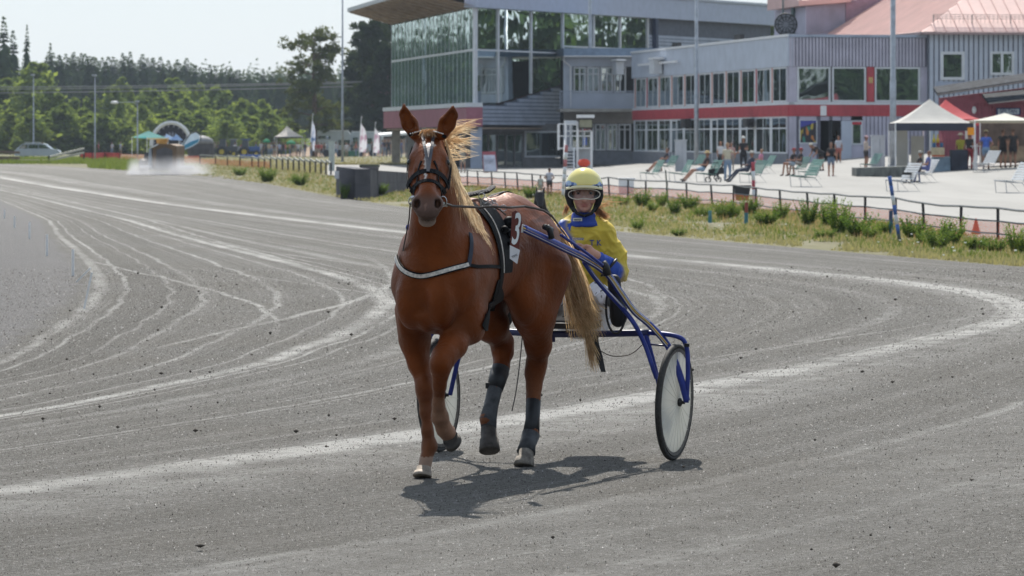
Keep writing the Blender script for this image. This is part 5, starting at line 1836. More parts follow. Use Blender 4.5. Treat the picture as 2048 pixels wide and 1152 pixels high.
# raised hind leg (right hind), folded under
j = [np.array((-.88, -.15, 1.15)), np.array((-.68, -.16, .97)), Hf(982, 650, -.78), Hf(1003, 682, -.94), Hf(1006, 705, -.95), Hf(1002, 735, -.90), Hf(990, 778, -.82), Hf(982, 812, -.76), Hf(976, 838, -.72), Hf(978, 858, -.72)]
r = [.20, .135, .098, .062, .056, .043, .034, .033, .041, .034]
chain(list(zip(j, r)), k=0.04)
Lm(Hf(1020, 682, -1.0), Hf(1014, 705, -.99), .026, .034, k=.03)
HRj = j

V, F, C = sdf_body(prims, 0.0105)
# coat markings and muscle-independent pigment
P = V.astype(np.float64)
rel = P - PO
aa = rel @ ha; ww = rel @ hl; dd = rel @ hn
headm = (aa > -0.05) & (np.abs(ww) < 0.16) & (dd > -0.08) & (aa < 0.62)
def paint(mask, col, amt=1.0):
 amt = np.asarray(amt) * mask
 C[:] = C * (1 - amt[:, None]) + np.array(col) * amt[:, None]
front = headm & (dd > -0.045)
bw = np.interp(aa, [0.06, 0.10, 0.15, 0.2, 0.26, 0.34, 0.38], [0.0, 0.020, 0.017, 0.010, 0.008, 0.006, 0.0])
bc = np.interp(aa, [0.06, 0.12, 0.2, 0.38], [0.012, 0.006, -0.008, -0.014])
paint(front & (np.abs(ww - bc) < bw), (0.62, 0.60, 0.58))
paint(front & (((ww - 0.032) / 0.010) ** 2 + ((aa - 0.09) / 0.02) ** 2 < 1), (0.5, 0.48, 0.46), 0.7)
paint(front & (((ww + 0.012) / 0.007) ** 2 + ((aa - 0.545) / 0.03) ** 2 < 1), (0.5, 0.3, 0.24), 0.8)
muz = headm & (aa > 0.44)
paint(muz & (dd < 0.02), (0.10, 0.075, 0.07), np.clip((aa - 0.45) / 0.08, 0, 0.75))
paint(headm & (aa > 0.565) & (dd < -0.115), (0.45, 0.36, 0.31), 0.8)
paint(headm & (dd < -0.12) & (aa > 0.5) & (np.abs(ww) > 0.028), (0.42, 0.33, 0.28), 0.5)
# fore pasterns pale, lower legs a shade lighter
u = P[:, 2]
paint((P[:, 0] > 0) & (P[:, 1] < 0) & (u < 0.125), (0.55, 0.42, 0.34), 0.8)
fl = (P[:, 1] > 0.02) & (P[:, 0] > 0.15) & (u < 0.48)
paint(fl, (0.36, 0.20, 0.13), np.clip((0.60 - u) / 0.28, 0, 0.85))
for s_ in (1, -1):
 q = ((aa / HSC - 0.540) / 0.030) ** 2 + ((ww / HSC / 1.05 - 0.058 * s_) / 0.019) ** 2 + ((dd / HSC + 0.036) / 0.030) ** 2
 paint(headm & (q < 1.0), (0.004, 0.003, 0.003), 0.95)
 q = ((aa / HSC - 0.165) / 0.045) ** 2 + ((ww / HSC / 1.05 - 0.098 * s_) / 0.034) ** 2 + ((dd / HSC + 0.060) / 0.035) ** 2
 paint(headm & (q < 1.0), (0.018, 0.008, 0.005), 0.8)
n3 = np.array([mnoise.noise(Vector((p[0] * 5, p[1] * 5, p[2] * 5))) + .6 * mnoise.noise(Vector((p[0] * 17, p[1] * 17, p[2] * 9))) for p in P])
C *= (1 + 0.16 * n3)[:, None]
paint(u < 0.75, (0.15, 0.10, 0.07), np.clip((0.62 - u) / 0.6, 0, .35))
vein = np.array([max(0, 1 - 14 * abs(mnoise.noise(Vector((p[0] * 4.3 + 7, p[1] * 4.3, p[2] * 3.1))))) for p in P])
relief = vein * .0022 + .004 * np.array([mnoise.noise(Vector((p[0] * 9, p[1] * 9, p[2] * 6))) for p in P])
relief[headm] *= .4
# darker between the fore legs
C = np.clip(C, 0, 1)
Wv = np.stack([HX0 - hs * P[:, 0] + hc * P[:, 1], HZ0 - hc * P[:, 0] - hs * P[:, 1], P[:, 2]], 1)
for _ in range(0):
 pass
coat_m = mat('horse_coat', (1, 1, 1), 0.44, 0.2, 6.0, bump=0.3, bscale=45, spec=0.45, attr='paint')
for n_ in coat_m.node_tree.nodes:
 if n_.type == 'BSDF_PRINCIPLED':
  n_.inputs['Sheen Weight'].default_value = 0.0
  n_.inputs['Specular Tint'].default_value = (1.0, 0.42, 0.20, 1)
  n_.inputs['Sheen Roughness'].default_value = 0.25
  n_.inputs['Sheen Tint'].default_value = (1.0, 0.5, 0.22, 1)
horse = empty('horse', HO, 'chestnut trotter with a white blaze walking towards the left front in harness number 3', 'horse')
body_me = np_mesh('body', Wv - np.array(HO), F, coat_m, smooth=True, cols=C)
body = link_mesh('body', body_me, horse)
# relax the surface a little
co_ = np.zeros(len(body_me.vertices) * 3, dtype=np.float32); nr_ = co_.copy()
body_me.vertices.foreach_get('co', co_); body_me.vertices.foreach_get('normal', nr_)
co_ = co_.reshape(-1, 3) + nr_.reshape(-1, 3) * relief[:, None].astype(np.float32)
body_me.vertices.foreach_set('co', co_.ravel()); body_me.update()
sm = body.modifiers.new('smooth', 'SMOOTH'); sm.factor = 0.5; sm.iterations = 2
HB = BVHTree.FromPolygons([tuple(v) for v in Wv], [tuple(int(i) for i in f) for f in F])

hoof_m = mat('hoof', (0.06, 0.052, 0.045), 0.7, 0.3, 30, bump=0.2, bscale=80)
def hoof(top, bot, rt, rb, m=hoof_m, toe=None, name='hoof'):
 b = MB()
 top, bot = Vector(top), Vector(bot)
 ax = (bot - top)
 d = ax.normalized()
 h = ax.length
 tv = Vector(toe) if toe is not None else Vector((-hs, -hc, 0))
 tv = (tv - d * tv.dot(d)).normalized()
 sv = d.cross(tv)
 n = 18
 prof = [(0.0, rt * 0.96, 0.0), (0.08, rt * 1.04, 0.002), (h * 0.5, (rt + rb) / 2, 0.012), (h - 0.004, rb, 0.022), (h, rb * 0.93, 0.022)]
 base = len(b.v)
 for (hh, rr, sh) in prof:
  for k in range(n):
   a = 2 * math.pi * k / n
   x = math.cos(a); y = math.sin(a)
   rad = rr * (1.08 if x > 0 else 0.92)
   b.v.append(as3(top + d * (min(hh, h)) + tv * (x * rad + sh * 0.8) + sv * y * rr * 0.92))
 for i in range(len(prof) - 1):
  for k in range(n):
   k2 = (k + 1) % n
   b.f.append((base + i * n + k, base + i * n + k2, base + (i + 1) * n + k2, base + (i + 1) * n + k)); b.mi.append(0)
 b.f.append(tuple(base + k for k in range(n))[::-1]); b.mi.append(0)
 b.f.append(tuple(base + (len(prof) - 1) * n + k for k in range(n))); b.mi.append(0)
 return b.build(name, m, horse, smooth=True)
pale_hoof = mat('hoof_pale', (0.32, 0.27, 0.22), 0.7, 0.25, 25, bump=0.2, bscale=80)
hoof(toW(Hf(848, 934, .205)), toW(Hf(847, 955, .225)), .046, .060, pale_hoof)
hoof(toW(Hf(893, 864, .285)), toW(Hf(909, 881, .215)), .045, .058, hoof_m, toe=(-.1, -.5, -.9))
hoof(toW(Hf(1053, 900, -.79)), toW(Hf(1050, 934, -.755)), .050, .066, mat('hoof_grey', (0.2, 0.18, 0.155), 0.8, 0.3, 30, bump=0.3, bscale=60))
hoof(toW(Hf(977, 856, -.72)), toW(Hf(981, 905, -.66)), .052, .068, hoof_m, toe=(-.2, -.8, .2))

# leg boots on the hind legs
boot_m = mat('boot_leather', (0.055, 0.06, 0.068), 0.6, 0.35, 18, bump=0.3, bscale=50)
boot_d = mat('boot_black', (0.018, 0.02, 0.024), 0.5, 0.2, 20)
def boot(pts, rs, m, name='leg_boot', label=None):
 b = MB()
 b.tube([toW(p) for p in pts], [r_ + .007 for r_ in rs], 16)
 return b.build(name, m, horse, smooth=True, label=label)
def along(jj, rr, i0, i1, extra):
 return [jj[i] for i in range(i0, i1)], [rr[i] + extra for i in range(i0, i1)]
_rR = [.20, .135, .098, .062, .056, .043, .034, .033, .041, .034]
_rL = [.20, .125, .074, .055, .052, .040, .034, .032, .040, .034, .042]
_p, _r = along(HRj, _rR, 5, 10, .004); boot(_p, _r, boot_m)
_p, _r = along(HRj, _rR, 5, 7, .008); boot([_p[0] * .8 + _p[1] * .2, _p[1]], _r, boot_d, 'boot_strap')
_p, _r = along(HLj, _rL, 6, 9, .004); boot(_p, _r, boot_d, 'boot_wrap')
boot([(HLj[5] + HLj[6]) / 2, HLj[6]], [.030, .036], boot_d, 'boot_strap')
_p, _r = along(HLj, _rL, 8, 11, .008); boot(_p, _r, boot_m)
b = MB()
b.box(toW(Hf(976, 771, -.80)), (.03, .03, .035)); b.build('boot_buckle', boot_d, horse)

# eyes
eye_m = mat('eye', (0.006, 0.004, 0.003), 0.15, 0.1, spec=0.4)
for s in (1, -1):
 b = MB(); b.ball(toW(HP(0.168, 0.097 * s, -0.058)), .024, 14, 12)
 b.build('eye', eye_m, horse, smooth=True)

# ---------------------------------------------------------------- hair
def hair_strands(name, strands, material, parent, r0=0.0022, label=None):
 """strands: list of point lists; three-sided tapering tubes"""
 V, F = [], []
 nb = 0
 for pts in strands:
  pts = np.array([as3(p) for p in pts])
  m = len(pts)
  t = np.gradient(pts, axis=0)
  t /= np.linalg.norm(t, axis=1)[:, None] + 1e-9
  ph = rng.random() * 2.2 - 1.1
  a = np.cross(t, np.array([math.sin(ph), math.cos(ph), 0.15])); a /= np.linalg.norm(a, axis=1)[:, None] + 1e-9
  rr = r0 * 1.15 * (0.7 + 0.6 * rng.random()) * np.linspace(1, 0.2, m)
  V.append(pts + a * rr[:, None]); V.append(pts - a * rr[:, None])
  for i in range(m - 1):
   F.append((nb + i, nb + m + i, nb + m + i + 1, nb + i + 1))
  nb += 2 * m
 org = np.array(parent_origin(parent)) if parent is not None else 0
 me = np_mesh(name, np.concatenate(V) - org, F, material, smooth=True)
 o = link_mesh(name, me, parent)
 if label: o['label'] = label
 return o

def hair_mat(name, c1, c2, trans=0.3):
 if name in MATS: return MATS[name]
 m, nt, out = new_mat(name)
 geo = nt.nodes.new('ShaderNodeNewGeometry')
 f = maprange(nt, noise_n(nt, geo.outputs['Position'], 30, 3), 0.3, 0.7)
 rn = nt.nodes.new('ShaderNodeNewGeometry').outputs['Random Per Island']
 f = math_n(nt, 'ADD', math_n(nt, 'MULTIPLY', f, 0.4), math_n(nt, 'MULTIPLY', rn, 0.6))
 c = mixrgb(nt, f, c1, c2)
 p = nt.nodes.new('ShaderNodeBsdfPrincipled')
 p.inputs['Roughness'].default_value = 0.38
 L(nt, c, p.inputs['Base Color'])
 t = nt.nodes.new('ShaderNodeBsdfTranslucent'); L(nt, c, t.inputs['Color'])
 mx = nt.nodes.new('ShaderNodeMixShader'); mx.inputs[0].default_value = trans
 L(nt, p.outputs[0], mx.inputs[1]); L(nt, t.outputs[0], mx.inputs[2]); L(nt, mx.outputs[0], out.inputs[0])
 MATS[name] = m
 return m
M_mane = hair_mat('mane_hair', (0.48, 0.27, 0.11), (1.0, 0.88, 0.64), 0.6)
M_tail = hair_mat('tail_hair', (0.26, 0.12, 0.045), (0.98, 0.76, 0.44), 0.5)

def bez(p, n=9, wig=0.0):
 p = [np.array(as3(q), float) for q in p]
 m = len(p) - 1
 out = []
 seed = rng.random(3) * 50
 for i in range(n):
  t = i / (n - 1)
  s = np.zeros(3)
  for k in range(m + 1):
   s += math.comb(m, k) * (1 - t) ** (m - k) * t ** k * p[k]
  if wig:
   s += (np.array([math.sin(t * 7 + seed[0]), math.sin(t * 6 + seed[1]), math.sin(t * 8 + seed[2])])) * wig * t
  out.append(s)
 return out
def jit(s): return (rng.random(3) - 0.5) * 2 * s

# windblown part of the mane, streaming to the picture's right from behind the left ear
strands = []
tips = [(958, 233), (948, 240), (956, 246), (935, 241), (965, 243), (944, 262), (950, 270), (952, 275), (946, 287), (938, 290), (950, 279), (920, 300), (957, 309), (942, 297), (955, 309), (925, 318), (930, 262), (915, 252), (908, 246), (918, 330)]
for tx, ty in tips + [(x - 14, y + 5) for x, y in tips]:
 lk = np.array([rng.normal() * 5, rng.normal() * 15])
 fr = 0.82 + 0.18 * rng.random()
 cj = jit(0.016)
 for i in range(6):
  a = np.array(W(886 + lk[0] + rng.normal() * 2, 284 + lk[1] + rng.normal() * 4, 22.45))
  b = np.array(W(tx + 12 + rng.normal() * 1.6, ty + rng.normal() * 1.6, 22.45))
  b = a + (b - a) * fr * (0.9 + .12 * rng.random())
  c = a + (b - a) * 0.5 + np.array([0, 0, 0.03 * (1 if ty < 285 else -0.2)]) + cj + jit(0.004)
  strands.append(bez([a, c, b], 9, 0.003))
hair_strands('mane_wisps', strands, M_mane, horse, 0.0010)
# forelock tuft between the ears
strands = []
for i in range(110):
 a = np.array(toW(HP(-0.03 + rng.normal() * .008, rng.normal() * .022, -0.015)))
 b = np.array(toW(HP(0.005 + 0.03 * rng.random(), 0.010 + rng.normal() * .032, 0.01 + .02 * rng.random())))
 c = (a + b) / 2 + np.array([rng.normal() * .01, 0, 0.045 + rng.random() * .025])
 strands.append(bez([a, c, b], 8, 0.004))
hair_strands('forelock', strands, hair_mat('forelock_hair', (0.35, 0.16, 0.06), (0.75, 0.50, 0.28), 0.4), horse, 0.0018)
# mane lying along the left side of the neck
strands = []
for i in range(620):
 t = rng.random()
 root = np.array(as3(hw(*(np.array((0.02, 0.035, 1.535)) * (1 - t) + (PO + up * -.02 - hd * .08 + hl * .03) * t))))
 if t > 0.25:
  y1 = 330 + (1 - t) * 150 + rng.random() * 30
  x1 = 905 + (1 - t) * 34 + rng.normal() * 6
 else:
  y1 = 440 + rng.random() * 35; x1 = 940 + rng.normal() * 8
 root = np.array(as3(root))
 ll = 0.10 + 0.10 * rng.random()
 drop = np.array([0.07 + 0.04 * rng.random(), -0.06, -ll - 0.06 * (1 - t)])
 b = root + drop * (0.7 + 0.5 * rng.random()) + jit(0.012)
 c = root + np.array([0.05, -0.03, 0.01]) + jit(0.012)
 pts = bez([root, c, b], 9, 0.014)
 # keep hair outside the neck
 q = []
 for p_ in pts:
  loc, nor, idx_, dist = HB.find_nearest(Vector(p_))
  v = Vector(p_)
  if (v - loc).dot(nor) < 0.010:
   v = loc + nor * (0.010 + 0.01 * rng.random())
  q.append(v)
 strands.append(q)
hair_strands('mane', strands, M_mane, horse, 0.0021)
# tail: long blonde-brown, blown forward-left of the sulky
strands = []
for i in range(1250):
 root = np.array(hw(-1.17, 0.03 * rng.normal(), 1.36 + 0.03 * rng.normal()))
 k = rng.random()
 m1 = np.array(W(1122 + 50 * k + rng.normal() * 4, 500 + 25 * rng.random(), 24.2 + rng.normal() * .05))
 m2 = np.array(W(1126 + 50 * k + rng.normal() * 6, 590 + 30 * rng.random(), 24.16 + rng.normal() * .06))
 e = np.array(W(1158 + 12 * rng.normal() + 34 * k, 615 + 70 * rng.random() ** 1.2, 24.1 + rng.normal() * .05))
 strands.append(bez([root, root + np.array([.12, .05, .12]), m1, m2, e], 14, 0.008))
for i in range(160):
 root = np.array(W(1160 + rng.normal() * 8, 610, 24.1)); e = np.array(W(1188 + rng.normal() * 6, 700 + 45 * rng.random(), 24.05))
 strands.append(bez([root, np.array(W(1168, 650, 24.08)), e], 8, 0.006))
hair_strands('tail', strands, M_tail, horse, 0.0024)

# ---------------------------------------------------------------- harness
lea = mat('black_leather', (0.008, 0.008, 0.010), 0.6, 0.3, 20, bump=0.1, spec=0.10)
navy = mat('navy_strap', (0.012, 0.020, 0.040), 0.5, 0.2, 20)
steel = mat('steel', (0.55, 0.55, 0.56), 0.22, 0.1, 20, metal=0.9)
silver = mat('silver_band', (0.58, 0.54, 0.50), 0.45, 0.25, 60, metal=0.1)
def snap(p, off):
 loc, nor, i_, d_ = HB.find_nearest(Vector(p))
 return loc + nor * off, nor
def ray_px(px, py, off=0.006):
 o_ = Vector((0, 0, CAM_H)); d_ = (W(px, py, 20) - o_).normalized()
 loc, nor, i_, dd_ = HB.ray_cast(o_, d_)
 if loc is None:
  return None
 return loc + nor * off
def densify(pts, step=0.02):
 out = [Vector(pts[0])]
 for a, b in zip(pts[:-1], pts[1:]):
  a, b = Vector(a), Vector(b)
  n = max(1, int((b - a).length / step))
  for i in range(1, n + 1):
   out.append(a.lerp(b, i / n))
 return out
def ribbon(name, pts, w, m, parent, th=0.004, off=0.006, onbody=True, closed=False):
 pts = densify(pts)
 P_, N_ = [], []
 for p in pts:
  if onbody:
   q, nrm = snap(p, off)
  else:
   q, nrm = Vector(p), Vector((0, -1, 0.2)).normalized()
  P_.append(q); N_.append(nrm)
 for _ in range(3):
  P_ = [P_[0]] + [(P_[i - 1] + P_[i] * 2 + P_[i + 1]) / 4 for i in range(1, len(P_) - 1)] + [P_[-1]]
  N_ = [N_[0]] + [(N_[i - 1] + N_[i] + N_[i + 1]).normalized() for i in range(1, len(N_) - 1)] + [N_[-1]]
 b = MB()
 v = []
 for i, (p, nrm) in enumerate(zip(P_, N_)):
  t = (P_[min(i + 1, len(P_) - 1)] - P_[max(i - 1, 0)]).normalized()
  s = t.cross(nrm).normalized()
  v += [p - s * w / 2, p + s * w / 2, p + s * w / 2 + nrm * th, p - s * w / 2 + nrm * th]
 f = []
 for i in range(len(P_) - 1):
  a = 4 * i
  for k in range(4):
   k2 = (k + 1) % 4
   f.append((a + k, a + k2, a + 4 + k2, a + 4 + k))
 f += [(0, 1, 2, 3), (4 * len(P_) - 1, 4 * len(P_) - 2, 4 * len(P_) - 3, 4 * len(P_) - 4)]
 b.add(v, f)
 return b.build(name, m, parent)
def R(*pxs):
 out = []
 for px, py in pxs:
  p = ray_px(px, py)
  if p is not None:
   out.append(p)
 return out
bridle = empty('bridle', toW(PO), 'black leather bridle with a pearl browband on the chestnut horse', 'bridle')
ribbon('browband', R((819, 269), (830, 267), (845, 265), (860, 265), (875, 266), (886, 269), (891, 273)), 0.020, lea, bridle)
b = MB()
bp = densify(R((822, 268), (830, 266), (845, 264), (860, 264), (875, 265), (886, 268)), 0.009)
for p in bp:
 b.ball(p + Vector((0, -.008, .003)), .0042, 6, 5)
o = b.build('bead_row', mat('bead', (0.8, 0.76, 0.72), 0.15, 0.1, 50, spec=0.8), bridle, smooth=True)
o['kind'] = 'stuff'
ribbon('face_strap', R((845, 270), (849, 290), (853, 310), (856, 330), (856, 345)), 0.017, navy, bridle)
ribbon('face_strap', R((867, 270), (864, 290), (861, 310), (858, 330), (856, 345)), 0.017, navy, bridle)
ribbon('noseband', R((818, 374), (822, 362), (832, 351), (845, 345), (857, 343), (870, 345), (882, 351), (890, 362), (894, 376)), 0.030, lea, bridle, off=0.010)
ribbon('lower_noseband', R((824, 384), (832, 371), (845, 364), (858, 362), (871, 365), (882, 374), (888, 386)), 0.023, lea, bridle, off=0.008)
for s in (1, -1):
 ribbon('cheek_strap', [toW(HP(0.02, .085 * s, -.07)), toW(HP(.12, .105 * s, -.10)), toW(HP(.22, .10 * s, -.115)), toW(HP(.32, .085 * s, -.11)), toW(HP(.41, .07 * s, -.10))], 0.016, lea, bridle, off=.003)
 ribbon('nose_side_strap', [toW(HP(.24, .02 * s, 0.0)), toW(HP(.32, .055 * s, -.02)), toW(HP(.40, .07 * s, -.06)), toW(HP(.46, .07 * s, -.10))], 0.014, lea, bridle)
 b = MB()
 c = snap(toW(HP(.46, .072 * s, -.095)), .014)[0]
 ring = [c + Vector((math.cos(a) * .020, 0.0, math.sin(a) * .028)) for a in np.linspace(0, 6.283, 17)]
 b.tube(ring, .0035, 6, caps=False)
 b.build('bit_ring', steel, bridle, smooth=True)
b = MB(); b.lathe(toW(HP(.44, -.082, -.085)), [(.004, 0), (.014, .004), (.014, .008), (.004, .012)], 12, ax=(0, -1, 0)); b.build('stud', steel, bridle)
ribbon('crown_strap', R((842, 262), (845, 256), (847, 250)) if len(R((842, 262), (845, 256), (847, 250))) > 1 else [toW(HP(0, 0, 0)), toW(HP(-.03, 0, 0))], 0.018, mat('white_strap', (0.7, 0.68, 0.66), 0.6), bridle)
# plait strap end at the left eye
ribbon('blind_strap', [toW(HP(.17, .118, -.07)), toW(HP(.25, .115, -.09)), toW(HP(.30, .105, -.10))], 0.02, lea, bridle, off=.012)

harness = empty('harness', toW((0, 0, 1.5)), 'black racing harness with a silver breast collar on the chestnut horse', 'harness')
bc_px = [(793, 498), (794, 515), (801, 532), (815, 545), (835, 551), (855, 551), (880, 545), (905, 538), (930, 532), (934, 530)]
ribbon('breast_collar', R(*[(x + (2 if i < 2 else 0), y) for i, (x, y) in enumerate(bc_px)]), 0.036, lea, harness, off=.010)
ribbon('collar_band', R(*[(x + (2 if i < 2 else 0), y) for i, (x, y) in enumerate(bc_px)]), 0.021, silver, harness, off=.015)
ribbon('trace_strap', R((934, 530), (950, 534), (970, 533), (990, 533), (1010, 536)), 0.020, lea, harness, off=.008)
ribbon('neck_strap', R((938, 468), (941, 490), (939, 510), (935, 532)), 0.026, navy, harness, off=.010)
ribbon('girth', R((944, 410), (962, 425), (975, 440), (986, 460), (994, 485), (999, 515), (1001, 545), (997, 575), (985, 605), (972, 632), (964, 655)), 0.055, lea, harness, off=.010)
ribbon('girth_pad', R((998, 560), (990, 585), (978, 615), (968, 645)), 0.10, lea, harness, off=.008)
ribbon('girth_piping', R((958, 418), (973, 434), (983, 450), (992, 475), (997, 500), (1000, 530), (1000, 545)), 0.008, silver, harness, off=.024)
ribbon('saddle_pad', R((958, 408), (975, 418), (990, 435), (1002, 460), (1010, 490), (1015, 520), (1014, 545)), 0.13, lea, harness, off=.008)
b = MB()
for (px, py, z, rr) in [(1012, 448, 22.9, .035), (1014, 470, 22.9, .028), (1003, 462, 22.9, .022), (1016, 490, 22.9, .022)]:
 q = ray_px(px, py, .02)
 if q is not None:
  b.lathe(q, [(rr * .4, -.02), (rr, -.01), (rr * 1.05, .01), (rr * .7, .03), (rr * .2, .034)], 12, ax=(.3, -1, .2))
b.build('shaft_coupling', lea, harness, smooth=True)
b = MB()
for (px, py) in [(977, 414), (968, 410), (986, 421), (1004, 425), (962, 402)]:
 q = ray_px(px, py, .012) or ray_px(px, py + 8, .02)
 if q is not None:
  ring = [q + Vector((math.cos(a) * .018, 0, .018 + math.sin(a) * .018)) for a in np.linspace(0, 6.283, 13)]
  b.tube(ring, .003, 6, caps=False)
b.build('terret', steel, harness, smooth=True)
# checkrein bits and back strap raised over the withers, with glinting fittings
strap3 = [hw(.02, .03, 1.60), hw(-.18, .03, 1.615), hw(-.38, .04, 1.63), hw(-.52, .02, 1.655)]
b = MB(); b.tube(densify(strap3, .03), .012, 6); b.build('back_strap', lea, harness)
b = MB()
for p in densify(strap3, .035)[1:-1]:
 b.box(p + Vector((0, -.004, .010)), (.030, .02, .014))
o = b.build('strap_studs', silver, harness); o['kind'] = 'stuff'
ribbon('crupper', [hw(-.5, 0, 1.62), hw(-.7, 0, 1.62), hw(-.95, 0, 1.58), hw(-1.15, 0, 1.45)], 0.02, lea, harness, off=.006)
b = MB(); q0 = hw(-.05, .27, 1.33)
# number plate 3
plate = empty('number_plate', W(1033, 470, 22.42), 'maroon number plate with white 3 above a white tag on the harness', 'number plate')
pl = [(1024, 425), (1031, 421), (1037, 424), (1043, 433), (1044, 447), (1034, 526), (1021, 518), (1020, 500)]
PZ = 22.42
mb = MB(); mb.prism([W(x, y, PZ) for x, y in pl][::-1], (0, .008, 0)); mb.build('plate_board', mat('plate_maroon', (0.13, 0.028, 0.025), 0.4, .1), plate)
mb = MB(); mb.prism([W(x, y, PZ - .003) for x, y in [(1019.5, 490), (1040, 500), (1034.5, 528), (1019.5, 517)]][::-1], (0, .003, 0)); mb.build('white_tag', mat('tag_white', (0.62, 0.62, 0.66), 0.5), plate)
M_white_ink = mat('white_ink', (0.75, 0.77, 0.80), 0.5, .05)
text('numeral', '3', W(1033, 461, PZ - .004), .25, M_white_ink, plate, sx=.38, roty=math.radians(8))
text('lettering', 'travet', W(1029, 511, PZ - .006), .022, mat('grey_ink', (0.25, .25, .28), .6), plate, sx=.6, roty=math.radians(-25))
# ================================================================ SULKY
STH = math.radians(24.5)
SM = Vector((0.262, 24.36, 0.0))
def sw(f, l, u):
 return Vector((SM.x - math.sin(STH) * f + math.cos(STH) * l, SM.y - math.cos(STH) * f - math.sin(STH) * l, u))
sulky = empty('sulky', sw(0, 0, 0.024), 'blue two-wheeled racing sulky with yellow stripes hitched to the chestnut horse', 'sulky')
blue = mat('sulky_blue', (0.020, 0.036, 0.23), 0.38, 0.15, 14, spec=0.3, coat=0.0)
blue_d = mat('sulky_dark_blue', (0.015, 0.022, 0.10), 0.35, 0.15, 14, spec=0.5)
stripe_y = mat('stripe_yellow', (0.62, 0.42, 0.08), 0.4, 0.1, 40)
stripe_w = mat('stripe_white', (0.62, 0.64, 0.68), 0.4, 0.1, 40)
black_m = mat('black_metal', (0.012, 0.012, 0.014), 0.4, 0.2, 30)
rubber = mat('tyre_rubber', (0.035, 0.033, 0.031), 0.75, 0.3, 60, bump=0.15, bscale=200)
rub_grey = mat('tyre_dusty', (0.13, 0.12, 0.11), 0.85, 0.3, 30)

def disc_material():
 m, nt, out = new_mat('wheel_disc_plastic')
 p = nt.nodes.new('ShaderNodeBsdfPrincipled'); p.inputs['Roughness'].default_value = 0.35
 geo = nt.nodes.new('ShaderNodeNewGeometry')
 a = noise_n(nt, geo.outputs['Position'], 5.0, 4.0)
 c = mixrgb(nt, maprange(nt, a, 0.3, 0.7), (0.72, 0.72, 0.68), (0.84, 0.84, 0.80))
 L(nt, c, p.inputs['Base Color'])
 t = nt.nodes.new('ShaderNodeBsdfTranslucent'); t.inputs['Color'].default_value = (0.8, 0.8, 0.76, 1)
 mx = nt.nodes.new('ShaderNodeMixShader'); mx.inputs[0].default_value = 0.55
 L(nt, p.outputs[0], mx.inputs[1]); L(nt, t.outputs[0], mx.inputs[2]); L(nt, mx.outputs[0], out.inputs[0])
 return m
M_disc = disc_material()
M_spoke = mat('spoke_grey', (0.74, 0.74, 0.70), 0.5)
def wheel(l, cam_lean):
 c = sw(0, l, 0.004 + 0.352)
 tw_ = STH - math.radians(5)
 ax = (Vector((math.cos(tw_), -math.sin(tw_), 0)) + Vector((0, 0, cam_lean))).normalized()
 w = MB()
 n = 56
 u0 = Vector((0, 0, 1)); u0 = (u0 - ax * u0.dot(ax)).normalized(); v0 = ax.cross(u0)
 # tyre: torus
 b = MB()
 V_, F_ = [], []
 m = 10
 for i in range(n):
  a = 2 * math.pi * i / n
  rd = u0 * math.cos(a) + v0 * math.sin(a)
  for k in range(m):
   t_ = 2 * math.pi * k / m
   V_.append(c + rd * (0.337 + 0.015 * math.cos(t_)) + ax * (0.017 * math.sin(t_)))
 for i in range(n):
  for k in range(m):
   i2, k2 = (i + 1) % n, (k + 1) % m
   F_.append((i * m + k, i2 * m + k, i2 * m + k2, i * m + k2))
 b.add(V_, F_)
 wh = b.build('wheel', rubber, sulky, smooth=True)
 # rim
 b = MB(); V_, F_ = [], []
 prof = [(0.302, -0.013), (0.322, -0.016), (0.322, 0.016), (0.302, 0.013)]
 for i in range(n):
  a = 2 * math.pi * i / n
  rd = u0 * math.cos(a) + v0 * math.sin(a)
  for (rr, hh) in prof: V_.append(c + rd * rr + ax * hh)
 for i in range(n):
  for k in range(4):
   i2, k2 = (i + 1) % n, (k + 1) % 4
   F_.append((i * 4 + k, i2 * 4 + k, i2 * 4 + k2, i * 4 + k2))
 b.add(V_, F_); b.build('rim', rub_grey, wh, smooth=False)
 # slightly coned disc, both faces
 for sgn in (1, -1):
  b = MB(); V_, F_ = [c + ax * (0.026 * sgn)], []
  for i in range(n):
   a = 2 * math.pi * i / n
   rd = u0 * math.cos(a) + v0 * math.sin(a)
   V_.append(c + rd * 0.306 + ax * (0.010 * sgn))
  for i in range(n):
   F_.append((0, 1 + i, 1 + (i + 1) % n) if sgn > 0 else (0, 1 + (i + 1) % n, 1 + i))
  b.add(V_, F_); b.build('wheel_disc', M_disc, wh, smooth=True)
 b = MB()
 for i in range(24):
  a = 2 * math.pi * (i + .5) / 24
  rd = u0 * math.cos(a) + v0 * math.sin(a)
  b.bar(c + rd * 0.03 + ax * 0.0272, c + rd * 0.304 + ax * 0.0125, 0.0022, 0.002, up=ax)
 b.build('spokes', M_spoke, wh)['kind'] = 'stuff'
 b = MB()
 b.lathe(c - ax * 0.05, [(0.012, 0), (0.026, 0.01), (0.026, 0.022), (0.018, 0.03), (0.018, 0.07), (0.026, 0.078), (0.026, 0.09), (0.010, 0.10), (0.010, 0.115)], 14, ax=ax)
 b.build('hub', black_m, wh, smooth=True)
 return c, ax
cR, axR = wheel(0.785, -0.03)      # at the right of the picture
cL, axL = wheel(-0.785, 0.03)

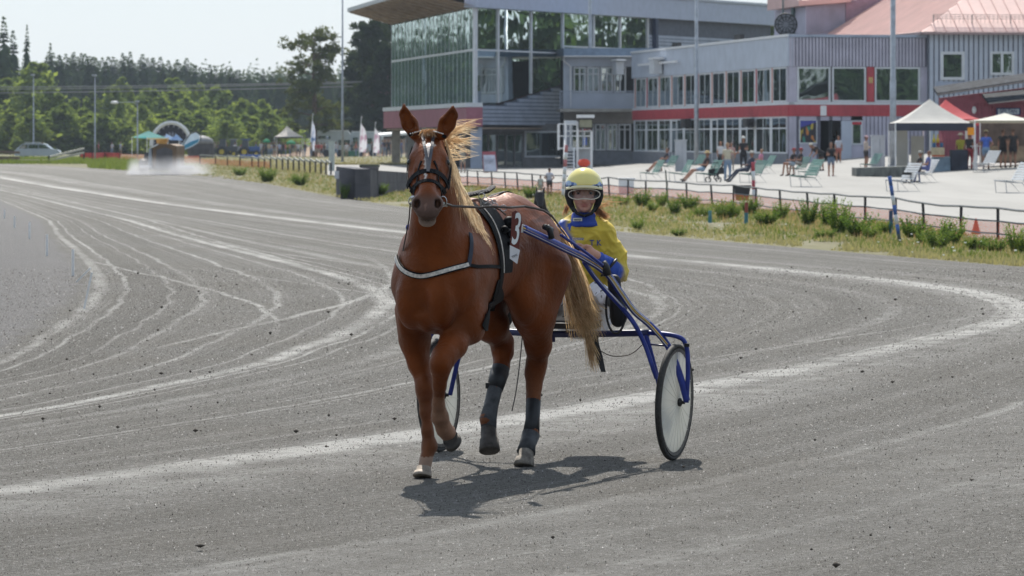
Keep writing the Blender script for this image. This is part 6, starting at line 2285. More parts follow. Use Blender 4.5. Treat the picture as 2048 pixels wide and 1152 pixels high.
def tube_part(name, pts, r, m, flat=1.0, n=10, smooth_pts=True, parent=None):
 b = MB()
 P_ = [Vector(p) for p in pts]
 if smooth_pts and len(P_) > 2:
  Q = []
  for i in range(len(P_) - 1):
   p0 = P_[max(i - 1, 0)]; p1 = P_[i]; p2 = P_[i + 1]; p3 = P_[min(i + 2, len(P_) - 1)]
   for k in range(6):
    t = k / 6
    Q.append(0.5 * ((2 * p1) + (p2 - p0) * t + (2 * p0 - 5 * p1 + 4 * p2 - p3) * t * t + (3 * p1 - p0 - 3 * p2 + p3) * t ** 3))
  Q.append(P_[-1]); P_ = Q
 b.tube(P_, r, n, flat=flat)
 return b.build(name, m, parent or sulky, smooth=True)
def Sl(px, py, l):
 """sulky point seen at a pixel, given its lateral coordinate"""
 z = 24.3
 for _ in range(40):
  X = (px - CXP) / FPX * z
  f = (math.cos(STH) * l - (X - SM.x)) / math.sin(STH)
  z = 0.5 * z + 0.5 * (SM.y - math.cos(STH) * f - math.sin(STH) * l)
 return Vector((X, z, CAM_H - (py - HYP) / FPX * z))
def Sf(px, py, f):
 z = 24.3
 for _ in range(30):
  X = (px - CXP) / FPX * z
  l = (X - SM.x + math.sin(STH) * f) / math.cos(STH)
  z = SM.y - math.cos(STH) * f - math.sin(STH) * l
 return Vector((X, z, CAM_H - (py - HYP) / FPX * z))
for sd in (1, -1):
 c_, ax_ = (cR, axR) if sd > 0 else (cL, axL)
 outer = c_ + ax_ * 0.075 * sd
 inner = c_ - ax_ * 0.075 * sd
 # arch over the wheel
 top_o = sw(-0.01, sd * 0.862, 0.70); top_i = sw(0, sd * 0.63, 0.765)
 tube_part('wheel_fork', [inner, sw(0, sd * 0.66, 0.55), sw(0.0, sd * 0.60, 0.757)], 0.0145, blue)
 tube_part('wheel_fork', [outer, sw(-0.01, sd * 0.868, 0.55), sw(-0.01, sd * 0.855, 0.70), sw(0, sd * 0.79, 0.753), sw(0, sd * 0.60, 0.770)], 0.0145, blue)
 tube_part('fork_brace', [sw(0.0, sd * 0.61, .70), sw(0, sd * .78, .69)], 0.006, blue_d, smooth_pts=False)
 b = MB(); b.box(sw(0.0, sd * 0.865, 0.70), (.03, .035, .02)); b.build('fork_clip', black_m, sulky)
tube_part('crossbar', [sw(0, -0.62, .765), sw(0, 0, .748), sw(0, .62, .768)], 0.021, blue_d, flat=0.8)
# shafts; the one at the right of the picture is seen whole
shaft_px = [(1047, 457, .37), (1085, 475, .385), (1128, 496, .40), (1170, 517, .42), (1212, 545, .45), (1240, 583, .50), (1268, 622, .56), (1300, 650, .64), (1335, 690, .74), (1358, 745, .82)]
path = [Sl(x, y, l) for x, y, l in shaft_px] + [cR + axR * 0.078 + Vector((0, 0, .01))]
sh = tube_part('shaft', path, 0.0235, blue, flat=0.7)
def offs(pts, dz, dy=-0.0255):
 return [p + Vector((0, dy, dz)) for p in pts]
tube_part('shaft_stripe', offs(path[:9], 0.004), 0.0045, stripe_y, parent=sh, n=6)
tube_part('shaft_stripe', offs(path[:9], -0.009, -.023), 0.003, stripe_w, parent=sh, n=6)
tube_part('shaft_stripe', offs(path[:8], 0.019, -0.018), 0.0024, stripe_w, parent=sh, n=6)
# second bar
p2 = [Sl(1122, 470, .41), Sl(1165, 500, .43), Sl(1205, 530, .47)]
tube_part('shaft_spring', p2, 0.009, blue, n=8)
p3 = [Sl(1168, 524, .40), Sl(1190, 556, .42), Sl(1215, 585, .45), Sl(1246, 618, .50), Sl(1270, 650, .57), Sl(1290, 690, .62), Sl(1304, 730, .68), Sl(1313, 756, .70)]
f3 = tube_part('lower_brace', p3, 0.016, blue, flat=0.8)
tube_part('brace_stripe', offs(p3[:4], 0.012, -.018), 0.003, stripe_w, parent=f3, n=6)
# mirrored shaft on the far side, mostly hidden by the horse
def mir(p):
 r = Vector((p.x - SM.x, p.y - SM.y, 0))
 f = -(r.x * math.sin(STH) + r.y * math.cos(STH)); l = r.x * math.cos(STH) - r.y * math.sin(STH)
 return sw(f, -l, p.z)
tube_part('shaft', [mir(p) for p in path], 0.0195, blue, flat=0.75)
tube_part('lower_brace', [mir(p) for p in p3], 0.016, blue)
b = MB(); b.box(path[0] + Vector((-.01, 0, 0)), (.018, .025, .045)); b.build('shaft_tip', stripe_w, sulky)
for k, (x, y, l, s_) in enumerate([(1100, 462, .40, .03), (1211, 535, .45, .045)]):
 b = MB()
 p = Sl(x, y, l)
 b.tube([p + Vector((-.02, -.03, .03)), p + Vector((0, -.035, .0)), p + Vector((.01, -.03, -.045))], s_ * .6, 8)
 b.build('clamp', black_m, sulky, smooth=True)
b = MB(); p = Sl(1096, 460, .40)
b.tube([p + Vector((-.02, -.05, .02)), p + Vector((.02, .03, .0))], .017, 10); b.build('shaft_end_cap', black_m, sulky, smooth=True)
# seat
seat = MB()
seat.box(sw(-.12, 0.0, .80), (.36, .34, .035), (Vector((math.cos(STH), -math.sin(STH), 0)), Vector((math.sin(STH), math.cos(STH), 0)), Vector((0, 0, 1))))
seat.build('seat', mat('seat_vinyl', (.015, .015, .017), .5), sulky)
tube_part('seat_rail', [sw(-.30, -.17, .79), sw(-.05, -.17, .775), sw(.05, -.17, .75)], .010, blue_d)
tube_part('seat_rail', [sw(-.30, .17, .79), sw(-.05, .17, .775), sw(.05, .17, .75)], .010, blue_d)
b = MB(); b.box(sw(.02, -.05, .725), (.11, .03, .05)); b.build('seat_bracket', blue_d, sulky)
# hanging strap and cable
strap_m = mat('strap_black', (.014, .014, .016), .5)
b = MB()
sp = [Sf(1190, 668, .02), Sf(1192, 690, .03), Sf(1198, 712, .03), Sf(1207, 744, .04)]
for i in range(3):
 w0 = [.016, .020, .022, .014][i]; w1 = [.016, .020, .022, .014][i + 1]
 b.hexa([sp[i + 1] + Vector((-w1, 0, 0)), sp[i + 1] + Vector((w1, 0, 0)), sp[i + 1] + Vector((w1, .006, 0)), sp[i + 1] + Vector((-w1, .006, 0)),
   sp[i] + Vector((-w0, 0, 0)), sp[i] + Vector((w0, 0, 0)), sp[i] + Vector((w0, .006, 0)), sp[i] + Vector((-w0, .006, 0))])
b.build('hanging_strap', strap_m, sulky)
tube_part('cable', [Sf(1198, 700, .02), Sf(1225, 712, 0), Sf(1262, 708, 0), Sf(1290, 684, 0)], .0030, mat('cable_brown', (.05, .035, .03), .6), n=5)
tube_part('hanging_cord', [Sf(1047, 612, .1), Sf(1044, 680, .1), Sf(1034, 770, .1), Sf(1024, 822, .1)], .0035, strap_m, n=5)
# foot stirrup
ring = [Sl(1232, 615, .44) + Vector((math.cos(a) * .060, 0, math.sin(a) * .155)) for a in np.linspace(2.4, 6.3, 13)]
tube_part('foot_rest', ring, .008, black_m, n=6)

# ================================================================ DRIVER
DZ = 24.95
YEL = (0.62, 0.46, 0.05); BLU = (0.02, 0.075, 0.42); SKN = (0.55, 0.31, 0.24); WHT = (0.62, 0.62, 0.66); BLK = (0.012, 0.012, 0.014); HAIR = (0.16, 0.075, 0.03)
dp = []
def DE(c, r, col, k=0.02, rot=None, sub=False): dp.append(ellipsoid(as3(c), r, col, k, rot, sub))
def DL(a, b, ra, rb, col, k=0.02, axis=None, q=1.0, sub=False): dp.append(limb(as3(a), as3(b), ra, rb, col, k, axis, q, sub))
def D(px, py, z=DZ): return W(px, py, z)
# pelvis and torso
DL(D(1148, 640), D(1186, 640), .115, .115, WHT, .04)
DL(D(1166, 625), D(1168, 545), .135, .135, YEL, .06, axis=(0, 1, 0), q=.80)
DL(D(1168, 545), D(1168, 475), .150, .165, YEL, .06, axis=(0, 1, 0), q=.68)
DL(D(1133, 462), D(1204, 464), .062, .066, YEL, .05)
DL(D(1168, 470), D(1167, 425), .062, .052, SKN, .02)
# blue yoke panel on the picture-left shoulder
DL(D(1128, 452, DZ - .05), D(1146, 505, DZ - .13), .030, .030, BLU, .012, axis=(0, 1, 0), q=.5)
# head
HCx, HCz = 1168, DZ - .04
DE(D(1168, 383, HCz), (.076, .095, .105), SKN, .01)
DE(D(1168, 405, HCz - .035), (.056, .058, .062), SKN, .02)
DE(D(1169, 418, HCz - .070), (.024, .020, .018), SKN, .015)      # chin
DL(D(1169, 385, HCz - .092), D(1169, 400, HCz - .112), .010, .0145, SKN, .010)    # nose
DE(D(1165, 401, HCz - .106), (.008, .008, .007), SKN, .006); DE(D(1173, 401, HCz - .106), (.008, .008, .007), SKN, .006)
DE(D(1169, 408.5, HCz - .088), (.021, .012, .0055), (0.36, 0.12, 0.10), .005)
DE(D(1169, 412, HCz - .088), (.017, .012, .006), (0.38, 0.13, 0.11), .004)
DE(D(1154, 402, HCz - .062), (.020, .02, .018), (0.46, .22, .16), .015); DE(D(1184, 402, HCz - .062), (.020, .02, .018), (0.46, .22, .16), .015)
for sx_ in (1156, 1182):
 DE(D(sx_, 386, HCz - .100), (.014, .008, .009), SKN, .006, sub=True)
# arms: picture right
DL(D(1208, 468), D(1232, 512, DZ - .02), .068, .064, YEL, .04)
DL(D(1232, 512, DZ - .02), D(1238, 545, DZ - .06), .064, .060, YEL, .03)
DL(D(1236, 547, DZ - .06), D(1212, 528, DZ - .22), .054, .046, BLU, .018)
DL(D(1212, 528, DZ - .22), D(1193, 516, DZ - .33), .045, .038, BLU, .015)
# picture left arm (behind the horse)
DL(D(1130, 466), D(1108, 512, DZ - .05), .062, .055, YEL, .04)
DL(D(1108, 512, DZ - .05), D(1128, 512, DZ - .22), .050, .042, BLU, .02)
DL(D(1128, 512, DZ - .22), D(1146, 506, DZ - .33), .042, .036, BLU, .015)
# hands holding the reins: palm, four curled fingers, thumb
def hand(c, side):
 c = Vector(c)
 r = Vector((-side, 0, 0))            # towards the fingertips across the body
 DE(c + Vector((0, 0, 0)), (.036, .026, .033), SKN, .012)
 DL(c + Vector((side * .05, .03, -.022)), c, .027, .028, SKN, .015)
 for i in range(4):
  zz = .026 - .017 * i
  ln = (.030, .034, .032, .026)[i]
  k1 = c + Vector((-side * .020, -.018, zz))
  k2 = k1 + Vector((-side * ln * .75, -.014, -.002))
  k3 = k2 + Vector((-side * .004, .020, -.006))
  k4 = k3 + Vector((side * .016, .006, 0))
  DL(k1, k2, .0098, .0088, SKN, .0035)
  DL(k2, k3, .0088, .0080, SKN, .003)
  DL(k3, k4, .0080, .0072, SKN, .003)
 t1 = c + Vector((side * .012, -.012, .028)); t2 = t1 + Vector((-side * .026, -.012, .008)); t3 = t2 + Vector((-side * .020, -.004, -.004))
 DL(t1, t2, .0115, .0100, SKN, .005); DL(t2, t3, .0100, .0085, SKN, .003)
hand(D(1177, 503, DZ - .42), 1)
hand(D(1152, 500, DZ - .40), -1)
# legs stretched forward to the foot rests
DL(D(1186, 636), D(1196, 588, DZ - .36), .100, .072, WHT, .03)
DL(D(1196, 588, DZ - .36), D(1226, 600, DZ - .66), .066, .048, WHT, .02)
DL(D(1226, 600, DZ - .66), D(1230, 604, DZ - .74), .046, .044, BLK, .01)
DL(D(1146, 636), D(1105, 596, DZ - .36), .100, .072, WHT, .03)
DL(D(1105, 596, DZ - .36), D(1030, 618, DZ - .70), .066, .052, WHT, .02)
DL(D(1030, 618, DZ - .70), D(1010, 610, DZ - .76), .046, .044, BLK, .01)
# boots, soles forward
DL(D(1236, 640, DZ - .78), D(1228, 562, DZ - .80), .044, .040, BLK, .015, axis=(0, 1, 0), q=.9)
DL(D(1238, 632, DZ - .79), D(1236, 612, DZ - .79), .052, .050, BLK, .015)
DL(D(1010, 640, DZ - .78), D(1004, 566, DZ - .80), .044, .040, BLK, .015)
dv, df, dc = sdf_body(dp, 0.0068)
drv = empty('driver', D(1168, 655), 'driver in yellow and blue racing colours with a yellow helmet and goggles', 'person')
# colour details on the clothes
Pd = dv
pxx = CXP + Pd[:, 0] / Pd[:, 1] * FPX
pyy = HYP + (CAM_H - Pd[:, 2]) / Pd[:, 1] * FPX
isY = (dc[:, 0] > .45) & (dc[:, 2] < .2)
wht = dc[:, 2] > .55
for i in np.nonzero(wht)[0]:
 p = Pd[i]
 if mnoise.noise(Vector((p[0] * 34, p[1] * 34, p[2] * 34))) > 0.42:
  dc[i] = (.05, .045, .045)
Xd = (Pd[:, 0] - D(1168, 500).x)
strip = isY & (np.abs(Xd + 0.115 + (Pd[:, 2] - D(0, 470).z) * -.38) < 0.016) & (Pd[:, 1] < DZ - .02) & (pyy > 446) & (pyy < 540)
dc[strip] = BLU
# blue-white pattern on the picture-left sleeve
ls = isY & (Xd < -.125)
for i in np.nonzero(ls)[0]:
 p = Pd[i]
 nn = mnoise.noise(Vector((p[0] * 22, p[1] * 22, p[2] * 16)))
 if nn > .12: dc[i] = (.10, .22, .50)
 elif nn > 0: dc[i] = (.6, .62, .66)
dm = mat('driver_cloth', (1, 1, 1), 0.65, 0.10, 12, bump=0.0, attr='paint')
nt = dm.node_tree
bm_ = nt.nodes.new('ShaderNodeBump'); bm_.inputs['Strength'].default_value = 0.6; bm_.inputs['Distance'].default_value = 0.03
tcn = nt.nodes.new('ShaderNodeTexCoord'); mpn = nt.nodes.new('ShaderNodeMapping'); mpn.inputs['Scale'].default_value = (10, 10, 5)
L(nt, tcn.outputs['Object'], mpn.inputs['Vector'])
nn_ = noise_n(nt, mpn.outputs[0], 1.3, 2.0); L(nt, nn_, bm_.inputs['Height'])
for n_ in nt.nodes:
 if n_.type == 'BSDF_PRINCIPLED': L(nt, bm_.outputs[0], n_.inputs['Normal'])
me_ = np_mesh('body', dv - np.array(drv.location), df, dm, smooth=True, cols=dc)
nr_ = np.zeros(len(me_.vertices) * 3, dtype=np.float32); me_.vertices.foreach_get('normal', nr_); nr_ = nr_.reshape(-1, 3)
fold = np.zeros(len(dv), dtype=np.float32)
cl_ = np.nonzero(((dc[:, 0] > .45) & (dc[:, 2] < .2)) | (dc[:, 2] > .3))[0]
for i in cl_:
 p = dv[i]
 a_ = 1 - abs(mnoise.noise(Vector((p[0] * 7 + p[2] * 5, p[1] * 6, p[2] * 9 - p[0] * 6)))) * 2.2
 b_ = 1 - abs(mnoise.noise(Vector((p[0] * 15 - p[2] * 9, p[1] * 12, p[2] * 17 + p[0] * 8)))) * 2.2
 fold[i] = max(0, a_) ** 2 * .010 + max(0, b_) ** 2 * .006 - .006
co_ = (dv - np.array(drv.location, dtype=np.float32) + nr_ * fold[:, None]).astype(np.float32)
me_.vertices.foreach_set('co', co_.ravel()); me_.update()
o = link_mesh('body', me_, drv)
# helmet: open-face shell
hcen = D(1168, 375, HCz + .005)
hv, hf = [], []
def shell(r0, r1, ph0, th_lo, name, material, parent, cut=None):
 b = MB(); n, m = 40, 18
 for i in range(m + 1):
  for k in range(n + 1):
   ph = 2 * math.pi * k / n
   # lower limit depends on direction: the front opening is high, the back and cheeks low
   fr = -math.sin(ph)          # 1 towards the camera
   lim = th_lo(fr)
   th = lim * i / m
   d = Vector((math.sin(th) * math.cos(ph) * .98, math.sin(th) * math.sin(ph) * 1.12, math.cos(th) * 1.05))
   b.v.append(as3(hcen + Vector((d.x * r0, d.y * r0, d.z * r0))))
 for i in range(m):
  for k in range(n):
   a = i * (n + 1) + k
   b.f.append((a, a + n + 1, a + n + 2, a + 1)); b.mi.append(0)
 o = b.build(name, material, parent, smooth=True)
 md = o.modifiers.new('thick', 'SOLIDIFY'); md.thickness = 0.012; md.offset = 1
 return o
def helmet_material():
 m, nt, out = new_mat('helmet_paint')
 p = nt.nodes.new('ShaderNodeBsdfPrincipled'); p.inputs['Roughness'].default_value = 0.18; p.inputs['Coat Weight'].default_value = 0.6
 tc = nt.nodes.new('ShaderNodeTexCoord')
 sep = nt.nodes.new('ShaderNodeSeparateXYZ'); L(nt, tc.outputs['Object'], sep.inputs[0])
 z0 = hcen.z - drv.location.z
 w = noise_n(nt, tc.outputs['Object'], 16.0, 1.0)
 zz = math_n(nt, 'ADD', sep.outputs[2], maprange(nt, w, 0.3, 0.7, -0.016, 0.016))
 ax_ = math_n(nt, 'ABSOLUTE', math_n(nt, 'SUBTRACT', sep.outputs[0], hcen.x - drv.location.x))
 # blue waves rise towards the sides
 lev = math_n(nt, 'ADD', math_n(nt, 'MULTIPLY', ax_, 0.1), z0 + 0.020)
 blue_f = maprange(nt, math_n(nt, 'SUBTRACT', lev, zz), 0.0, 0.004)
 side = maprange(nt, ax_, 0.042, 0.050)
 blue_f = math_n(nt, 'MULTIPLY', blue_f, side)
 wv = nt.nodes.new('ShaderNodeTexWave'); wv.inputs['Scale'].default_value = 9; wv.inputs['Distortion'].default_value = 6
 L(nt, tc.outputs['Object'], wv.inputs['Vector'])
 bl = mixrgb(nt, maprange(nt, wv.outputs['Fac'], .35, .6), (0.03, 0.10, 0.34), (0.30, 0.42, 0.60))
 whf = maprange(nt, math_n(nt, 'SUBTRACT', z0 + 0.012, zz), 0.0, 0.004)
 c = mixrgb(nt, blue_f, (0.78, 0.68, 0.22), bl)
 c = mixrgb(nt, math_n(nt, 'MULTIPLY', whf, math_n(nt, 'SUBTRACT', 1.0, side)), c, (0.72, 0.70, 0.62))
 L(nt, c, p.inputs['Base Color']); L(nt, p.outputs[0], out.inputs[0])
 return m
shell(.1085, 0, 0, lambda fr: math.radians(92 - 8 * max(0, fr)) if fr > .25 else math.radians(92 + 40 * min(1, (0.25 - fr) / .35)), 'helmet', helmet_material(), drv)
shell(.106, 0, 0, lambda fr: math.radians(88 - 8 * max(0, fr)) if fr > .25 else math.radians(90 + 40 * min(1, (0.25 - fr) / .35)), 'helmet_liner', mat('helmet_padding', (.010, .010, .012), .7), drv)
# peak
b = MB()
n = 18
for i in range(n):
 a0 = math.radians(-158 + 136 * i / n); a1 = math.radians(-158 + 136 * (i + 1) / n)
 def pk(a, r, z): return hcen + Vector((math.cos(a) * r * .99, math.sin(a) * r * 1.12, z))
 zf = lambda a: .004 + .012 * (-math.sin(a)) ** 2
 b.hexa([pk(a0, .106, zf(a0) - .006), pk(a1, .106, zf(a1) - .006), pk(a1, .130, zf(a1) - .020), pk(a0, .130, zf(a0) - .020),
   pk(a0, .106, zf(a0) + .012), pk(a1, .106, zf(a1) + .012), pk(a1, .131, zf(a1) - .012), pk(a0, .131, zf(a0) - .012)])
b.build('helmet_peak', mat('peak_cream', (.70, .64, .40), .3), drv, smooth=False)
# dark padding/straps at the sides and chin
pad = mat('helmet_padding', (.010, .010, .012), .7)
for sx_ in (-1, 1):
 b = MB()
 b.tube([hcen + Vector((sx_ * .094, -.055, .0)), hcen + Vector((sx_ * .096, -.045, -.05)), hcen + Vector((sx_ * .084, -.035, -.10)), hcen + Vector((sx_ * .060, -.050, -.150))], [.024, .026, .021, .012], 10, flat=1.15)
 b.build('helmet_padding', pad, drv, smooth=True)
 b = MB()
 b.tube([hcen + Vector((sx_ * .070, -.060, -.12)), hcen + Vector((sx_ * .045, -.085, -.160)), hcen + Vector((0, -.092, -.176))], .0095, 6)
 b.build('chin_strap', pad, drv, smooth=True)
b = MB(); b.tube([hcen + Vector((-.085, -.085, .004)), hcen + Vector((-.04, -.118, .003)), hcen + Vector((0.04, -.118, .003)), hcen + Vector((.085, -.085, .004))], .012, 8); b.build('helmet_lining', pad, drv, smooth=True)
# goggles
def goggle_outline(s, n=26):
 pts = []
 for i in range(n):
  a = 2 * math.pi * i / n
  x = math.copysign(abs(math.cos(a)) ** .8, math.cos(a)) * .098 * s; z = math.copysign(abs(math.sin(a)) ** .85, math.sin(a)) * .033 * s
  if z < 0 and abs(x) < .022: z *= (0.25 + 0.75 * (abs(x) / .022) ** 1.2)
  y = -.132 + .045 * (x / .098) ** 2 * 1.0
  pts.append(hcen + Vector((x, y, z - .042)))
 return pts
go = goggle_outline(1.0)
b = MB(); b.tube(go + [go[0], go[1]], .0032, 6, caps=False); gog = b.build('goggles', mat('goggle_frame', (.62, .58, .48), .3), drv, smooth=True)
def lens_material():
 m, nt, out = new_mat('goggle_lens')
 tr = nt.nodes.new('ShaderNodeBsdfTransparent'); tr.inputs[0].default_value = (.78, .82, .84, 1)
 gl = nt.nodes.new('ShaderNodeBsdfGlossy'); gl.inputs['Roughness'].default_value = .06
 fr = nt.nodes.new('ShaderNodeFresnel'); fr.inputs[0].default_value = 1.6
 mx = nt.nodes.new('ShaderNodeMixShader')
 L(nt, math_n(nt, 'MULTIPLY', fr.outputs[0], 0.7, True), mx.inputs[0]); L(nt, tr.outputs[0], mx.inputs[1]); L(nt, gl.outputs[0], mx.inputs[2]); L(nt, mx.outputs[0], out.inputs[0])
 return m
b = MB(); cc = hcen + Vector((0, -.128, -.036))
V_ = [cc] + go
b.add(V_, [(0, 1 + (i + 1) % len(go), 1 + i) for i in range(len(go))]); b.build('lens', lens_material(), gog, smooth=True)
# eyes and brows behind the lens
for sx_ in (1156.5, 1181.5):
 b = MB(); b.ball(D(sx_, 386.5, HCz - .089), (.0125, .010, .0085), 10, 8); b.build('eye', mat('eye_white', (.26, .24, .23), .3), drv, smooth=True)
 b = MB(); b.ball(D(sx_, 386.5, HCz - .097), (.0058, .004, .0062), 8, 6); b.build('iris', mat('iris', (.03, .03, .035), .2), drv, smooth=True)
 b = MB(); b.tube([D(sx_ - 4.5, 382.5, HCz - .094), D(sx_, 381.5, HCz - .100), D(sx_ + 4.5, 382.5, HCz - .094)], .0022, 5); b.build('eyebrow', mat('brow', HAIR, .7), drv)
# neck gaiter
b = MB()
for i, (py, rr, dy) in enumerate([(421, .062, -.012), (428, .072, -.015), (436, .083, -.018), (446, .088, -.03), (449, .080, -.03)]):
 pass
b.lathe(D(1167, 452, DZ - .015), [(.095, -.005), (.108, .004), (.100, .024), (.084, .048), (.072, .078), (.062, .086)], 22, sx=1.0)
gt = b.build('neck_gaiter', mat('gaiter_blue', (.022, .06, .33), .7, .2, 14, bump=.5, bscale=9), drv, smooth=True)
b = MB(); b.box(D(1155, 439, DZ - .015 - .100), (.058, .004, .020)); b.build('badge', mat('badge_white', (.6, .62, .55), .5), gt)
text('lettering', 'savvy', D(1155, 439, DZ - .119), .019, mat('ink_dark', (.02, .025, .02), .6), drv)
# initials on the chest, sunk against the cloth
DB = BVHTree.FromPolygons([tuple(v) for v in dv], [tuple(int(i) for i in f) for f in df])
loc = DB.ray_cast(Vector((0, 0, CAM_H)), (D(1191, 486) - Vector((0, 0, CAM_H))).normalized())[0]
if loc is not None:
 text('lettering', 'T K', loc + Vector((0, -.010, 0)), .050, mat('ink_blue', (.02, .05, .25), .6), drv, sx=.95)
# reddish hair blown to the right of the collar, and thin wisps
strands = []
for i in range(160):
 a = np.array(D(1192 + rng.normal() * 3, 418 + rng.normal() * 4, DZ)); b_ = np.array(D(1212 + rng.normal() * 6, 436 + rng.normal() * 4, DZ - .04))
 strands.append(bez([a, (a + b_) / 2 + np.array([.01, 0, -.008]), b_], 7, .004))
for i in range(12):
 a = np.array(D(1198, 400 + rng.random() * 20, DZ)); b_ = np.array(D(1215 + rng.random() * 40, 396 + rng.random() * 22, DZ))
 strands.append(bez([a, (a + b_) / 2 + np.array([0, 0, .02]), b_], 8, .006))
hair_strands('hair', strands, hair_mat('driver_hair', (.30, .12, .05), (.75, .50, .30), .5), drv, .0018)
strands = []
for i in range(60):
 a = np.array(D(1134 + rng.normal() * 2, 414 + rng.normal() * 3, DZ)); b_ = np.array(D(1131 + rng.normal() * 4, 428 + rng.normal() * 4, DZ - .03))
 strands.append(bez([a, (a + b_) / 2, b_], 6, .004))
hair_strands('hair', strands, hair_mat('driver_hair', (.30, .12, .05), (.75, .50, .30), .5), drv, .0018)

# reins
rein_m = mat('rein_leather', (.030, .016, .010), .5, .2, 30)
reins = empty('reins', D(1168, 500, DZ - .4), 'dark leather reins running from the bit of the chestnut horse to the driver', 'reins')
bitR = snap(toW(HP(.47, .075, -.10)), .014)[0]; bitL = snap(toW(HP(.47, -.075, -.10)), .014)[0]
def rein(pts, r=.008, name='rein', m=rein_m):
 b = MB(); b.tube(densify(pts, .06), r, 6, flat=.5); return b.build(name, m, reins, smooth=True)
rein([bitR + Vector((.01, 0, 0)), W(905, 412, 22.3), W(960, 415, 22.6), W(985, 413, 22.7), W(1020, 415, 22.9)] + [q_ for q_ in (ray_px(1045, 417, .02), ray_px(1065, 419, .015), ray_px(1085, 424, .012), ray_px(1100, 434, .012), ray_px(1110, 447, .012)) if q_ is not None] + [ W(1140, 480, 24.4), D(1150, 497, DZ - .44), D(1172, 500, DZ - .46)])
rein([bitL + Vector((-.01, 0, 0)), W(818, 440, 22.3), W(812, 470, 22.45), W(806, 500, 22.6)], .008)
rein([W(985, 413, 22.75), W(1000, 420, 22.8), W(1012, 430, 22.85)], .005)
b = MB(); b.tube([bitR, W(893, 411, 22.28)], .009, 8); b.build('bit_guard', mat('bit_white', (.55, .55, .52), .5), reins, smooth=True)
b = MB(); b.tube([bitL, W(822, 407, 22.25)], .010, 8); b.build('bit_guard', mat('bit_white', (.55, .55, .52), .5), reins, smooth=True)
b = MB(); b.box(D(1156, 478, DZ - .42), (.07, .02, .016)); b.build('rein_buckle', steel, reins)
b = MB(); b.tube([W(1094, 440, 24.2), W(1120, 468, 24.4), D(1150, 492, DZ - .43), D(1162, 510, DZ - .43)], .012, 6, flat=.4); b.build('rein_loop', lea, reins)
# whip/wrist loop on the forearm
b = MB()
c0 = D(1218, 535, DZ - .20)
ring = [c0 + Vector((math.sin(a) * .020, math.cos(a) * .06, .0)) + Vector((math.sin(a) * .025, 0, math.sin(a) * .05)) for a in np.linspace(0, 6.283, 17)]
b.tube(ring, .009, 6, caps=False); b.build('wrist_loop', black_m, reins, smooth=True)
# ================================================================ MESH FENCE ALONG THE TERRACE
M_post = mat('fence_post_black', (.02, .02, .025), .6)
M_rail = mat('fence_rail_grey', (.10, .11, .12), .6)
def net_mat():
 m, nt, out = new_mat('orange_net')
 tc = nt.nodes.new('ShaderNodeTexCoord')
 uv = nt.nodes.new('ShaderNodeUVMap'); uv.uv_map = 'UVMap'
 sep = nt.nodes.new('ShaderNodeSeparateXYZ'); L(nt, uv.outputs[0], sep.inputs[0])
 fx = math_n(nt, 'FRACT', math_n(nt, 'MULTIPLY', sep.outputs[0], 14.0)); fy = math_n(nt, 'FRACT', math_n(nt, 'MULTIPLY', sep.outputs[1], 18.0))
 g1 = math_n(nt, 'LESS_THAN', fx, 0.18); g2 = math_n(nt, 'LESS_THAN', fy, 0.34)
 g_ = math_n(nt, 'MAXIMUM', g1, g2)
 d = nt.nodes.new('ShaderNodeBsdfDiffuse'); d.inputs[0].default_value = (.66, .17, .09, 1)
 t2 = nt.nodes.new('ShaderNodeBsdfTranslucent'); t2.inputs[0].default_value = (.85, .22, .12, 1)
 m0 = nt.nodes.new('ShaderNodeMixShader'); m0.inputs[0].default_value = .5
 L(nt, d.outputs[0], m0.inputs[1]); L(nt, t2.outputs[0], m0.inputs[2])
 tr = nt.nodes.new('ShaderNodeBsdfTransparent')
 mx = nt.nodes.new('ShaderNodeMixShader'); L(nt, g_, mx.inputs[0]); L(nt, tr.outputs[0], mx.inputs[1]); L(nt, m0.outputs[0], mx.inputs[2])
 L(nt, mx.outputs[0], out.inputs[0]); return m
M_net = net_mat()
posts_r = [917, 935, 957, 985, 1011, 1036, 1066, 1096, 1128, 1160, 1190, 1219, 1256, 1292, 1333, 1374, 1425, 1467, 1511, 1562, 1617, 1673, 1730, 1792, 1849, 1921, 1996, 2075, 2160]
def fence_h(px): return .62
fence = empty('mesh_fence', G(1500, fence_y(1500)), 'low black post fence with rails and orange netting along the terrace edge', 'fence')
tops = []
for i, px in enumerate(posts_r):
 p = G(px, fence_y(px)); hh = .60 + .05 * random.random(); lx = random.uniform(-.04, .04)
 q = p + Vector((lx - .02, 0, hh)); tops.append((p, q))
 mb = MB(); mb.bar(p - Vector((0, 0, .05)), q, .055, .04); mb.build('post', M_post, fence)
for nm, t_, r_ in (('top_rail', 1.0, .022), ('middle_rail', .62, .017), ('bottom_rail', .22, .015)):
 pts_ = []
 for k, (p, q) in enumerate(tops):
  c = p.lerp(q, t_)
  pts_.append(c + Vector((0, 0, random.uniform(-.012, .012))))
  if k < len(tops) - 1:
   c2 = tops[k + 1][0].lerp(tops[k + 1][1], t_)
   pts_.append(c.lerp(c2, .5) - Vector((0, 0, random.uniform(0, .03))))
 mb = MB(); mb.tube(pts_, r_, 5); mb.build(nm, M_rail, fence)
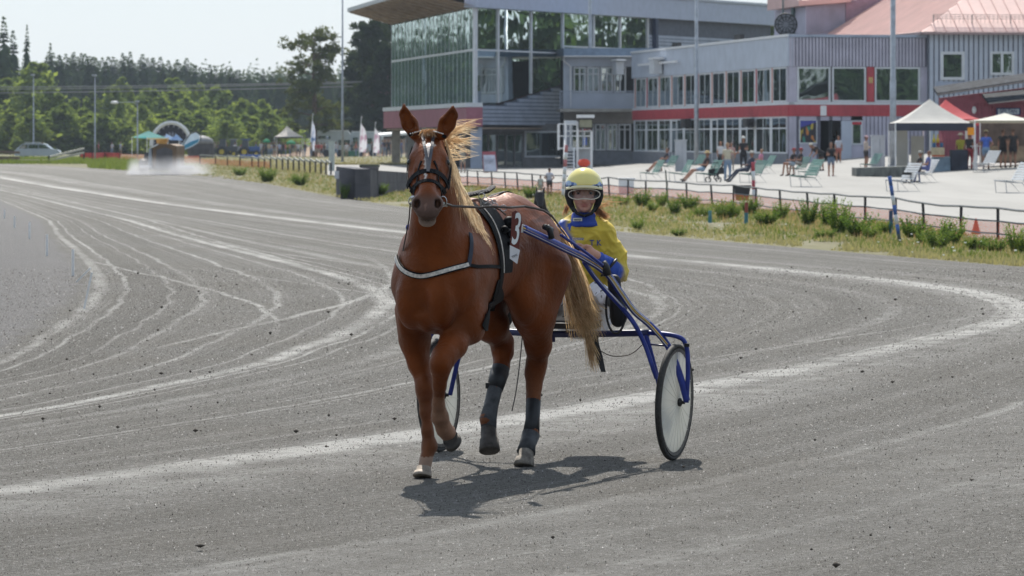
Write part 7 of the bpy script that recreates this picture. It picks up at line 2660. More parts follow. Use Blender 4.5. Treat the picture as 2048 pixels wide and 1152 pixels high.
def net(tops, h0, h1, parent, name='netting', off=.03):
 V_, F_, U_ = [], [], []
 s_ = 0
 for k in range(len(tops) - 1):
  n_ = 8
  for j in range(n_ + (1 if k == len(tops) - 2 else 0)):
   t = j / n_
   p = tops[k][0].lerp(tops[k + 1][0], t); ln = (tops[k + 1][0] - tops[k][0]).length
   sag = .03 * math.sin(t * math.pi) + .015 * random.random()
   u = (s_ + ln * t)
   V_ += [(p.x, p.y + off, p.z + h0), (p.x, p.y + off, p.z + h1 - sag)]
   U_ += [(u, 0), (u, 1 * (h1 - h0) * 2)]
  s_ += ln
 for i in range(len(V_) // 2 - 1): F_.append((2 * i, 2 * i + 2, 2 * i + 3, 2 * i + 1))
 org = np.array(as3(parent_origin(parent)))
 me = np_mesh(name, np.array(V_) - org, np.array(F_), M_net)
 lay = me.uv_layers.new(name='UVMap'); li = np.zeros(len(me.loops), dtype=np.int32); me.loops.foreach_get('vertex_index', li)
 lay.data.foreach_set('uv', np.array(U_, dtype=np.float32)[li].ravel())
 return link_mesh(name, me, parent)
net(tops, .02, .40, fence)
# wooden rail fence at the left, with net
posts_l = [400, 431, 455, 480, 504, 517, 529, 541, 553, 565, 576, 587, 598, 609, 620, 631, 642, 652, 662]
fl_ = empty('rail_fence', G(529, fence_y(529)), 'wavy post and rail fence curving past the far tents', 'fence')
tops2 = []
for i, px in enumerate(posts_l):
 p = G(px, fence_y(px) - 1); q = p + Vector((0, 0, .66)); tops2.append((p, q))
 mb = MB(); mb.bar(p, q, .09, .08); mb.build('post', M_post, fl_)
for k in range(len(tops2) - 1):
 a, b = tops2[k][1], tops2[k + 1][1]
 mb = MB(); mb.bar(a + Vector((0, 0, .10)), b + Vector((0, 0, -.06 if k > 3 else .05)), .06, .10); mb.build('rail', mat('weathered_wood', (.30, .31, .28), .8, .2, 2), fl_)
net(tops2[:8], .0, .50, fl_)
posts_m = [160, 185, 210, 240, 290, 340, 400]
fm_ = empty('net_fence', G(230, fence_y(230)), 'red and orange safety netting on posts behind the water truck', 'fence')
tops3 = []
for px in posts_m:
 p = G(px, fence_y(px) - 3 if px > 200 else 321); q = p + Vector((0, 0, .9)); tops3.append((p, q))
 mb = MB(); mb.bar(p, q, .08, .08); mb.build('post', M_post, fm_)
mb = MB()
M_rednet = mat('red_tarpaulin', (.55, .055, .045), .7, .15, 1)
for k in range(0, 3):
 a, b = tops3[k][0], tops3[k + 1][0]
 mb.hexa([a + Vector((0, 0, .12)), b + Vector((0, 0, .12)), b + Vector((0, .05, .12)), a + Vector((0, .05, .12)), a + Vector((0, 0, .72)), b + Vector((0, 0, .72)), b + Vector((0, .05, .72)), a + Vector((0, .05, .72))])
mb.build('red_banner', M_rednet, fm_)
net(tops3[3:], .0, .65, fm_)
# white gate barrier by the car
ga = empty('barrier_gate', G(98, 326), 'pale wooden barrier slanting down to the bend beside the silver car', 'barrier')
zB = G(98, 326).y
mb = MB()
for (x0, y0, x1, y1) in ((100, 314, 168, 297), (100, 321, 168, 305)): mb.bar(W(x0, y0, zB), W(x1, y1, zB + 12), .10, .16)
mb.build('plank', mat('pale_wood', (.42, .42, .36), .8, .15, 3), ga)
mb = MB(); mb.bar(W(98, 327, zB), W(98, 312, zB), .12); mb.bar(W(168, 322, zB + 12), W(168, 296, zB + 12), .12); mb.build('post', M_post, ga)
mb = MB(); mb.box2(W(38, 321, zB) - Vector((0, .05, 0)), W(97, 318.5, zB) + Vector((0, .05, 0))); mb.build('kick_board', mat('cream_board', (.55, .5, .36), .8, .2, 6), ga)
mb = MB(); mb.bar(W(-20, 303, zB), W(40, 305, zB), .1, .2); mb.bar(W(-20, 316, zB), W(40, 317, zB), .08, .3); mb.build('rail', mat('brown_rail', (.16, .12, .09), .8), ga)
# leaning striped poles and short course markers
def striped(px, by, tx, ty, cols, label, r=.035):
 p = G(px, by); z = p.y; t_ = W(tx, ty, z)
 e_ = empty('marker_pole', p, label, 'marker pole')
 n_ = len(cols)
 for i, c in enumerate(cols):
  mb = MB(); mb.tube([p.lerp(t_, i / n_), p.lerp(t_, (i + 1) / n_)], r, 8); mb.build('pole_section', mat('pole_' + c, {'w': (.62, .65, .68), 'b': (.05, .12, .38), 'r': (.35, .05, .07), 'q': (.42, .16, .17), 'd': (.05, .07, .05)}[c], .5), e_, smooth=True)
striped(1800, 487, 1779, 352, 'dbwbwbb', 'leaning blue and white striped marker pole in the verge')
striped(1508, 415, 1506, 324, 'wwrwr', 'upright red and white marker pole beside the black bin', .05)
striped(1126, 392, 1133, 290, 'wwwwqwq', 'leaning red and white striped pole left of the judges tower', .06)
striped(1337, 412, 1331, 340, 'dddd', 'thin dark leaning stake in the fence below the green benches', .02)
for i, (px, by, ty, c, lb) in enumerate([(1420, 446, 421, 'b', 'short teal marker stub in the grass below the benches'), (1492, 450, 405, 'r', 'short red and blue marker stub below the black bin'), (1781, 470, 421, 'b', 'short blue marker stub left of the leaning striped pole')]):
 p = G(px, by); z = p.y; t_ = W(px + (1 if i else 0), ty, z)
 e_ = empty('marker_stub', p, lb, 'marker')
 mb = MB(); mb.tube([p, p.lerp(t_, .55)], .045, 8); mb.build('base', mat('stub_blue', (.04, .12, .26) if i else (.05, .18, .22), .6), e_)
 mb = MB(); mb.tube([p.lerp(t_, .551), t_], .040, 8); mb.build('top', mat('stub_top%d' % i, [(.10, .25, .26), (.25, .06, .04), (.05, .08, .16)][i], .6), e_)
# traffic cone behind the net
p = G(1952, 470); e_ = empty('traffic_cone', p, 'red traffic cone behind the netting at the right', 'cone')
mb = MB(); mb.lathe(p, [(.11, .02), (.09, .05), (.02, .33), (.015, .34)], 12); mb.build('cone', mat('cone_red', (.6, .07, .05), .5), e_, smooth=True)
mb = MB(); mb.box(p + Vector((0, 0, .01)), (.28, .28, .02)); mb.build('base', mat('cone_red', (.6, .07, .05), .5), e_)
# white stakes on the inside of the bend
for i, (px, by, hh, lx) in enumerate([(9, 437, .22, 0), (29, 456, .26, 0), (59, 478, .33, 0), (94, 512, .36, 0), (146, 552, .38, 0), (168, 618, .42, .09), (152, 565, .2, .2)]):
 p = G(px, by); mb = MB()
 mb.bar(p, p + Vector((lx, .0, hh)), .035, .02)
 o = mb.build('marker_stake', mat('stake_white', (.80, .80, .80), .6)); tag(o, ['farthest white stake on the inside of the bend', 'second farthest white stake on the inside of the bend', 'third white stake from the far end of the inside bend', 'white stake halfway along the inside of the bend', 'tall upright white stake before the leaning nearest ones', 'nearest white stake, leaning, on the inside of the bend', 'small fallen white stake beside the nearest leaning one'][i], 'stake', 'white stakes inside the bend')

# ---------------------------------------------------------------- weeds and bushes along the fence (individuals)
SHR = []
def shrub_mesh(seed, n=520):
 r_ = np.random.default_rng(seed)
 V_, F_ = [], []
 for s_ in range(60):
  a = r_.random() * 6.283; le = .08 + .34 * r_.random() ** .7
  base = np.array([math.cos(a) * .16 * r_.random(), math.sin(a) * .16 * r_.random(), 0])
  h_ = .45 + .55 * r_.random()
  tip = base + np.array([math.cos(a) * le, math.sin(a) * le, h_])
  for k in range(22):
   t = (k + 1) / 22
   c = base + (tip - base) * t
   b = r_.random() * 6.283
   l = .11 * (1.15 - t * .6) * (.7 + .6 * r_.random())
   d = np.array([math.cos(b), math.sin(b), .55 + .5 * r_.random()]); d /= np.linalg.norm(d)
   sd = np.array([-math.sin(b), math.cos(b), 0]) * .028
   n0 = len(V_)
   V_ += [c, c + d * l * .5 + sd, c + d * l, c + d * l * .5 - sd]
   F_.append((n0, n0 + 1, n0 + 2, n0 + 3))
 return np_mesh('foliage', np.array(V_), np.array(F_), leaf_mat('weed_leaves', (.07, .13, .035), (.17, .24, .075), .5, 2.0))
SHR = [shrub_mesh(100 + i) for i in range(5)]
bushes = [(1617, 452, 405, 40), (1654, 455, 408, 34), (1678, 470, 412, 44), (1715, 476, 424, 62), (1830, 478, 432, 56), (1875, 500, 455, 50), (1902, 492, 436, 54), (2036, 510, 462, 44), (1770, 470, 436, 34), (1560, 440, 408, 34), (1500, 430, 398, 40), (1450, 440, 400, 44), (1379, 420, 388, 40), (1284, 415, 385, 34), (1322, 414, 388, 26), (1246, 412, 392, 26), (1350, 430, 402, 26), (1358, 473, 458, 28), (1275, 462, 440, 26), (1530, 452, 425, 50), (1405, 436, 412, 36), (1060, 398, 372, 30), (535, 365, 340, 36), (1650, 478, 458, 40), (1950, 500, 470, 50), (1990, 505, 478, 44), (690, 398, 370, 18), (725, 395, 374, 16), (1742, 482, 452, 30), (1850, 492, 466, 34), (1470, 435, 410, 24), (1305, 425, 400, 24), (600, 372, 352, 30), (480, 352, 334, 26), (760, 390, 366, 30)]
ADJ_ = ['upright', 'spreading', 'narrow', 'rounded', 'ragged']
for i, (px, by, ty, w) in enumerate(bushes):
 p = G(px, by); s_ = sc_at(p); hh = (by - ty) / s_ * (1.0 + .35 * random.random())
 where = ('below the white benches' if px > 1880 else 'beside the leaning striped pole' if px > 1745 else 'below the large green bench' if px > 1590 else 'near the black bin' if px > 1440 else 'below the green benches' if px > 1300 else 'right of the driver' if px > 1200 else 'behind the rump of the chestnut horse' if px > 900 else 'at the concrete block wall' if px > 650 else 'in the far verge')
 sz = 'low' if hh < .42 else 'knee-high' if hh < .6 else 'tall'
 e_ = empty('weed_bush', p, f'{sz} {ADJ_[i % 5]} leafy weed bush {where}, ' + nth(sz + ADJ_[i % 5] + where) + ' of them', 'bush', 'leafy weeds along the verge')
 e_.scale = (w / s_ / .7, w / s_ / .7, hh); e_.rotation_euler = (0, 0, random.random() * 6)
 link_mesh('foliage', SHR[i % 5], e_)

# ---------------------------------------------------------------- benches
def bench_proto(col, name):
 e_ = empty(name, (0, 0, 0), 'x', 'bench')
 fr_ = M_steel2
 sl = col
 # faces +x side open; seat along x, back leaning to +x end (lounger-like park bench seen from the side)
 mb = MB()
 for k in range(7):
  x = -.42 + k * .085
  mb.box((x, 0, .42 - .012 * k), (.065, 1.0, .022))
 mb.build('seat', sl, e_)
 mb = MB()
 for k in range(7):
  z = .46 + k * .083; x = .17 + k * .048
  mb.box((x, 0, z), (.026, 1.0, .064), (Vector((.87, 0, -.5)).normalized(), Vector((0, 1, 0)), Vector((.5, 0, .87)).normalized()))
 mb.build('backrest', sl, e_)
 for y in (-.44, .44):
  mb = MB()
  mb.tube([(-.44, y, .40), (-.40, y, .02)], .013, 5); mb.tube([(-.44, y, .405), (.14, y, .34), (.24, y, .50), (.50, y, 1.03)], .013, 5)
  mb.tube([(-.40, y, .02), (.42, y, .02), (.12, y, .34)], .012, 5)
  mb.build('side_frame', fr_, e_)
 return e_
M_green = mat('bench_green', (.10, .22, .19), .6, .12, 6)
M_whiteb = mat('bench_white', (.58, .60, .62), .55, .08, 6)
pg = bench_proto(M_green, 'park_bench'); pw = bench_proto(M_whiteb, 'park_bench')
gb = [(1304, 363, 1.0, 0, 'green slatted bench leftmost of the group, empty, beside the white box'), (1362, 364, 1.0, 0, 'empty green slatted bench left of the reclining man in the straw hat'),
  (1418, 365, 1.0, 0, 'green slatted bench under the reclining man in the straw hat'), (1506, 366, 1.0, 0, 'green slatted bench under the man in the striped tracksuit'),
  (1530, 348, .95, 0, 'green slatted bench under the woman in pink'), (1336, 345, .95, 0, 'green slatted bench under the couple beside the white cabinet'),
  (1392, 341, .9, 0, 'green slatted bench behind the white cabinet, near the tall lamp pole'), (1613, 375, 1.15, 0, 'large empty green slatted bench in front of the couple in black'),
  (1597, 352, .95, 0, 'green slatted bench under the couple in black'), (1620, 360, .95, 0, 'empty green slatted bench just behind the large empty one'), (1742, 343, .9, 0, 'green slatted bench standing on the stone kerb by the white cabinet')]
wb_ = [(1806, 384, 1.1, 0, 'white slatted bench with a dark bag, next to the leaning striped pole'), (1850, 366, 1.0, 0, 'white slatted bench under the seated couple before the market tent'), (1972, 345, 1.0, 0, 'empty white slatted bench in front of the man in the blue shirt'), (2026, 387, 1.15, 0, 'empty white slatted bench nearest the right edge of the picture')]
for lst, proto, grp in ((gb, pg, 'green park benches'), (wb_, pw, 'white park benches')):
 for i, (px, by, k, rz, lb) in enumerate(lst):
  o = proto if i == 0 else copy_tree(proto)
  p = G(px, by)
  o.location = p; o.scale = (0.95 * k,) * 3; o.rotation_euler = (0, 0, math.radians(random.uniform(12, 26)))
  o['label'] = lb; o['group'] = grp
mb = MB(); p = G(1813, 384); mb.box(p + Vector((0, -.05, .66)), (.34, .2, .08)); tag(mb.build('shoulder_bag', M_blackb), 'small black bag lying on the white bench by the striped pole', 'bag')

# ---------------------------------------------------------------- cabinets, bins, blocks
def cabinet(px, by, wpx, hpx, label, m=M_white, depth=.6, name='cabinet', cat='cabinet'):
 p = G(px, by); s_ = sc_at(p); w = wpx / s_; h = hpx / s_
 e_ = empty(name, p, label, cat)
 mb = MB(); mb.box(p + Vector((0, depth / 2, h / 2 - .02)), (w, depth, h - .04)); mb.build('body', m, e_)
 mb = MB(); mb.box(p + Vector((0, depth / 2, h - .01)), (w + .08, depth + .08, .06)); mb.build('lid', m, e_)
 mb = MB(); mb.box(p + Vector((w * .12, -.012, h * .5)), (.02, .02, h * .82)); mb.build('door_seam', M_steel2, e_)
 return e_
M_cab = mat('cabinet_grey', (.46, .48, .52), .55, .06, 3)
cabinet(1362, 343, 22, 63, 'tall pale grey cabinet standing behind the green benches', M_cab)
cabinet(1757, 341, 26, 70, 'wide pale grey cabinet beside the thick lamp pole', M_cab)
cabinet(1807, 342, 22, 62, 'pale grey cabinet between the thick lamp pole and the market tent', M_cab)
cabinet(663, 342, 11, 60, 'narrow pale cabinet post by the fence left of the grandstand', mat('cabinet_pale', (.42, .47, .45), .6), .4)
cabinet(1253, 388, 30, 31, 'white lidded box standing behind the fence right of the driver', M_white, .5, 'storage_box', 'box')
p = G(1485, 402); s_ = sc_at(p)
e_ = empty('rubbish_bin', p, 'black wheeled rubbish bin behind the fence', 'bin')
mb = MB(); w = .24
mb.hexa([p + Vector((-.19, 0, 0)), p + Vector((.19, 0, 0)), p + Vector((.19, .36, 0)), p + Vector((-.19, .36, 0)), p + Vector((-.25, -.04, .44)), p + Vector((.25, -.04, .44)), p + Vector((.25, .4, .44)), p + Vector((-.25, .4, .44))])
mb.build('body', M_blackb, e_)
mb = MB(); mb.prism([p + Vector((-.27, -.06, .445)), p + Vector((.27, -.06, .445)), p + Vector((.27, .42, .445)), p + Vector((-.27, .42, .445))], (0, 0, .05)); mb.build('lid', M_blackb, e_)
# stone kerb / planter beside the bench
p = G(1720, 354); e_ = empty('stone_kerb', p, 'low mossy concrete kerb under the bench and lamp pole', 'kerb')
a = G(1713, 354); b_ = G(1828, 356)
mb = MB(); mb.hexa([a, b_, b_ + Vector((0, 2.5, 0)), a + Vector((0, 2.5, 0)), a + Vector((0, 0, .40)), b_ + Vector((0, 0, .50)), b_ + Vector((0, 2.5, .50)), a + Vector((0, 2.5, .40))])
mb.build('block', mat('mossy_concrete', (.10, .11, .105), .9, .4, 1.5, bump=.3, bscale=6), e_)
# block wall with planters left of the horse head
p = G(683, 388); e_ = empty('block_wall', p, 'dark grey concrete block wall with a white notice at the track exit', 'wall')
M_blk = mat('dark_concrete', (.085, .085, .10), .9, .25, 1.2, bump=.3, bscale=5)
zW = p.y
a, b_, c_ = W(672, 380, zW - 3), W(710, 392, zW - 10), W(830, 368, zW + 12)
def wall_seg(a, b, top_a, top_b, n, courses, th=.5):
 for i in range(n):
  for k in range(courses):
   t0, t1 = i / n + .002, (i + 1) / n - .002
   p0, p1 = a.lerp(b, t0), a.lerp(b, t1)
   ta, tb = top_a + (top_b - top_a) * t0, top_a + (top_b - top_a) * t1
   g0, g1 = gh(p0.x, p0.y) - .05, gh(p1.x, p1.y) - .05
   z0a, z1a = g0 + (ta - g0) * k / courses + .006, g0 + (ta - g0) * (k + 1) / courses
   z0b, z1b = g1 + (tb - g1) * k / courses + .006, g1 + (tb - g1) * (k + 1) / courses
   nrm = Vector((-(b - a).y, (b - a).x, 0)).normalized() * th
   mb = MB()
   mb.hexa([Vector((p0.x, p0.y, z0a)), Vector((p1.x, p1.y, z0b)), Vector((p1.x, p1.y, z0b)) + nrm, Vector((p0.x, p0.y, z0a)) + nrm,
      Vector((p0.x, p0.y, z1a)), Vector((p1.x, p1.y, z1b)), Vector((p1.x, p1.y, z1b)) + nrm, Vector((p0.x, p0.y, z1a)) + nrm])
   mb.build('block', M_blk, e_)
wall_seg(Vector((a.x, a.y, 0)), Vector((b_.x, b_.y, 0)), top_h(333, a.y), top_h(338, b_.y), 1, 2)
wall_seg(Vector((b_.x, b_.y, 0)) + Vector((.02, .1, 0)), Vector((c_.x, c_.y, 0)), top_h(338, b_.y), top_h(346, c_.y), 3, 2)
mb = MB(); q = W(674, 343, zW - 7.5); mb.box2(W(669.5, 342, zW - 8.6), W(678, 357.5, zW - 8.6) + Vector((0, .03, 0))); mb.build('notice', mat('notice_white', (.6, .62, .66), .6), e_)
pl_ = empty('planter_box', W(741, 345, zW - 2), 'dark grey planter box standing on the concrete block wall', 'planter')
mb = MB(); mb.box2(W(723, 343, zW - 3), W(756, 333, zW - 3) + Vector((0, .8, 0))); mb.build('box', mat('planter_grey', (.11, .10, .105), .8, .2, 3), pl_)
mb = MB()
for i in range(7): mb.ball(W(724 + i * 5, 332, zW - 2.6), (.10, .12, .07), 6, 5)
mb.build('plants', mat('planter_plants', (.05, .06, .04), .9), pl_)

# ---------------------------------------------------------------- judges tower
tz = 205.0
jt = empty('judges_tower', Vector(((1158 - CXP) / FPX * tz, tz, gh(4, tz))), 'white judges tower with stairs, railings and a roofed sign box on top', 'tower')
def T(px, py, dz_=0): return W(px, py, tz + dz_)
def bars(name, segs, w, m):
 mb = MB()
 for a, b in segs: mb.bar(a, b, w)
 return mb.build(name, m, jt)
gz_ = 340
bars('posts', [(T(1131, gz_), T(1131, 250)), (T(1155, gz_), T(1155, 243)), (T(1183, gz_), T(1183, 262)), (T(1117, 300), T(1117, 248)), (T(1117, 300, 2), T(1117, 248, 2)), (T(1155, gz_, 2.5), T(1155, 243, 2.5)), (T(1183, gz_, 2.5), T(1183, 262, 2.5))], .12, M_white)
bars('railing', [(T(1117, 272), T(1183, 272)), (T(1117, 248), T(1155, 248)), (T(1117, 296), T(1183, 296)), (T(1128, 262), T(1183, 262)), (T(1117, 272, 2.4), T(1183, 272, 2.4)), (T(1141, 250), T(1141, 296)), (T(1169, 262), T(1169, 296))], .05, M_white)
mb = MB(); mb.box2(T(1117, 298, 0), T(1184, 295.5, 0) + Vector((0, 2.4, 0))); mb.build('platform', M_white, jt)
mb = MB(); mb.box2(T(1129, 250, .1), T(1154, 241, .1) + Vector((0, 2.2, 0))); mb.build('canopy', M_trim, jt)
for k in range(7):
 mb = MB(); mb.box2(T(1131 + k * .0, 300 + k * 6.4, -.1 - .18 * k), T(1147, 301.6 + k * 6.4, -.1 - .18 * k) + Vector((0, -.22, 0))); mb.build('step', M_white, jt)
bars('stair_stringers', [(T(1130, 296), T(1130, 342, -1.4)), (T(1148, 296), T(1148, 342, -1.4)), (T(1130, 274), T(1128, 318, -1.4))], .07, M_white)
mb = MB(); mb.box2(T(1157, 334, .3), T(1181, 298, .3) + Vector((0, 1.8, 0))); mb.build('cabin', mat('cabin_grey', (.40, .43, .46), .6, .1, 2), jt)
mb = MB(); mb.box2(T(1166, 290, .25), T(1174, 275, .25) + Vector((0, .1, 0))); mb.build('blue_coat', mat('coat_blue', (.05, .10, .32), .8), jt)
sb_ = empty('sign_box', T(1171, 258, -.2), 'black framed sign box with a white roof on top of the judges tower', 'sign')
mb = MB(); mb.box2(T(1157, 257, -.2), T(1186, 236, -.2) + Vector((0, .7, 0))); mb.build('case', M_blackb, sb_)
mb = MB(); mb.box2(T(1159, 254.5, -.25), T(1184, 239.5, -.25) + Vector((0, .04, 0))); mb.build('display', mat('display_olive', (.27, .27, .19), .4, .15, 3), sb_)
mb = MB(); mb.box2(T(1154, 235.6, -.5), T(1189, 229.5, -.5) + Vector((0, 1.4, 0))); mb.build('roof', M_white, sb_)
p = G(1168, 334); mb = MB(); c_ = T(1168, 326, -2); mb.ball(c_, (.32, .25, .22), 8, 6); tag(mb.build('flower_bowl', mat('flowers_red', (.7, .08, .04), .8)), 'clump of red flowers at the foot of the judges tower', 'flowers')
# A-board
ab = empty('a_board', G(980, 345), 'red and white sandwich board sign in the shade of the grandstand', 'sign')
zz = G(980, 346).y
def Q(px, py, d=0): return W(px, py, zz + d)
mb = MB(); mb.hexa([Q(967, 346), Q(995, 343), Q(995, 343) + Vector((0, .05, 0)), Q(967, 346) + Vector((0, .05, 0)), Q(964, 303, .5), Q(991, 303, .5), Q(991, 303, .5) + Vector((0, .05, 0)), Q(964, 303, .5) + Vector((0, .05, 0))]); mb.build('board', mat('board_red', (.30, .07, .09), .6), ab)
mb = MB(); mb.prism([Q(968.5, 344, -.04), Q(993.5, 341.5, -.04), Q(990, 310, .4), Q(966.5, 310, .4)], (0, -.02, 0)); mb.build('poster', mat('board_face', (.50, .52, .62), .5), ab)
mb = MB()
for k in range(6): mb.box2(Q(970, 318 + k * 4, .2), Q(988 - (k % 3) * 3, 318.8 + k * 4, .2) + Vector((0, -.15, 0)) if False else Q(988 - (k % 3) * 3, 318.8 + k * 4, .15))
mb.build('print_lines', mat('print_grey', (.30, .32, .42), .6), ab)

# ---------------------------------------------------------------- small people
SK = (.36, .19, .13)
def figure(px, by, hm, label, pose='stand', top=(.02, .02, .025), bot=(.03, .03, .04), hair=(.05, .03, .02), yaw=0.0, hat=None, shorts=False, sleeves=False, vox=.021, shoes=(.03, .03, .035), loc=None, group=None, skin=SK, mirror=1, seat_h=.50):
 """one figure, facing -y when yaw = 0"""
 pr = []
 k = hm / 1.75
 def v(x, y, z): return np.array((x * mirror, y, z)) * k
 def l_(a, b, ra, rb, c, kk=.02): pr.append(limb(a, b, ra * k, rb * k, c, kk))
 sleeve = top if sleeves else skin
 leg = skin if shorts else bot
 if pose in ('stand', 'hips', 'walk', 'phone', 'bend', 'point'):
  st = .10 if pose != 'walk' else .22
  hip = v(0, 0, .92)
  sway = 0.0
  if pose == 'bend':
   ch = v(-.02, -.42, 1.12); nk = v(-.02, -.56, 1.22); hd_ = v(-.02, -.68, 1.28)
  else:
   ch = v(0, 0, 1.30); nk = v(0, 0, 1.47); hd_ = v(0, -.02, 1.62)
  for s in (-1, 1):
   hp = v(.09 * s, 0, .90); kn = v(.11 * s, -.03 if pose != 'walk' else -.14 * s, .50); an = v(.11 * s, .02 if pose != 'walk' else -.20 * s, .08)
   l_(hp, hp * .35 + kn * .65, .095, .075, bot, .03); l_(hp * .35 + kn * .65, kn, .072, .058, leg); l_(kn, an, .056, .038, leg)
   l_(an + v(0, .02, -.03), an + v(.01 * s, -.15, -.045), .042, .036, shoes)
   sh = ch + v(.17 * s, 0, .08)
   if pose == 'hips': el = sh + v(.14 * s, .06, -.24); ha_ = hip + v(.13 * s, -.04, .08)
   elif pose == 'phone': el = sh + v(.04 * s, -.02, -.28); ha_ = el + v(-.06 * s, -.24, .06)
   elif pose == 'bend': el = sh + v(.03 * s, -.05, -.28); ha_ = el + v(-.05 * s, -.16, -.14)
   elif pose == 'point' and s > 0: el = sh + v(.16, -.10, -.16); ha_ = el + v(.12, -.12, .12)
   else: el = sh + v(.05 * s, .02, -.28); ha_ = el + v(.01 * s, -.08, -.24)
   l_(sh, sh * .5 + el * .5, .055, .050, top, .03); l_(sh * .5 + el * .5, el, .046, .040, sleeve); l_(el, ha_, .038, .030, sleeve if sleeves else skin)
   l_(ha_, ha_ + v(0, -.03, -.07), .034, .026, skin)
  pr.append(limb(hip, ch, .135 * k, .150 * k, top, .05, (0, 1, 0), .75)); l_(hip + v(0, 0, -.02), hip + v(0, 0, -.04), .135, .13, bot, .04)
  pr.append(limb(ch + v(-.12, 0, .07), ch + v(.12, 0, .07), .06 * k, .06 * k, top, .04))
 else:      # sitting, leaning back; faces -x before yaw
  sh_ = seat_h / k
  hip = v(0, 0, sh_ + .10); lean = .22 if pose == 'recline' else .04
  ch = v(lean, 0, sh_ + .45); nk = v(lean + .03, 0, sh_ + .60); hd_ = v(lean + .02, 0, sh_ + .76)
  for s in (-1, 1):
   hp = v(-.02, .09 * s, sh_ + .10)
   if pose == 'recline': kn = v(-.46, .11 * s, sh_ + .04); an = v(-.90, .09 * s, .14 + .03 * s)
   else: kn = v(-.44, .12 * s, sh_ + .12); an = v(-.46 - .08 * s, .12 * s, .08)
   l_(hp, hp * .3 + kn * .7, .092, .074, bot, .03); l_(hp * .3 + kn * .7, kn, .07, .058, leg); l_(kn, an, .055, .038, leg)
   l_(an, an + v(-.13, 0, -.02), .042, .036, shoes)
   a_ = ch + v(0, .17 * s, .07); el = a_ + v(-.10, .06 * s, -.25); ha_ = el + v(-.20, -.08 * s, .02)
   l_(a_, a_ * .5 + el * .5, .055, .05, top, .03); l_(a_ * .5 + el * .5, el, .046, .04, sleeve); l_(el, ha_, .038, .03, sleeve if sleeves else skin); l_(ha_, ha_ + v(-.06, 0, -.02), .033, .026, skin)
  pr.append(limb(hip, ch, .135 * k, .15 * k, top, .05, (1, 0, 0), .78)); pr.append(limb(ch + v(0, -.12, .07), ch + v(0, .12, .07), .06 * k, .06 * k, top, .04))
 l_(nk - (nk - ch) * .3, nk + v(0, 0, .02), .055, .05, skin, .02)
 pr.append(ellipsoid(hd_, (.080 * k, .092 * k, .112 * k), skin, .02))
 fd = v(0, -1, 0) if pose not in ('sit', 'recline') else v(-1, 0, 0)
 pr.append(ellipsoid(hd_ + fd * .088 + v(0, 0, -.015), (.016 * k, .016 * k, .02 * k), skin, .01))
 pr.append(ellipsoid(hd_ - fd * .022 + v(0, 0, .030), (.088 * k, .096 * k, .100 * k), hair, .008))
 V_, F_, C_ = sdf_body(pr, vox * max(.85, k))
 p = G(px, by) if loc is None else loc
 e_ = empty('person', p, label, 'person', group)
 e_.rotation_euler = (0, 0, yaw)
 link_mesh('body', np_mesh('body', V_, F_, mat('clothes', (1, 1, 1), .8, .12, 8, attr='paint'), smooth=True, cols=C_), e_)
 if hat is not None:
  hc_ = as3(hd_ + v(0, 0, .055))
  b = MB()
  if len(hat) > 3: b.lathe(hc_, [(.20 * k, 0), (.195 * k, .012), (.105 * k, .02), (.10 * k, .09 * k), (.06 * k, .11 * k)], 14)
  else:
   b.lathe(hc_, [(.100 * k, -.01), (.102 * k, .03 * k), (.08 * k, .075 * k), (.03 * k, .09 * k)], 12)
   f2 = Vector(as3(fd)) / k
   b.box(Vector(hc_) + f2 * .13 * k, (.15 * k if abs(f2.x) < .5 else .12 * k, .12 * k if abs(f2.x) < .5 else .15 * k, .012))
  me = b.mesh('hat', mat('hat_%d%d%d' % tuple(int(c * 100) for c in hat[:3]), hat[:3], .8), smooth=False)
  link_mesh('hat', me, e_)
 return e_
BLKc = (.018, .018, .022); JEAN = (.16, .24, .36); KHA = (.35, .30, .22); WH = (.6, .6, .62)
SEP = []
def ZP(px, z):
 x = (px - CXP) / FPX * z
 return Vector((x, z, gh(x, z) + .02))
figure(1487, 343, 1.80, 'tall man in black polo shirt and white cap standing behind the benches', 'phone', BLKc, BLKc, hat=(.7, .7, .66), yaw=-.3)
figure(1441, 340, 1.52, 'woman with reddish hair in a white sleeveless top and dark trousers', 'stand', WH, BLKc, hair=(.28, .10, .04), yaw=.4)
figure(1455, 363, 1.66, 'girl in cream top and light blue flared jeans, hand near her head', 'point', (.55, .50, .38), JEAN, hair=(.40, .26, .12), yaw=.2, shoes=(.3, .3, .3))
figure(1463, 342, 1.48, 'girl in a pink top standing half behind the one in light jeans', 'stand', (.45, .28, .26), (.25, .22, .2), hair=(.08, .04, .03), yaw=-.2)
figure(1662, 353, 1.55, 'boy in black shirt and denim shorts looking at a phone on the terrace', 'phone', BLKc, (.13, .19, .28), shorts=True, yaw=.1, hair=(.09, .05, .03), shoes=(.22, .03, .04))
figure(1643, 342, 1.70, 'man in a black shirt and shorts bending over the boy with the phone', 'bend', BLKc, BLKc, shorts=True, yaw=-.95, hat=(.55, .50, .42))
figure(1677, 326, 1.50, 'child in a pale grey top standing in the doorway behind the boy', 'stand', (.45, .48, .55), (.3, .08, .06), shorts=True, hair=(.03, .02, .02))
figure(1673, 318, 1.70, 'person in dark clothes just inside the dark doorway', 'stand', (.04, .05, .08), BLKc)
figure(1732, 338, 1.62, 'woman in beige jacket and pink cap by the wide grey cabinet', 'phone', (.46, .38, .33), BLKc, shorts=True, sleeves=True, hat=(.60, .38, .40), yaw=1.9)
figure(1972, 327, 1.74, 'man in bright blue shirt and denim shorts at the food stall', 'hips', (.06, .13, .50), (.20, .30, .42), shorts=True, yaw=2.9, hat=(.30, .26, .16), loc=ZP(1972, 176.6))
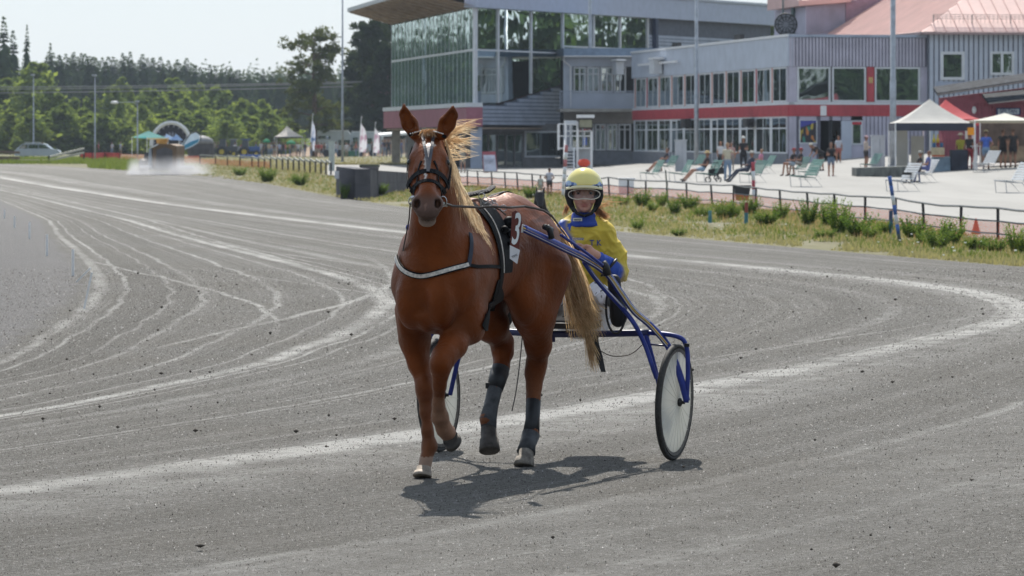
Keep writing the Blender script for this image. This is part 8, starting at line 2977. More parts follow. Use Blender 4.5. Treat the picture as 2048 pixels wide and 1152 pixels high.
figure(2008, 327, 1.74, 'left man in black shirt and shorts under the flat white canopy', 'stand', BLKc, BLKc, shorts=True, yaw=2.6, loc=ZP(2006, 177.6))
figure(2026, 328, 1.74, 'right man in black shirt and shorts under the flat white canopy', 'stand', BLKc, BLKc, shorts=True, yaw=3.3, loc=ZP(2026, 177.2))
figure(1920, 340, 1.62, 'person in sun hat and yellow top behind the counter under the tent', 'stand', (.42, .42, .06), (.05, .05, .07), hat=(.6, .58, .52, 1), yaw=.2, loc=ZP(1921, 178.6))
figure(1938, 342, 1.66, 'person in a black top and red skirt beside the orange sign', 'stand', BLKc, (.35, .04, .05), yaw=2.6, loc=ZP(1939, 177.9))
figure(1099, 392, .95, 'person in white shirt and dark shorts walking away beyond the fence', 'hips', (.50, .52, .62), BLKc, shorts=True, yaw=2.8, hair=(.05, .04, .04), vox=.016)
figure(1081, 392, .70, 'small child in a pale top beside the person in white beyond the fence', 'stand', (.45, .48, .46), (.35, .33, .3), yaw=3.0, vox=.014)
def sitter(px, by, k, label, pose, **kw):
 p = G(px, by)
 return figure(px, by, k, label, pose, loc=p, **kw)
sitter(1405, 366, 1.62, 'man in straw hat, dark vest and blue shorts reclining with outstretched legs', 'recline', top=(.05, .035, .035), bot=(.25, .36, .48), shorts=True, hat=(.55, .42, .22, 1), yaw=.35, seat_h=.50)
sitter(1494, 367, 1.66, 'man in dark tracksuit slumped on a green bench', 'recline', top=(.03, .035, .06), bot=(.03, .04, .07), hat=(.55, .53, .48), yaw=.45, seat_h=.50, sleeves=True)
sitter(1521, 349, 1.50, 'woman in a pink top sitting on the rear green bench', 'sit', top=(.52, .20, .30), bot=(.4, .2, .25), hair=(.35, .22, .12), yaw=.3, seat_h=.48)
sitter(1326, 346, 1.60, 'person in a black top and shorts sitting left of the tall cabinet', 'recline', top=(.03, .03, .04), bot=(.28, .26, .28), shorts=True, yaw=.35, seat_h=.5)
sitter(1334, 344, 1.60, 'person in a dark cap and light blue shorts sitting closest to the tall cabinet', 'sit', top=(.20, .22, .28), bot=(.22, .30, .42), shorts=True, hat=(.03, .03, .04), yaw=.35, seat_h=.5)
sitter(1586, 353, 1.60, 'man in a black shirt, light shorts and red cap, left of the seated pair', 'sit', top=BLKc, bot=(.30, .38, .46), shorts=True, hat=(.30, .03, .04), yaw=.5, seat_h=.5)
sitter(1600, 352, 1.58, 'man in a black shirt and red cap, right of the seated pair', 'sit', top=BLKc, bot=(.34, .32, .3), shorts=True, hat=(.28, .03, .04), yaw=.3, seat_h=.5)
sitter(1838, 368, 1.60, 'man in dark clothes and light cap leaning forward on the white bench', 'sit', top=BLKc, bot=(.05, .03, .045), hat=(.36, .35, .32), yaw=.2, seat_h=.5)
sitter(1855, 366, 1.58, 'person in a blue patterned top sitting beside the man in dark clothes', 'sit', top=(.10, .13, .34), bot=(.12, .14, .34), hair=(.10, .04, .03), yaw=.1, seat_h=.5)
# rollator and pushchair
def wheels(name, px, by, label, cat):
 p = G(px, by); e_ = empty(name, p, label, cat)
 mb = MB()
 for dx, dy in ((-.22, 0), (.22, 0), (-.22, .45), (.22, .45)):
  mb.tube([p + Vector((dx + math.cos(a) * .11, dy, .12 + math.sin(a) * .11)) for a in np.linspace(0, 6.283, 11)], .018, 5, caps=False)
 mb.build('wheels', M_blackb, e_)
 mb = MB(); mb.bar(p + Vector((-.22, 0, .12)), p + Vector((.18, .4, .85)), .03); mb.bar(p + Vector((.22, 0, .12)), p + Vector((-.1, .2, .7)), .03); mb.bar(p + Vector((-.1, .1, .84)), p + Vector((.25, .3, .84)), .03)
 mb.build('frame', M_blackb, e_)
 mb = MB(); mb.box(p + Vector((0, .2, .42)), (.40, .3, .28)); mb.build('seat_bag', M_blackb, e_)
wheels('pushchair', 1444, 361, 'black pushchair parked beside the girl in light jeans', 'pushchair')
wheels('walking_frame', 1427, 365, 'small wheeled walking frame behind the reclining man in the straw hat', 'walking frame')

# ---------------------------------------------------------------- market tents
def canopy_tent(px0, px1, by, eave_y, peak_px, peak_y, col, val, label, depth=3.0, valance=.38, legs=True, z=None):
 p = G((px0 + px1) / 2, by) if z is None else Vector((((px0 + px1) / 2 - CXP) / FPX * z, z, gh(((px0 + px1) / 2 - CXP) / FPX * z, z)))
 z0 = p.y
 e_ = empty('market_tent', p, label, 'tent')
 xa, xb = (px0 - CXP) / FPX * z0, (px1 - CXP) / FPX * z0; he = top_h(eave_y, z0); hp_ = top_h(peak_y, z0 + depth / 2); xp = (peak_px - CXP) / FPX * (z0 + depth / 2)
 c4 = [Vector((xa, z0, he)), Vector((xb, z0, he)), Vector((xb + .0, z0 + depth, he)), Vector((xa, z0 + depth, he))]
 pk = Vector((xp, z0 + depth / 2, hp_))
 b = MB()
 N_ = 7
 for i in range(4):
  A, B = c4[i], c4[(i + 1) % 4]
  for k in range(N_):
   t0, t1 = k / N_, (k + 1) / N_
   def cur(q, t):
    r = q.lerp(pk, t); r.z = q.z + (pk.z - q.z) * (t ** 1.35); return r
   pts_ = [cur(A, t0), cur(B, t0), cur(B, t1), cur(A, t1)]
   b.face(pts_ if k < N_ - 1 else pts_[:3])
 b.build('roof', col, e_)
 b = MB()
 for i in range(4):
  A, B = c4[i], c4[(i + 1) % 4]
  b.face([A - Vector((0, 0, valance)), B - Vector((0, 0, valance)), B, A])
 b.build('valance', val, e_)
 if legs:
  for q in c4:
   b = MB(); b.bar(Vector((q.x, q.y, gh(q.x, q.y))), q, .05); b.build('leg', M_white, e_)
 return e_, z0
def fabric(name, c, t=.35): return mat(name, c, .8, .06, 1.5, trans=t)
tz0 = 178.0
canopy_tent(1791, 1948, 345, 246, 1859, 198, fabric('canvas_cream', (.78, .76, .72), .45), fabric('valance_navy', (.045, .05, .075), .1), 'white market tent with a dark navy valance', 3.2, .34, z=tz0)
canopy_tent(1860, 1960, 335, 238, 1891, 199, fabric('canvas_red', (.62, .10, .11), .4), fabric('canvas_red', (.62, .10, .11), .4), 'red market tent peak behind the white tent', 3.0, .3, z=tz0 + 5)
canopy_tent(1950, 2075, 335, 241, 2010, 226, fabric('canvas_white', (.80, .78, .70), .4), fabric('canvas_tan', (.40, .36, .28), .3), 'flat white canopy of the food stall at the right edge', 3.0, .10, z=tz0 - 2)
st = empty('stall_backdrop', Vector(((1830 - CXP) / FPX * (tz0 + 2), tz0 + 2, .9)), 'pale side walls hanging inside the white market tent', 'tent wall')
mb = MB(); mb.box2(W(1793, 333, tz0 + 1.8), W(1815, 256, tz0 + 1.8) + Vector((0, .04, 0))); mb.box2(W(1822, 330, tz0 + 2.6), W(1848, 272, tz0 + 2.6) + Vector((0, .04, 0))); mb.build('side_wall', fabric('sheet_grey', (.38, .38, .36), .2), st)
ct = empty('stall_counter', W(1898, 343, tz0 - .5), 'counter draped in dark blue cloth under the white tent', 'counter')
mb = MB(); mb.box2(W(1903, 343, tz0 - .4), W(1936, 300, tz0 - .4) + Vector((0, .8, 0))); mb.build('front_cloth', mat('cloth_navy', (.035, .04, .06), .9, .2, 3), ct)
mb = MB(); mb.box2(W(1866, 344, tz0 - .2), W(1901, 314, tz0 - .2) + Vector((0, .8, 0))); mb.build('side_cloth', mat('cloth_blue', (.22, .30, .38), .9, .2, 3), ct)
mb = MB(); mb.box2(W(1864, 312, tz0 - .3), W(1889, 295, tz0 - .3) + Vector((0, .5, 0))); mb.build('printed_box', mat('box_cream', (.50, .42, .28), .7, .15, 6), ct)
mb = MB(); mb.box2(W(1864, 313.5, tz0 - .35), W(1889, 310, tz0 - .35) + Vector((0, .03, 0))); mb.build('box_stripe', mat('stripe_orange', (.45, .08, .02), .6), ct)
for i in range(3):
 q = W(1868 + i * 7.5, 294.5, tz0 - .05); cc_ = [(.5, .42, .05), (.55, .40, .05), (.45, .14, .16)][i]
 e_ = empty('slush_bottle', q, ['left yellow and blue drinks bottle on the stall box', 'middle yellow and red drinks bottle on the stall box', 'right pink and blue drinks bottle on the stall box'][i], 'bottle', 'bottles on the stall')
 mb = MB(); mb.lathe(q, [(.07, 0), (.075, .02), (.075, .20)], 10); mb.build('body', mat('bottle_b%d' % i, [(.03, .10, .22), (.22, .03, .04), (.03, .12, .25)][i], .4), e_, smooth=True)
 mb = MB(); mb.lathe(q + Vector((0, 0, .2)), [(.075, 0), (.075, .16), (.03, .22), (.03, .36), (.012, .38)], 10); mb.build('upper', mat('bottle_t%d' % i, cc_, .4), e_, smooth=True)
mb = MB(); mb.box2(W(1935, 270, tz0 - 1), W(1949.5, 255, tz0 - 1) + Vector((0, .03, 0)));
e_ = empty('orange_sign', Vector(((1950 - CXP) / FPX * (tz0 - 1), tz0 - 1, gh(20, tz0))), 'bright orange square sign on a white pole', 'sign')
mb.build('panel', mat('sign_orange', (.85, .33, .01), .5), e_)
mb = MB(); mb.bar(W(1954, 341, tz0 - 1), W(1947, 258, tz0 - .95), .06); mb.build('pole', M_white, e_)
e_ = empty('cafe_table', W(1955, 322, tz0 - .6), 'small round white cafe table behind the white bench', 'table')
mb = MB(); mb.lathe(W(1954, 293, tz0 - .3), [(.30, 0), (.31, .03)], 16); mb.lathe(Vector((W(1954, 293, tz0 - .3).x, tz0 - .3, 1.0)), [(.03, 0), (.03, .75)], 8); mb.build('top', M_white, e_)
st2 = empty('food_stall', W(2010, 322, tz0 + 1.5), 'dim food stall counter with baskets under the flat canopy', 'stall')
mb = MB(); mb.box2(W(1975, 322, tz0 + 1.6), W(2080, 292, tz0 + 1.6) + Vector((0, .7, 0))); mb.build('counter', mat('counter_tan', (.26, .20, .14), .8, .25, 3), st2)
mb = MB(); mb.box2(W(1962, 326, tz0 + 3.2), W(2080, 243, tz0 + 3.2) + Vector((0, .04, 0))); mb.build('back_sheet', mat('sheet_brown', (.14, .10, .08), .9, .3, 1.5), st2)
# awning wall lamp
mb = MB(); mb.ball(FR_.P(*FR_.hit(1947, 220), .15), (.12, .1, .2), 8, 6); tag(mb.build('wall_lamp', M_white), 'small white lamp on the red annexe wall beside the red tent peak', 'lamp')

# ================================================================ LEFT BACKGROUND: VEHICLES, TENTS, FLAGS, CROWD
def car(px, by, wpx, label):
 p = G(px, by); s_ = sc_at(p); Lc = wpx / s_; k = Lc / 4.6
 e_ = empty('parked_car', p, label, 'car')
 pm = mat('car_silver', (.42, .48, .56), .25, .05, 1, metal=.35, coat=.5)
 prof = [(-2.25, .35), (-2.3, .85), (-2.05, 1.05), (-1.55, 1.55), (-1.2, 1.66), (.55, 1.62), (.95, 1.5), (1.5, 1.05), (2.15, .92), (2.3, .7), (2.28, .35)]
 lower = [(x, z) for x, z in prof if z < 1.12]
 b = MB()
 hw_ = .90
 b.prism([p + Vector((x * k, -hw_ * k, z * k)) for x, z in [(-2.28, .32), (2.28, .32), (2.3, .7), (2.15, .92), (1.45, 1.03), (-2.1, 1.05), (-2.3, .85)]], (0, 2 * hw_ * k, 0))
 b.build('body', pm, e_)
 b = MB(); b.prism([p + Vector((x * k, -.78 * k, z * k)) for x, z in [(-2.1, 1.051), (1.45, 1.04), (.85, 1.52), (.5, 1.6), (-1.2, 1.6), (-1.6, 1.5)]], (0, 1.56 * k, 0)); b.build('cabin', pm, e_)
 b = MB(); b.prism([p + Vector((x * k, -.785 * k, z * k)) for x, z in [(-1.9, 1.08), (-.95, 1.08), (-.95, 1.47), (-1.45, 1.47)]], (0, -.02, 0)); b.build('window', G_win, e_)
 b = MB(); b.prism([p + Vector((x * k, -.785 * k, z * k)) for x, z in [(-.88, 1.08), (.12, 1.08), (.12, 1.48), (-.88, 1.48)]], (0, -.02, 0)); b.build('window', G_win, e_)
 b = MB(); b.prism([p + Vector((x * k, -.785 * k, z * k)) for x, z in [(.18, 1.08), (1.2, 1.08), (.75, 1.45), (.18, 1.48)]], (0, -.02, 0)); b.build('window', G_win, e_)
 for x in (-1.4, 1.45):
  for y in (-.88, .70):
   b = MB(); b.lathe(p + Vector((x * k, y * k, .34 * k)), [(.33 * k, 0), (.35 * k, .04), (.35 * k, .16 * k), (.33 * k, .2 * k)], 18, ax=(0, 1, 0)); w_ = b.build('wheel', rubber if 'rubber' in globals() else M_blackb, e_, smooth=True)
   b = MB(); b.lathe(p + Vector((x * k, y * k - .012, .34 * k)), [(.19 * k, 0), (.2 * k, .02)], 12, ax=(0, 1, 0)); b.build('rim', M_steel2, w_)
 b = MB(); b.box(p + Vector((2.27 * k, -.7 * k, .78 * k)), (.06, .3, .14)); b.build('headlight', M_white, e_)
 b = MB(); b.bar(p + Vector((-1.3 * k, -.6 * k, 1.68 * k)), p + Vector((.4 * k, -.6 * k, 1.67 * k)), .05); b.build('roof_rail', M_white, e_)
car(76, 318, 90, 'silver estate car parked behind the bend at the far left')
# water truck with spray
tp = G(322, 350)
tw = empty('water_truck', tp, 'boxy brown and grey water truck driving away on the far bend', 'truck')
zt_ = tp.y
def TT(px, py, d=0): return W(px, py, zt_ + d)
M_tank = mat('tank_brown', (.16, .10, .055), .7, .25, 1.0)
b = MB(); b.prism([TT(308, 340), TT(352, 340), TT(353, 292), TT(340, 288), TT(318, 288), TT(305, 296), TT(304, 335)], (0, 5.5, 0)); b.build('tank', M_tank, tw)
b = MB(); b.prism([TT(311, 336, -.05), TT(345, 336, -.05), TT(345, 300, -.05), TT(330, 294, -.05), TT(313, 300, -.05)], (0, .04, 0)); b.build('rear_panel', mat('tank_grey', (.09, .085, .09), .6, .25, 1.5), tw)
b = MB(); b.box2(TT(297, 338, .2), TT(303.5, 297, .2) + Vector((0, 3, 0))); b.build('side_ladder', mat('panel_pale', (.40, .45, .50), .5), tw)
b = MB(); b.hexa([TT(300, 297), TT(316, 290), TT(316, 290, 3), TT(300, 297, 3), TT(300, 294.5), TT(317, 287), TT(317, 287, 3), TT(300, 294.5, 3)]); b.build('hood', M_white, tw)
b = MB(); b.prism([TT(314, 288, 1), TT(331, 288, 1), TT(334, 278, 1), TT(312, 278, 1)], (0, 1, 0)); b.build('beacon_box', mat('amber_box', (.55, .28, .06), .5), tw)
b = MB(); b.bar(TT(280, 336.5), TT(303, 336.5), .10); b.bar(TT(356, 336.5), TT(388, 336), .10); b.build('spray_bar', M_steel2, tw)
b = MB()
for k in range(9):
 x = 282 + k * 2.6; b.lathe(TT(x, 334.5, -.1), [(.03, -.06), (.05, 0), (.03, .10)], 6, ax=(0, 0, 1))
for k in range(9):
 x = 358 + k * 3.4; b.lathe(TT(x, 334.5, -.1), [(.03, -.06), (.05, 0), (.03, .10)], 6, ax=(0, 0, 1))
b.build('nozzles', M_white, tw)['kind'] = 'stuff'
for x in (287, 351):
 b = MB(); b.lathe(TT(x, 334, 1.2), [(.28, -.25), (.45, -.2), (.45, .2), (.28, .25)], 16, ax=(1, 0, 0)); b.build('wheel', M_blackb, tw, smooth=True)
b = MB(); b.hexa([TT(286, 330, 5.5), TT(302, 330, 5.5), TT(302, 330, 7), TT(286, 330, 7), TT(289, 305, 5.5), TT(300, 305, 5.5), TT(300, 305, 7), TT(289, 305, 7)]); b.build('cab', mat('cab_dark', (.06, .065, .075), .5), tw)

# spray as a small bounded cloud of mist
def mist(name, c, s, dens, label, fall=True):
 me = MB(); me.box((0, 0, 0), s)
 m, nt, out = new_mat('water_mist_' + name)
 pv = nt.nodes.new('ShaderNodeVolumePrincipled'); pv.inputs['Color'].default_value = (.95, .96, 1, 1); pv.inputs['Anisotropy'].default_value = 0.3
 tc = nt.nodes.new('ShaderNodeTexCoord')
 n_ = noise_n(nt, tc.outputs['Object'], .9, 4.0, .6)
 sep = nt.nodes.new('ShaderNodeSeparateXYZ'); L(nt, tc.outputs['Generated'], sep.inputs[0])
 ex = math_n(nt, 'MULTIPLY', maprange(nt, sep.outputs[0], 0, .08, 0, 1, True), maprange(nt, sep.outputs[0], 1, .60, 0, 1, True))
 ez = maprange(nt, sep.outputs[2], .05 if fall else .0, 1.0, 1.0, 0.0)
 ez = math_n(nt, 'POWER', ez, 2.2)
 ey = math_n(nt, 'MULTIPLY', maprange(nt, sep.outputs[1], 0, .2, 0, 1, True), maprange(nt, sep.outputs[1], 1, .8, 0, 1, True))
 d = math_n(nt, 'MULTIPLY', math_n(nt, 'MULTIPLY', ex, ez), math_n(nt, 'MULTIPLY', ey, maprange(nt, n_, .32, .62)))
 L(nt, math_n(nt, 'MULTIPLY', d, dens), pv.inputs['Density']); L(nt, pv.outputs[0], out.inputs['Volume'])
 o = me.build('spray_cloud', m); o.location = c;
 o['kind'] = 'stuff'; o['label'] = label
 return o
mc = TT(352, 352, -1.5)
mist('spray', Vector((mc.x - .2, mc.y, .03)), (5.0, 4, 1.2), 1.5, 'white spray of water thrown up behind the truck')

# flags
def feather(px, by, ty, w, lean, m, label, tear=False):
 p = G(px, by) ; z = p.y
 e_ = empty('feather_flag', p, label, 'flag')
 b = MB()
 n_ = 14; tp_ = top_h(ty, z)
 pole_ = [p + Vector((lean * (i / n_) ** 1.6, 0, (tp_ - p.z) * i / n_)) for i in range(n_ + 1)]
 b.tube(pole_, .03, 5); b.build('pole', M_white, e_)
 b = MB(); V_ = []
 for i in range(n_ + 1):
  t = i / n_
  ww = w * (math.sin(min(1, t * 1.1 + .12) * math.pi) ** .5 if not tear else math.sin(t ** .8 * math.pi) ** .7) if t > .10 else w * .3
  if t > .97: ww = w * .12
  q = pole_[i]
  V_.append(q); V_.append(q + Vector((ww, .12 * math.sin(t * 9), 0)))
 F_ = [(2 * i, 2 * i + 1, 2 * i + 3, 2 * i + 2) for i in range(2, n_)]
 b.add(V_, F_); b.build('cloth', m, e_, smooth=True)
def flag_mat(name, base, ink, sc_=1.6, thr=.55):
 m, nt, out = new_mat(name)
 d = nt.nodes.new('ShaderNodeBsdfDiffuse'); t = nt.nodes.new('ShaderNodeBsdfTranslucent')
 tc = nt.nodes.new('ShaderNodeTexCoord'); mp = nt.nodes.new('ShaderNodeMapping'); mp.inputs['Scale'].default_value = (2.2, 1, .8)
 L(nt, tc.outputs['Object'], mp.inputs[0]); n_ = noise_n(nt, mp.outputs[0], sc_, 3, .6)
 c = mixrgb(nt, maprange(nt, n_, thr - .03, thr + .03), base, ink)
 L(nt, c, d.inputs[0]); L(nt, c, t.inputs[0]); mx = nt.nodes.new('ShaderNodeMixShader'); mx.inputs[0].default_value = .5
 L(nt, d.outputs[0], mx.inputs[1]); L(nt, t.outputs[0], mx.inputs[2]); L(nt, mx.outputs[0], out.inputs[0]); return m
fm1 = flag_mat('flag_white_blue', (.55, .58, .68), (.14, .22, .42)); fm2 = flag_mat('flag_white_red', (.58, .58, .64), (.35, .22, .30))
feather(620, 314, 227, .55, .35, fm1, 'blue and white feather flag left of the caravan')
feather(718, 316, 233, .75, .25, fm2, 'white feather flag with red and blue print, larger of the right pair')
feather(746, 316, 244, .65, .25, fm2, 'white feather flag with red and blue print, smaller of the right pair')
# teardrop flag, leaning right
tf = G(356, 330); zf_ = tf.y
e_ = empty('teardrop_flag', tf, 'leaning teardrop flag in white and light blue beside the water truck', 'flag')
ol = [(357, 304), (362, 290), (371, 278), (382, 268), (392, 265), (399, 270), (400, 279), (396, 286), (385, 293), (370, 299)]
b = MB(); b.prism([W(x, y, zf_ - 30) for x, y in ol], (0, .03, 0)); b.build('cloth', fabric('flag_pale', (.60, .68, .76), .5), e_)
b = MB(); b.prism([W(x, y, zf_ - 30.05) for x, y in [(357, 303), (368, 291), (382, 283), (398, 278), (396, 284), (384, 291), (369, 298)]], (0, .03, 0)); b.build('stripe', fabric('flag_cyan', (.13, .45, .65), .5), e_)
b = MB(); b.tube([W(356, 330, zf_ - 30), W(357, 303, zf_ - 30), W(380, 268, zf_ - 30), W(394, 263, zf_ - 30), W(402, 272, zf_ - 30), W(401, 281, zf_ - 30)], .035, 5); b.build('pole', M_blackb, e_)
# stage arch, teal sails, dark round tent, tents
e_ = empty('stage_arch', G(338, 318), 'half-round stage arch with a white rim and dark inside behind the truck', 'stage')
za = 440.0; ca = W(342, 292, za); Ra = 33 / FPX * za * 1.2
b = MB()
ar = [ca + Vector((math.cos(a) * Ra, 0, math.sin(a) * Ra * 1.18)) for a in np.linspace(0, math.pi, 21)]
b.tube(ar, .24, 6, flat=1); b.build('rim', M_white, e_)
b = MB(); b.add([ca + Vector((0, .4, 0))] + [q + Vector((0, .4, 0)) for q in ar], [(0, i + 1, i + 2) for i in range(20)]); b.build('back_cloth', mat('stage_dark', (.018, .018, .03), .8), e_)
b = MB()
for i in range(1, 20, 2):
 q = ca.lerp(ar[i], .86); b.ball(q + Vector((0, .2, 0)), (.11, .1, .15), 6, 5)
 q = ca.lerp(ar[i], .5); b.ball(q + Vector((0, .2, 0)), (.13, .1, .28), 6, 5)
b.build('stage_lamps', mat('lamp_grey', (.25, .26, .33), .6), e_)['kind'] = 'stuff'
e_ = empty('shade_sail', G(300, 320), 'teal shade sail with pointed corners left of the truck', 'tent')
zs_ = 400.0
tl = fabric('sail_teal', (.14, .42, .42), .5)
b = MB()
for tri in [[(264, 275), (297, 262), (300, 277)], [(297, 262), (300, 277), (336, 277)], [(300, 277), (264, 275), (290, 272)]]:
 b.face([W(x, y, zs_ + (1.5 if y < 270 else 0)) for x, y in tri])
b.build('sail', tl, e_)
for x in (264, 294, 336):
 b = MB(); b.bar(W(x, 318, zs_), W(x, 274, zs_), .07); b.build('pole', M_white, e_)
b = MB(); b.face([W(294, 279, zs_ - .5), W(338, 279, zs_ - .5), W(338, 276, zs_ - .4), W(294, 276, zs_ - .4)]); b.build('edge_cloth', fabric('edge_yellow', (.6, .5, .28), .4), e_)
e_ = empty('blue_canopy', G(345, 322), 'small light blue pointed canopy right of the teal sail', 'tent')
b = MB(); b.face([W(326, 279, zs_ + 2), W(358, 280, zs_ + 2), W(333, 268, zs_ + 3)]); b.face([W(340, 280, zs_ + 1.8), W(366, 281, zs_ + 1.8), W(353, 268, zs_ + 2.5)]); b.build('roof', fabric('canopy_lightblue', (.25, .40, .70), .5), e_)
b = MB(); b.bar(W(358, 318, zs_ + 2), W(358, 280, zs_ + 2), .08); b.build('pole', M_white, e_)
e_ = empty('round_tent', G(404, 318), 'low dark grey round tent right of the teardrop flag', 'tent')
zr = 425.0
b = MB(); b.lathe(W(402, 312, zr), [(1.4, -.2), (1.43, .75), (1.35, 1.3)], 20); b.build('wall', mat('tent_dark', (.07, .065, .07), .8), e_)
b = MB(); b.lathe(W(402, 312, zr) + Vector((0, 0, 1.3)), [(1.42, 0), (1.24, .45), (.75, .76), (.15, .88)], 20); b.build('roof', mat('tent_grey', (.22, .22, .23), .7), e_, smooth=True)
canopy_tent(549, 604, 320, 273.5, 574, 252, fabric('canvas_pale', (.78, .72, .68), .45), fabric('valance_dark', (.03, .03, .04), .1), 'pale peaked market tent left of the blue feather flag', 4, .18, z=462)
for i, (x0, x1, yy, y2) in enumerate([(526, 540, 277, 285), (573, 591, 278, 288)]):
 e_ = empty('parasol', W((x0 + x1) / 2, 314, 450), ['green parasol left of the pale tent', 'green parasol under the pale tent'][i], 'parasol')
 b = MB(); b.lathe(W((x0 + x1) / 2, y2, 450), [((x1 - x0) / 2 / FPX * 450 * 1.1, 0), ((x1 - x0) / 2 / FPX * 450, .2), (.05, .45)], 10); b.build('cover', fabric('parasol_green', (.03, .30, .14), .4), e_)
 b = MB(); b.bar(W((x0 + x1) / 2, 314, 450), W((x0 + x1) / 2, y2, 450), .07); b.build('pole', M_blackb, e_)
def caravan(x0, x1, y0, y1, z, label, wins):
 e_ = empty('caravan', W((x0 + x1) / 2, y1 + 4, z), label, 'caravan')
 mm = mat('caravan_white', (.42, .47, .50), .5, .08, 1)
 b = MB(); b.prism([W(x0, y1, z), W(x1, y1, z), W(x1, y0 + 5, z), W(x1 - 5, y0, z), W(x0 + 3, y0, z), W(x0, y0 + 6, z)], (0, 2.4, 0)); b.build('body', mm, e_)
 b = MB(); b.prism([W(x0 + 2, y0 - .1, z), W(x1 - 4, y0 - .1, z), W(x1 - 4, y0 - 1.6, z), W(x0 + 2, y0 - 1.6, z)], (0, 2.2, 0)); b.build('roof', M_white, e_)
 for (a, bb, c, d) in wins:
  b = MB(); b.box2(W(a, d, z - .04), W(bb, c, z - .04) + Vector((0, .03, 0))); b.build('window', G_win, e_)
 for x in (x0 + (x1 - x0) * .3, x0 + (x1 - x0) * .7):
  b = MB(); b.lathe(W(x, y1 + 1, z - .02), [(.45, 0), (.45, .25)], 14, ax=(0, 1, 0)); b.build('wheel', M_blackb, e_)
caravan(633, 700, 262, 306, 472, 'white caravan left of the slim lamp pole', [(636, 661, 272, 278), (677, 700, 280, 290), (645, 659, 288, 296)])
caravan(701, 765, 264, 306, 474, 'white caravan right of the slim lamp pole behind the feather flags', [(706, 716, 275, 300), (728, 744, 276, 288)])
e_ = empty('trailer_roof', W(775, 310, 305), 'long white awning roof by the grandstand pillars', 'awning')
b = MB(); b.hexa([W(757, 274, 462), W(815, 270, 462), W(815, 270, 466), W(757, 274, 466), W(757, 269.5, 462), W(815, 265, 462), W(815, 262, 466), W(757, 266, 466)]); b.build('roof', M_white, e_)
for x in (760, 812):
 b = MB(); b.bar(W(x, 314, 312), W(x, 272, 312), .08); b.build('pole', M_steel2, e_)
# tractors / machinery
def tractor(px, z, col, label, w=2.4):
 p = Vector(((px - CXP) / FPX * z, z, gh((px - CXP) / FPX * z, z)))
 e_ = empty('tractor', p, label, 'tractor')
 b = MB(); b.box(p + Vector((.35, 0, .95)), (1.5, 1.0, .55)); b.build('bonnet', col, e_)
 b = MB(); b.hexa([p + Vector((-.95, -.6, .8)), p + Vector((-.1, -.6, .8)), p + Vector((-.1, .6, .8)), p + Vector((-.95, .6, .8)), p + Vector((-.8, -.5, 1.95)), p + Vector((-.2, -.5, 1.95)), p + Vector((-.2, .5, 1.95)), p + Vector((-.8, .5, 1.95))]); b.build('cab', mat('cab_glass', (.05, .06, .07), .3), e_)
 b = MB(); b.box(p + Vector((-.5, 0, 2.0)), (1.0, 1.2, .1)); b.build('cab_roof', col, e_)
 for (dx, r_) in ((-.6, .62), (.75, .40)):
  for dy in (-.85, .6):
   b = MB(); b.lathe(p + Vector((dx, dy, r_)), [(r_ * .8, 0), (r_, .06), (r_, .22), (r_ * .8, .26)], 16, ax=(0, 1, 0)); w_ = b.build('wheel', M_blackb, e_, smooth=True)
   b = MB(); b.lathe(p + Vector((dx, dy - .02, r_)), [(r_ * .45, 0), (r_ * .42, .03)], 12, ax=(0, 1, 0)); b.build('rim', mat('rim_yellow', (.5, .38, .03), .5), w_)
tractor(500, 440, mat('tractor_blue', (.04, .10, .28), .4), 'blue tractor with a yellow rim, parked among the crowd')
tractor(455, 445, mat('tractor_dark', (.05, .06, .07), .5), 'dark tractor parked left of the blue one')
tractor(476, 462, mat('tractor_grey', (.25, .27, .30), .5), 'grey machine half hidden behind the two tractors')
b = MB(); b.box2(W(480, 317, 425), W(520, 309, 425) + Vector((0, 1.5, 0))); tag(b.build('trailer_bed', mat('bed_blue', (.05, .12, .40), .5)), 'low blue trailer bed behind the wavy rail fence', 'trailer')
b = MB(); b.box2(W(686, 313, 455), W(716, 302, 455) + Vector((0, 1.5, 0))); tag(b.build('green_skip', mat('skip_green', (.03, .14, .09), .6)), 'low green container between the lamp pole and the flags', 'container')
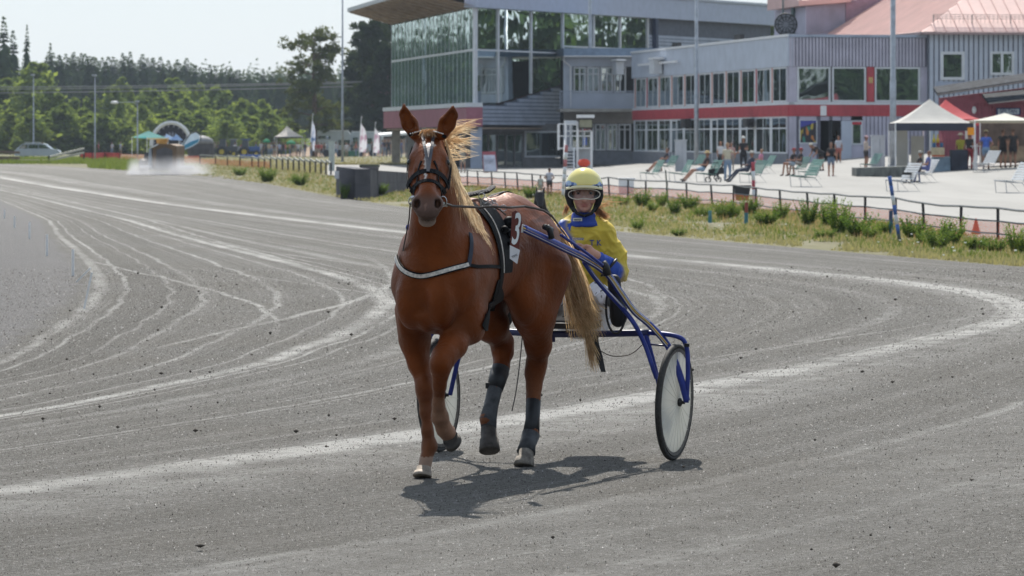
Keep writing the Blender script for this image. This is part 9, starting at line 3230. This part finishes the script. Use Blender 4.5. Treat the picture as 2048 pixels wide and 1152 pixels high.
# crowd at the left, individuals at small size
cols_c = [(.30, .05, .06), (.35, .40, .55), (.04, .04, .05), (.55, .55, .58), (.45, .12, .10), (.10, .16, .35), (.30, .28, .24), (.50, .42, .30), (.06, .10, .10), (.45, .45, .50)]
nm_c = ['red', 'light blue', 'black', 'white', 'brick red', 'navy', 'grey brown', 'tan', 'dark green', 'pale grey']
crowd = [(197, 312, 0, 'beside the red banner, leftmost of three'), (224, 312, 9, 'beside the red banner, middle of three'), (241, 312, 1, 'beside the red banner, rightmost of three'), (85, 314, 4, 'in front of the silver car'),
   (424, 312, 5, 'right of the round tent'), (436, 313, 2, 'near the dark tractor, bending'), (447, 313, 3, 'in front of the dark tractor'), (463, 313, 2, 'between the two tractors'), (522, 313, 3, 'right of the blue tractor'),
   (532, 313, 8, 'under the left green parasol'), (543, 313, 9, 'at the left leg of the pale tent'), (553, 312, 6, 'inside the pale tent, left'), (566, 313, 2, 'in the middle of the pale tent'), (580, 313, 7, 'under the right green parasol'), (592, 313, 6, 'inside the pale tent, right'), (603, 313, 9, 'at the right leg of the pale tent'),
   (622, 315, 7, 'at the foot of the blue feather flag'), (631, 315, 4, 'in front of the first caravan, left'), (643, 315, 4, 'in front of the first caravan, right'), (672, 315, 9, 'right of the narrow cabinet post'), (693, 314, 3, 'right of the slim lamp pole'), (704, 313, 8, 'by the green container'),
   (720, 313, 0, 'in front of the larger white flag'), (734, 313, 1, 'right of the red-shirted walker'), (744, 313, 2, 'between the two white flags'), (752, 313, 3, 'at the foot of the smaller white flag'), (765, 313, 5, 'left of the grandstand pillars, near the awning'), (777, 314, 2, 'closest to the first grandstand pillar'), (803, 316, 5, 'between the two leftmost pillars'), (926, 346, 6, 'in the shade under the grandstand, behind the mane')]
crowd += [(430, 313, 6, 'just right of the round tent, second'), (452, 314, 4, 'beside the dark tractor front'), (470, 314, 9, 'between the tractors, second'), (485, 314, 0, 'in front of the blue tractor, left'), (494, 314, 2, 'in front of the blue tractor, middle'), (512, 314, 5, 'in front of the blue tractor, right'),
   (527, 314, 2, 'left of the left green parasol'), (538, 314, 7, 'right of the left green parasol'), (548, 314, 2, 'at the left edge of the pale tent, second'), (559, 315, 1, 'in the left half of the pale tent'), (571, 315, 4, 'in front of the pale tent middle'), (586, 314, 2, 'in the right half of the pale tent'), (597, 315, 3, 'at the right edge of the pale tent'), (610, 315, 2, 'left of the blue feather flag'), (637, 316, 0, 'seated side of the first caravan'), (649, 315, 2, 'near the first caravan right window'), (712, 314, 4, 'right of the green container'), (727, 314, 2, 'behind the larger white flag, second'), (758, 314, 6, 'left of the awning'), (770, 314, 2, 'under the awning'), (813, 316, 2, 'right of the second pillar')]
for i, (px, by, c, wh) in enumerate(crowd):
 figure(px, by, 1.66 + .1 * random.random(), f'small distant person in {nm_c[c]} {wh}'.replace('seated side', 'left side'), ['stand', 'hips', 'phone', 'walk'][i % 4], cols_c[c], [(.04, .05, .07), (.15, .2, .3), (.3, .28, .24)][i % 3], yaw=random.uniform(-3, 3), shorts=(i % 3 == 2), vox=.045, group='distant spectators')
# power lines and a road lamp across the wood
e_ = empty('power_lines', W(0, 170, 500), 'sagging power lines crossing in front of the wood', 'cables')
for k, (y0, y1, y2) in enumerate([(175, 171, 161), (187, 178, 170), (180, 172, 163)]):
 b = MB(); b.tube([W(-150 + 950 * i / 16, y0 + (y2 - y0) * (i / 16) + 3 * math.sin(i / 16 * math.pi), 520) for i in range(17)], .05, 4); b.build('cable', mat('cable_grey', (.22, .23, .23), .6), e_)
e_ = empty('street_lamp', pz(275, 500), 'street lamp with a white head over the thicket', 'street lamp')
b = MB(); b.tube([W(275, 312, 500), W(275, 210, 500), W(266, 204, 500), W(232, 205, 500)], .05, 6); b.build('pole', M_steel2, e_)
b = MB(); b.ball(W(229, 205, 500), (.5, .3, .2), 8, 6); b.build('head', M_white, e_)

# ================================================================ DARK PONY beyond the rump
pp = []
PB = (.012, .010, .010)
zp = 62.0
pO = Vector(((1080 - CXP) / FPX * zp, zp, 0.01))
def pv(f, l, u): return np.array((l, -f, u))       # faces away, slightly
def pl(a, b, ra, rb, k=.03, c=PB): pp.append(limb(a, b, ra, rb, c, k))
pl(pv(.25, 0, .72), pv(-.35, 0, .72), .17, .17, .06)
pl(pv(.30, 0, .78), pv(.42, -.01, 1.05), .12, .075, .05)
pl(pv(.42, -.01, 1.07), pv(.60, 0, .90), .07, .045, .03)
for s in (1, -1):
 pl(pv(.40, .045 * s, 1.10), pv(.40, (.070 if s > 0 else .06) * s, 1.20), .024, .010, .015)
 for f in (.25, -.38):
  pl(pv(f, .10 * s, .62), pv(f, .10 * s, .35), .07, .035, .03); pl(pv(f, .10 * s, .35), pv(f, .10 * s, .03), .030, .034, .02)
pl(pv(-.50, 0, .78), pv(-.56, 0, .35), .04, .03)
V_, F_, C_ = sdf_body(pp, .015)
pony = empty('pony', pO, 'small black pony, only ears and neck showing beyond the chestnut rump', 'pony')
link_mesh('body', np_mesh('body', V_, F_, mat('pony_coat', (1, 1, 1), .6, .1, 8, attr='paint'), smooth=True, cols=C_), pony)
# ================================================================ HAZE
mb = MB(); mb.box2((-900, -260, -3.0), (800, 2300, 46.0))
m, nt, out = new_mat('air_haze')
pv_ = nt.nodes.new('ShaderNodeVolumePrincipled')
pv_.inputs['Color'].default_value = (0.70, 0.82, 0.98, 1)
pv_.inputs['Density'].default_value = 0.00011
pv_.inputs['Anisotropy'].default_value = 0.2
L(nt, pv_.outputs[0], out.inputs['Volume'])
hz = mb.build('haze', m)
hz['kind'] = 'stuff'; hz['label'] = 'thin summer haze over the whole race track'
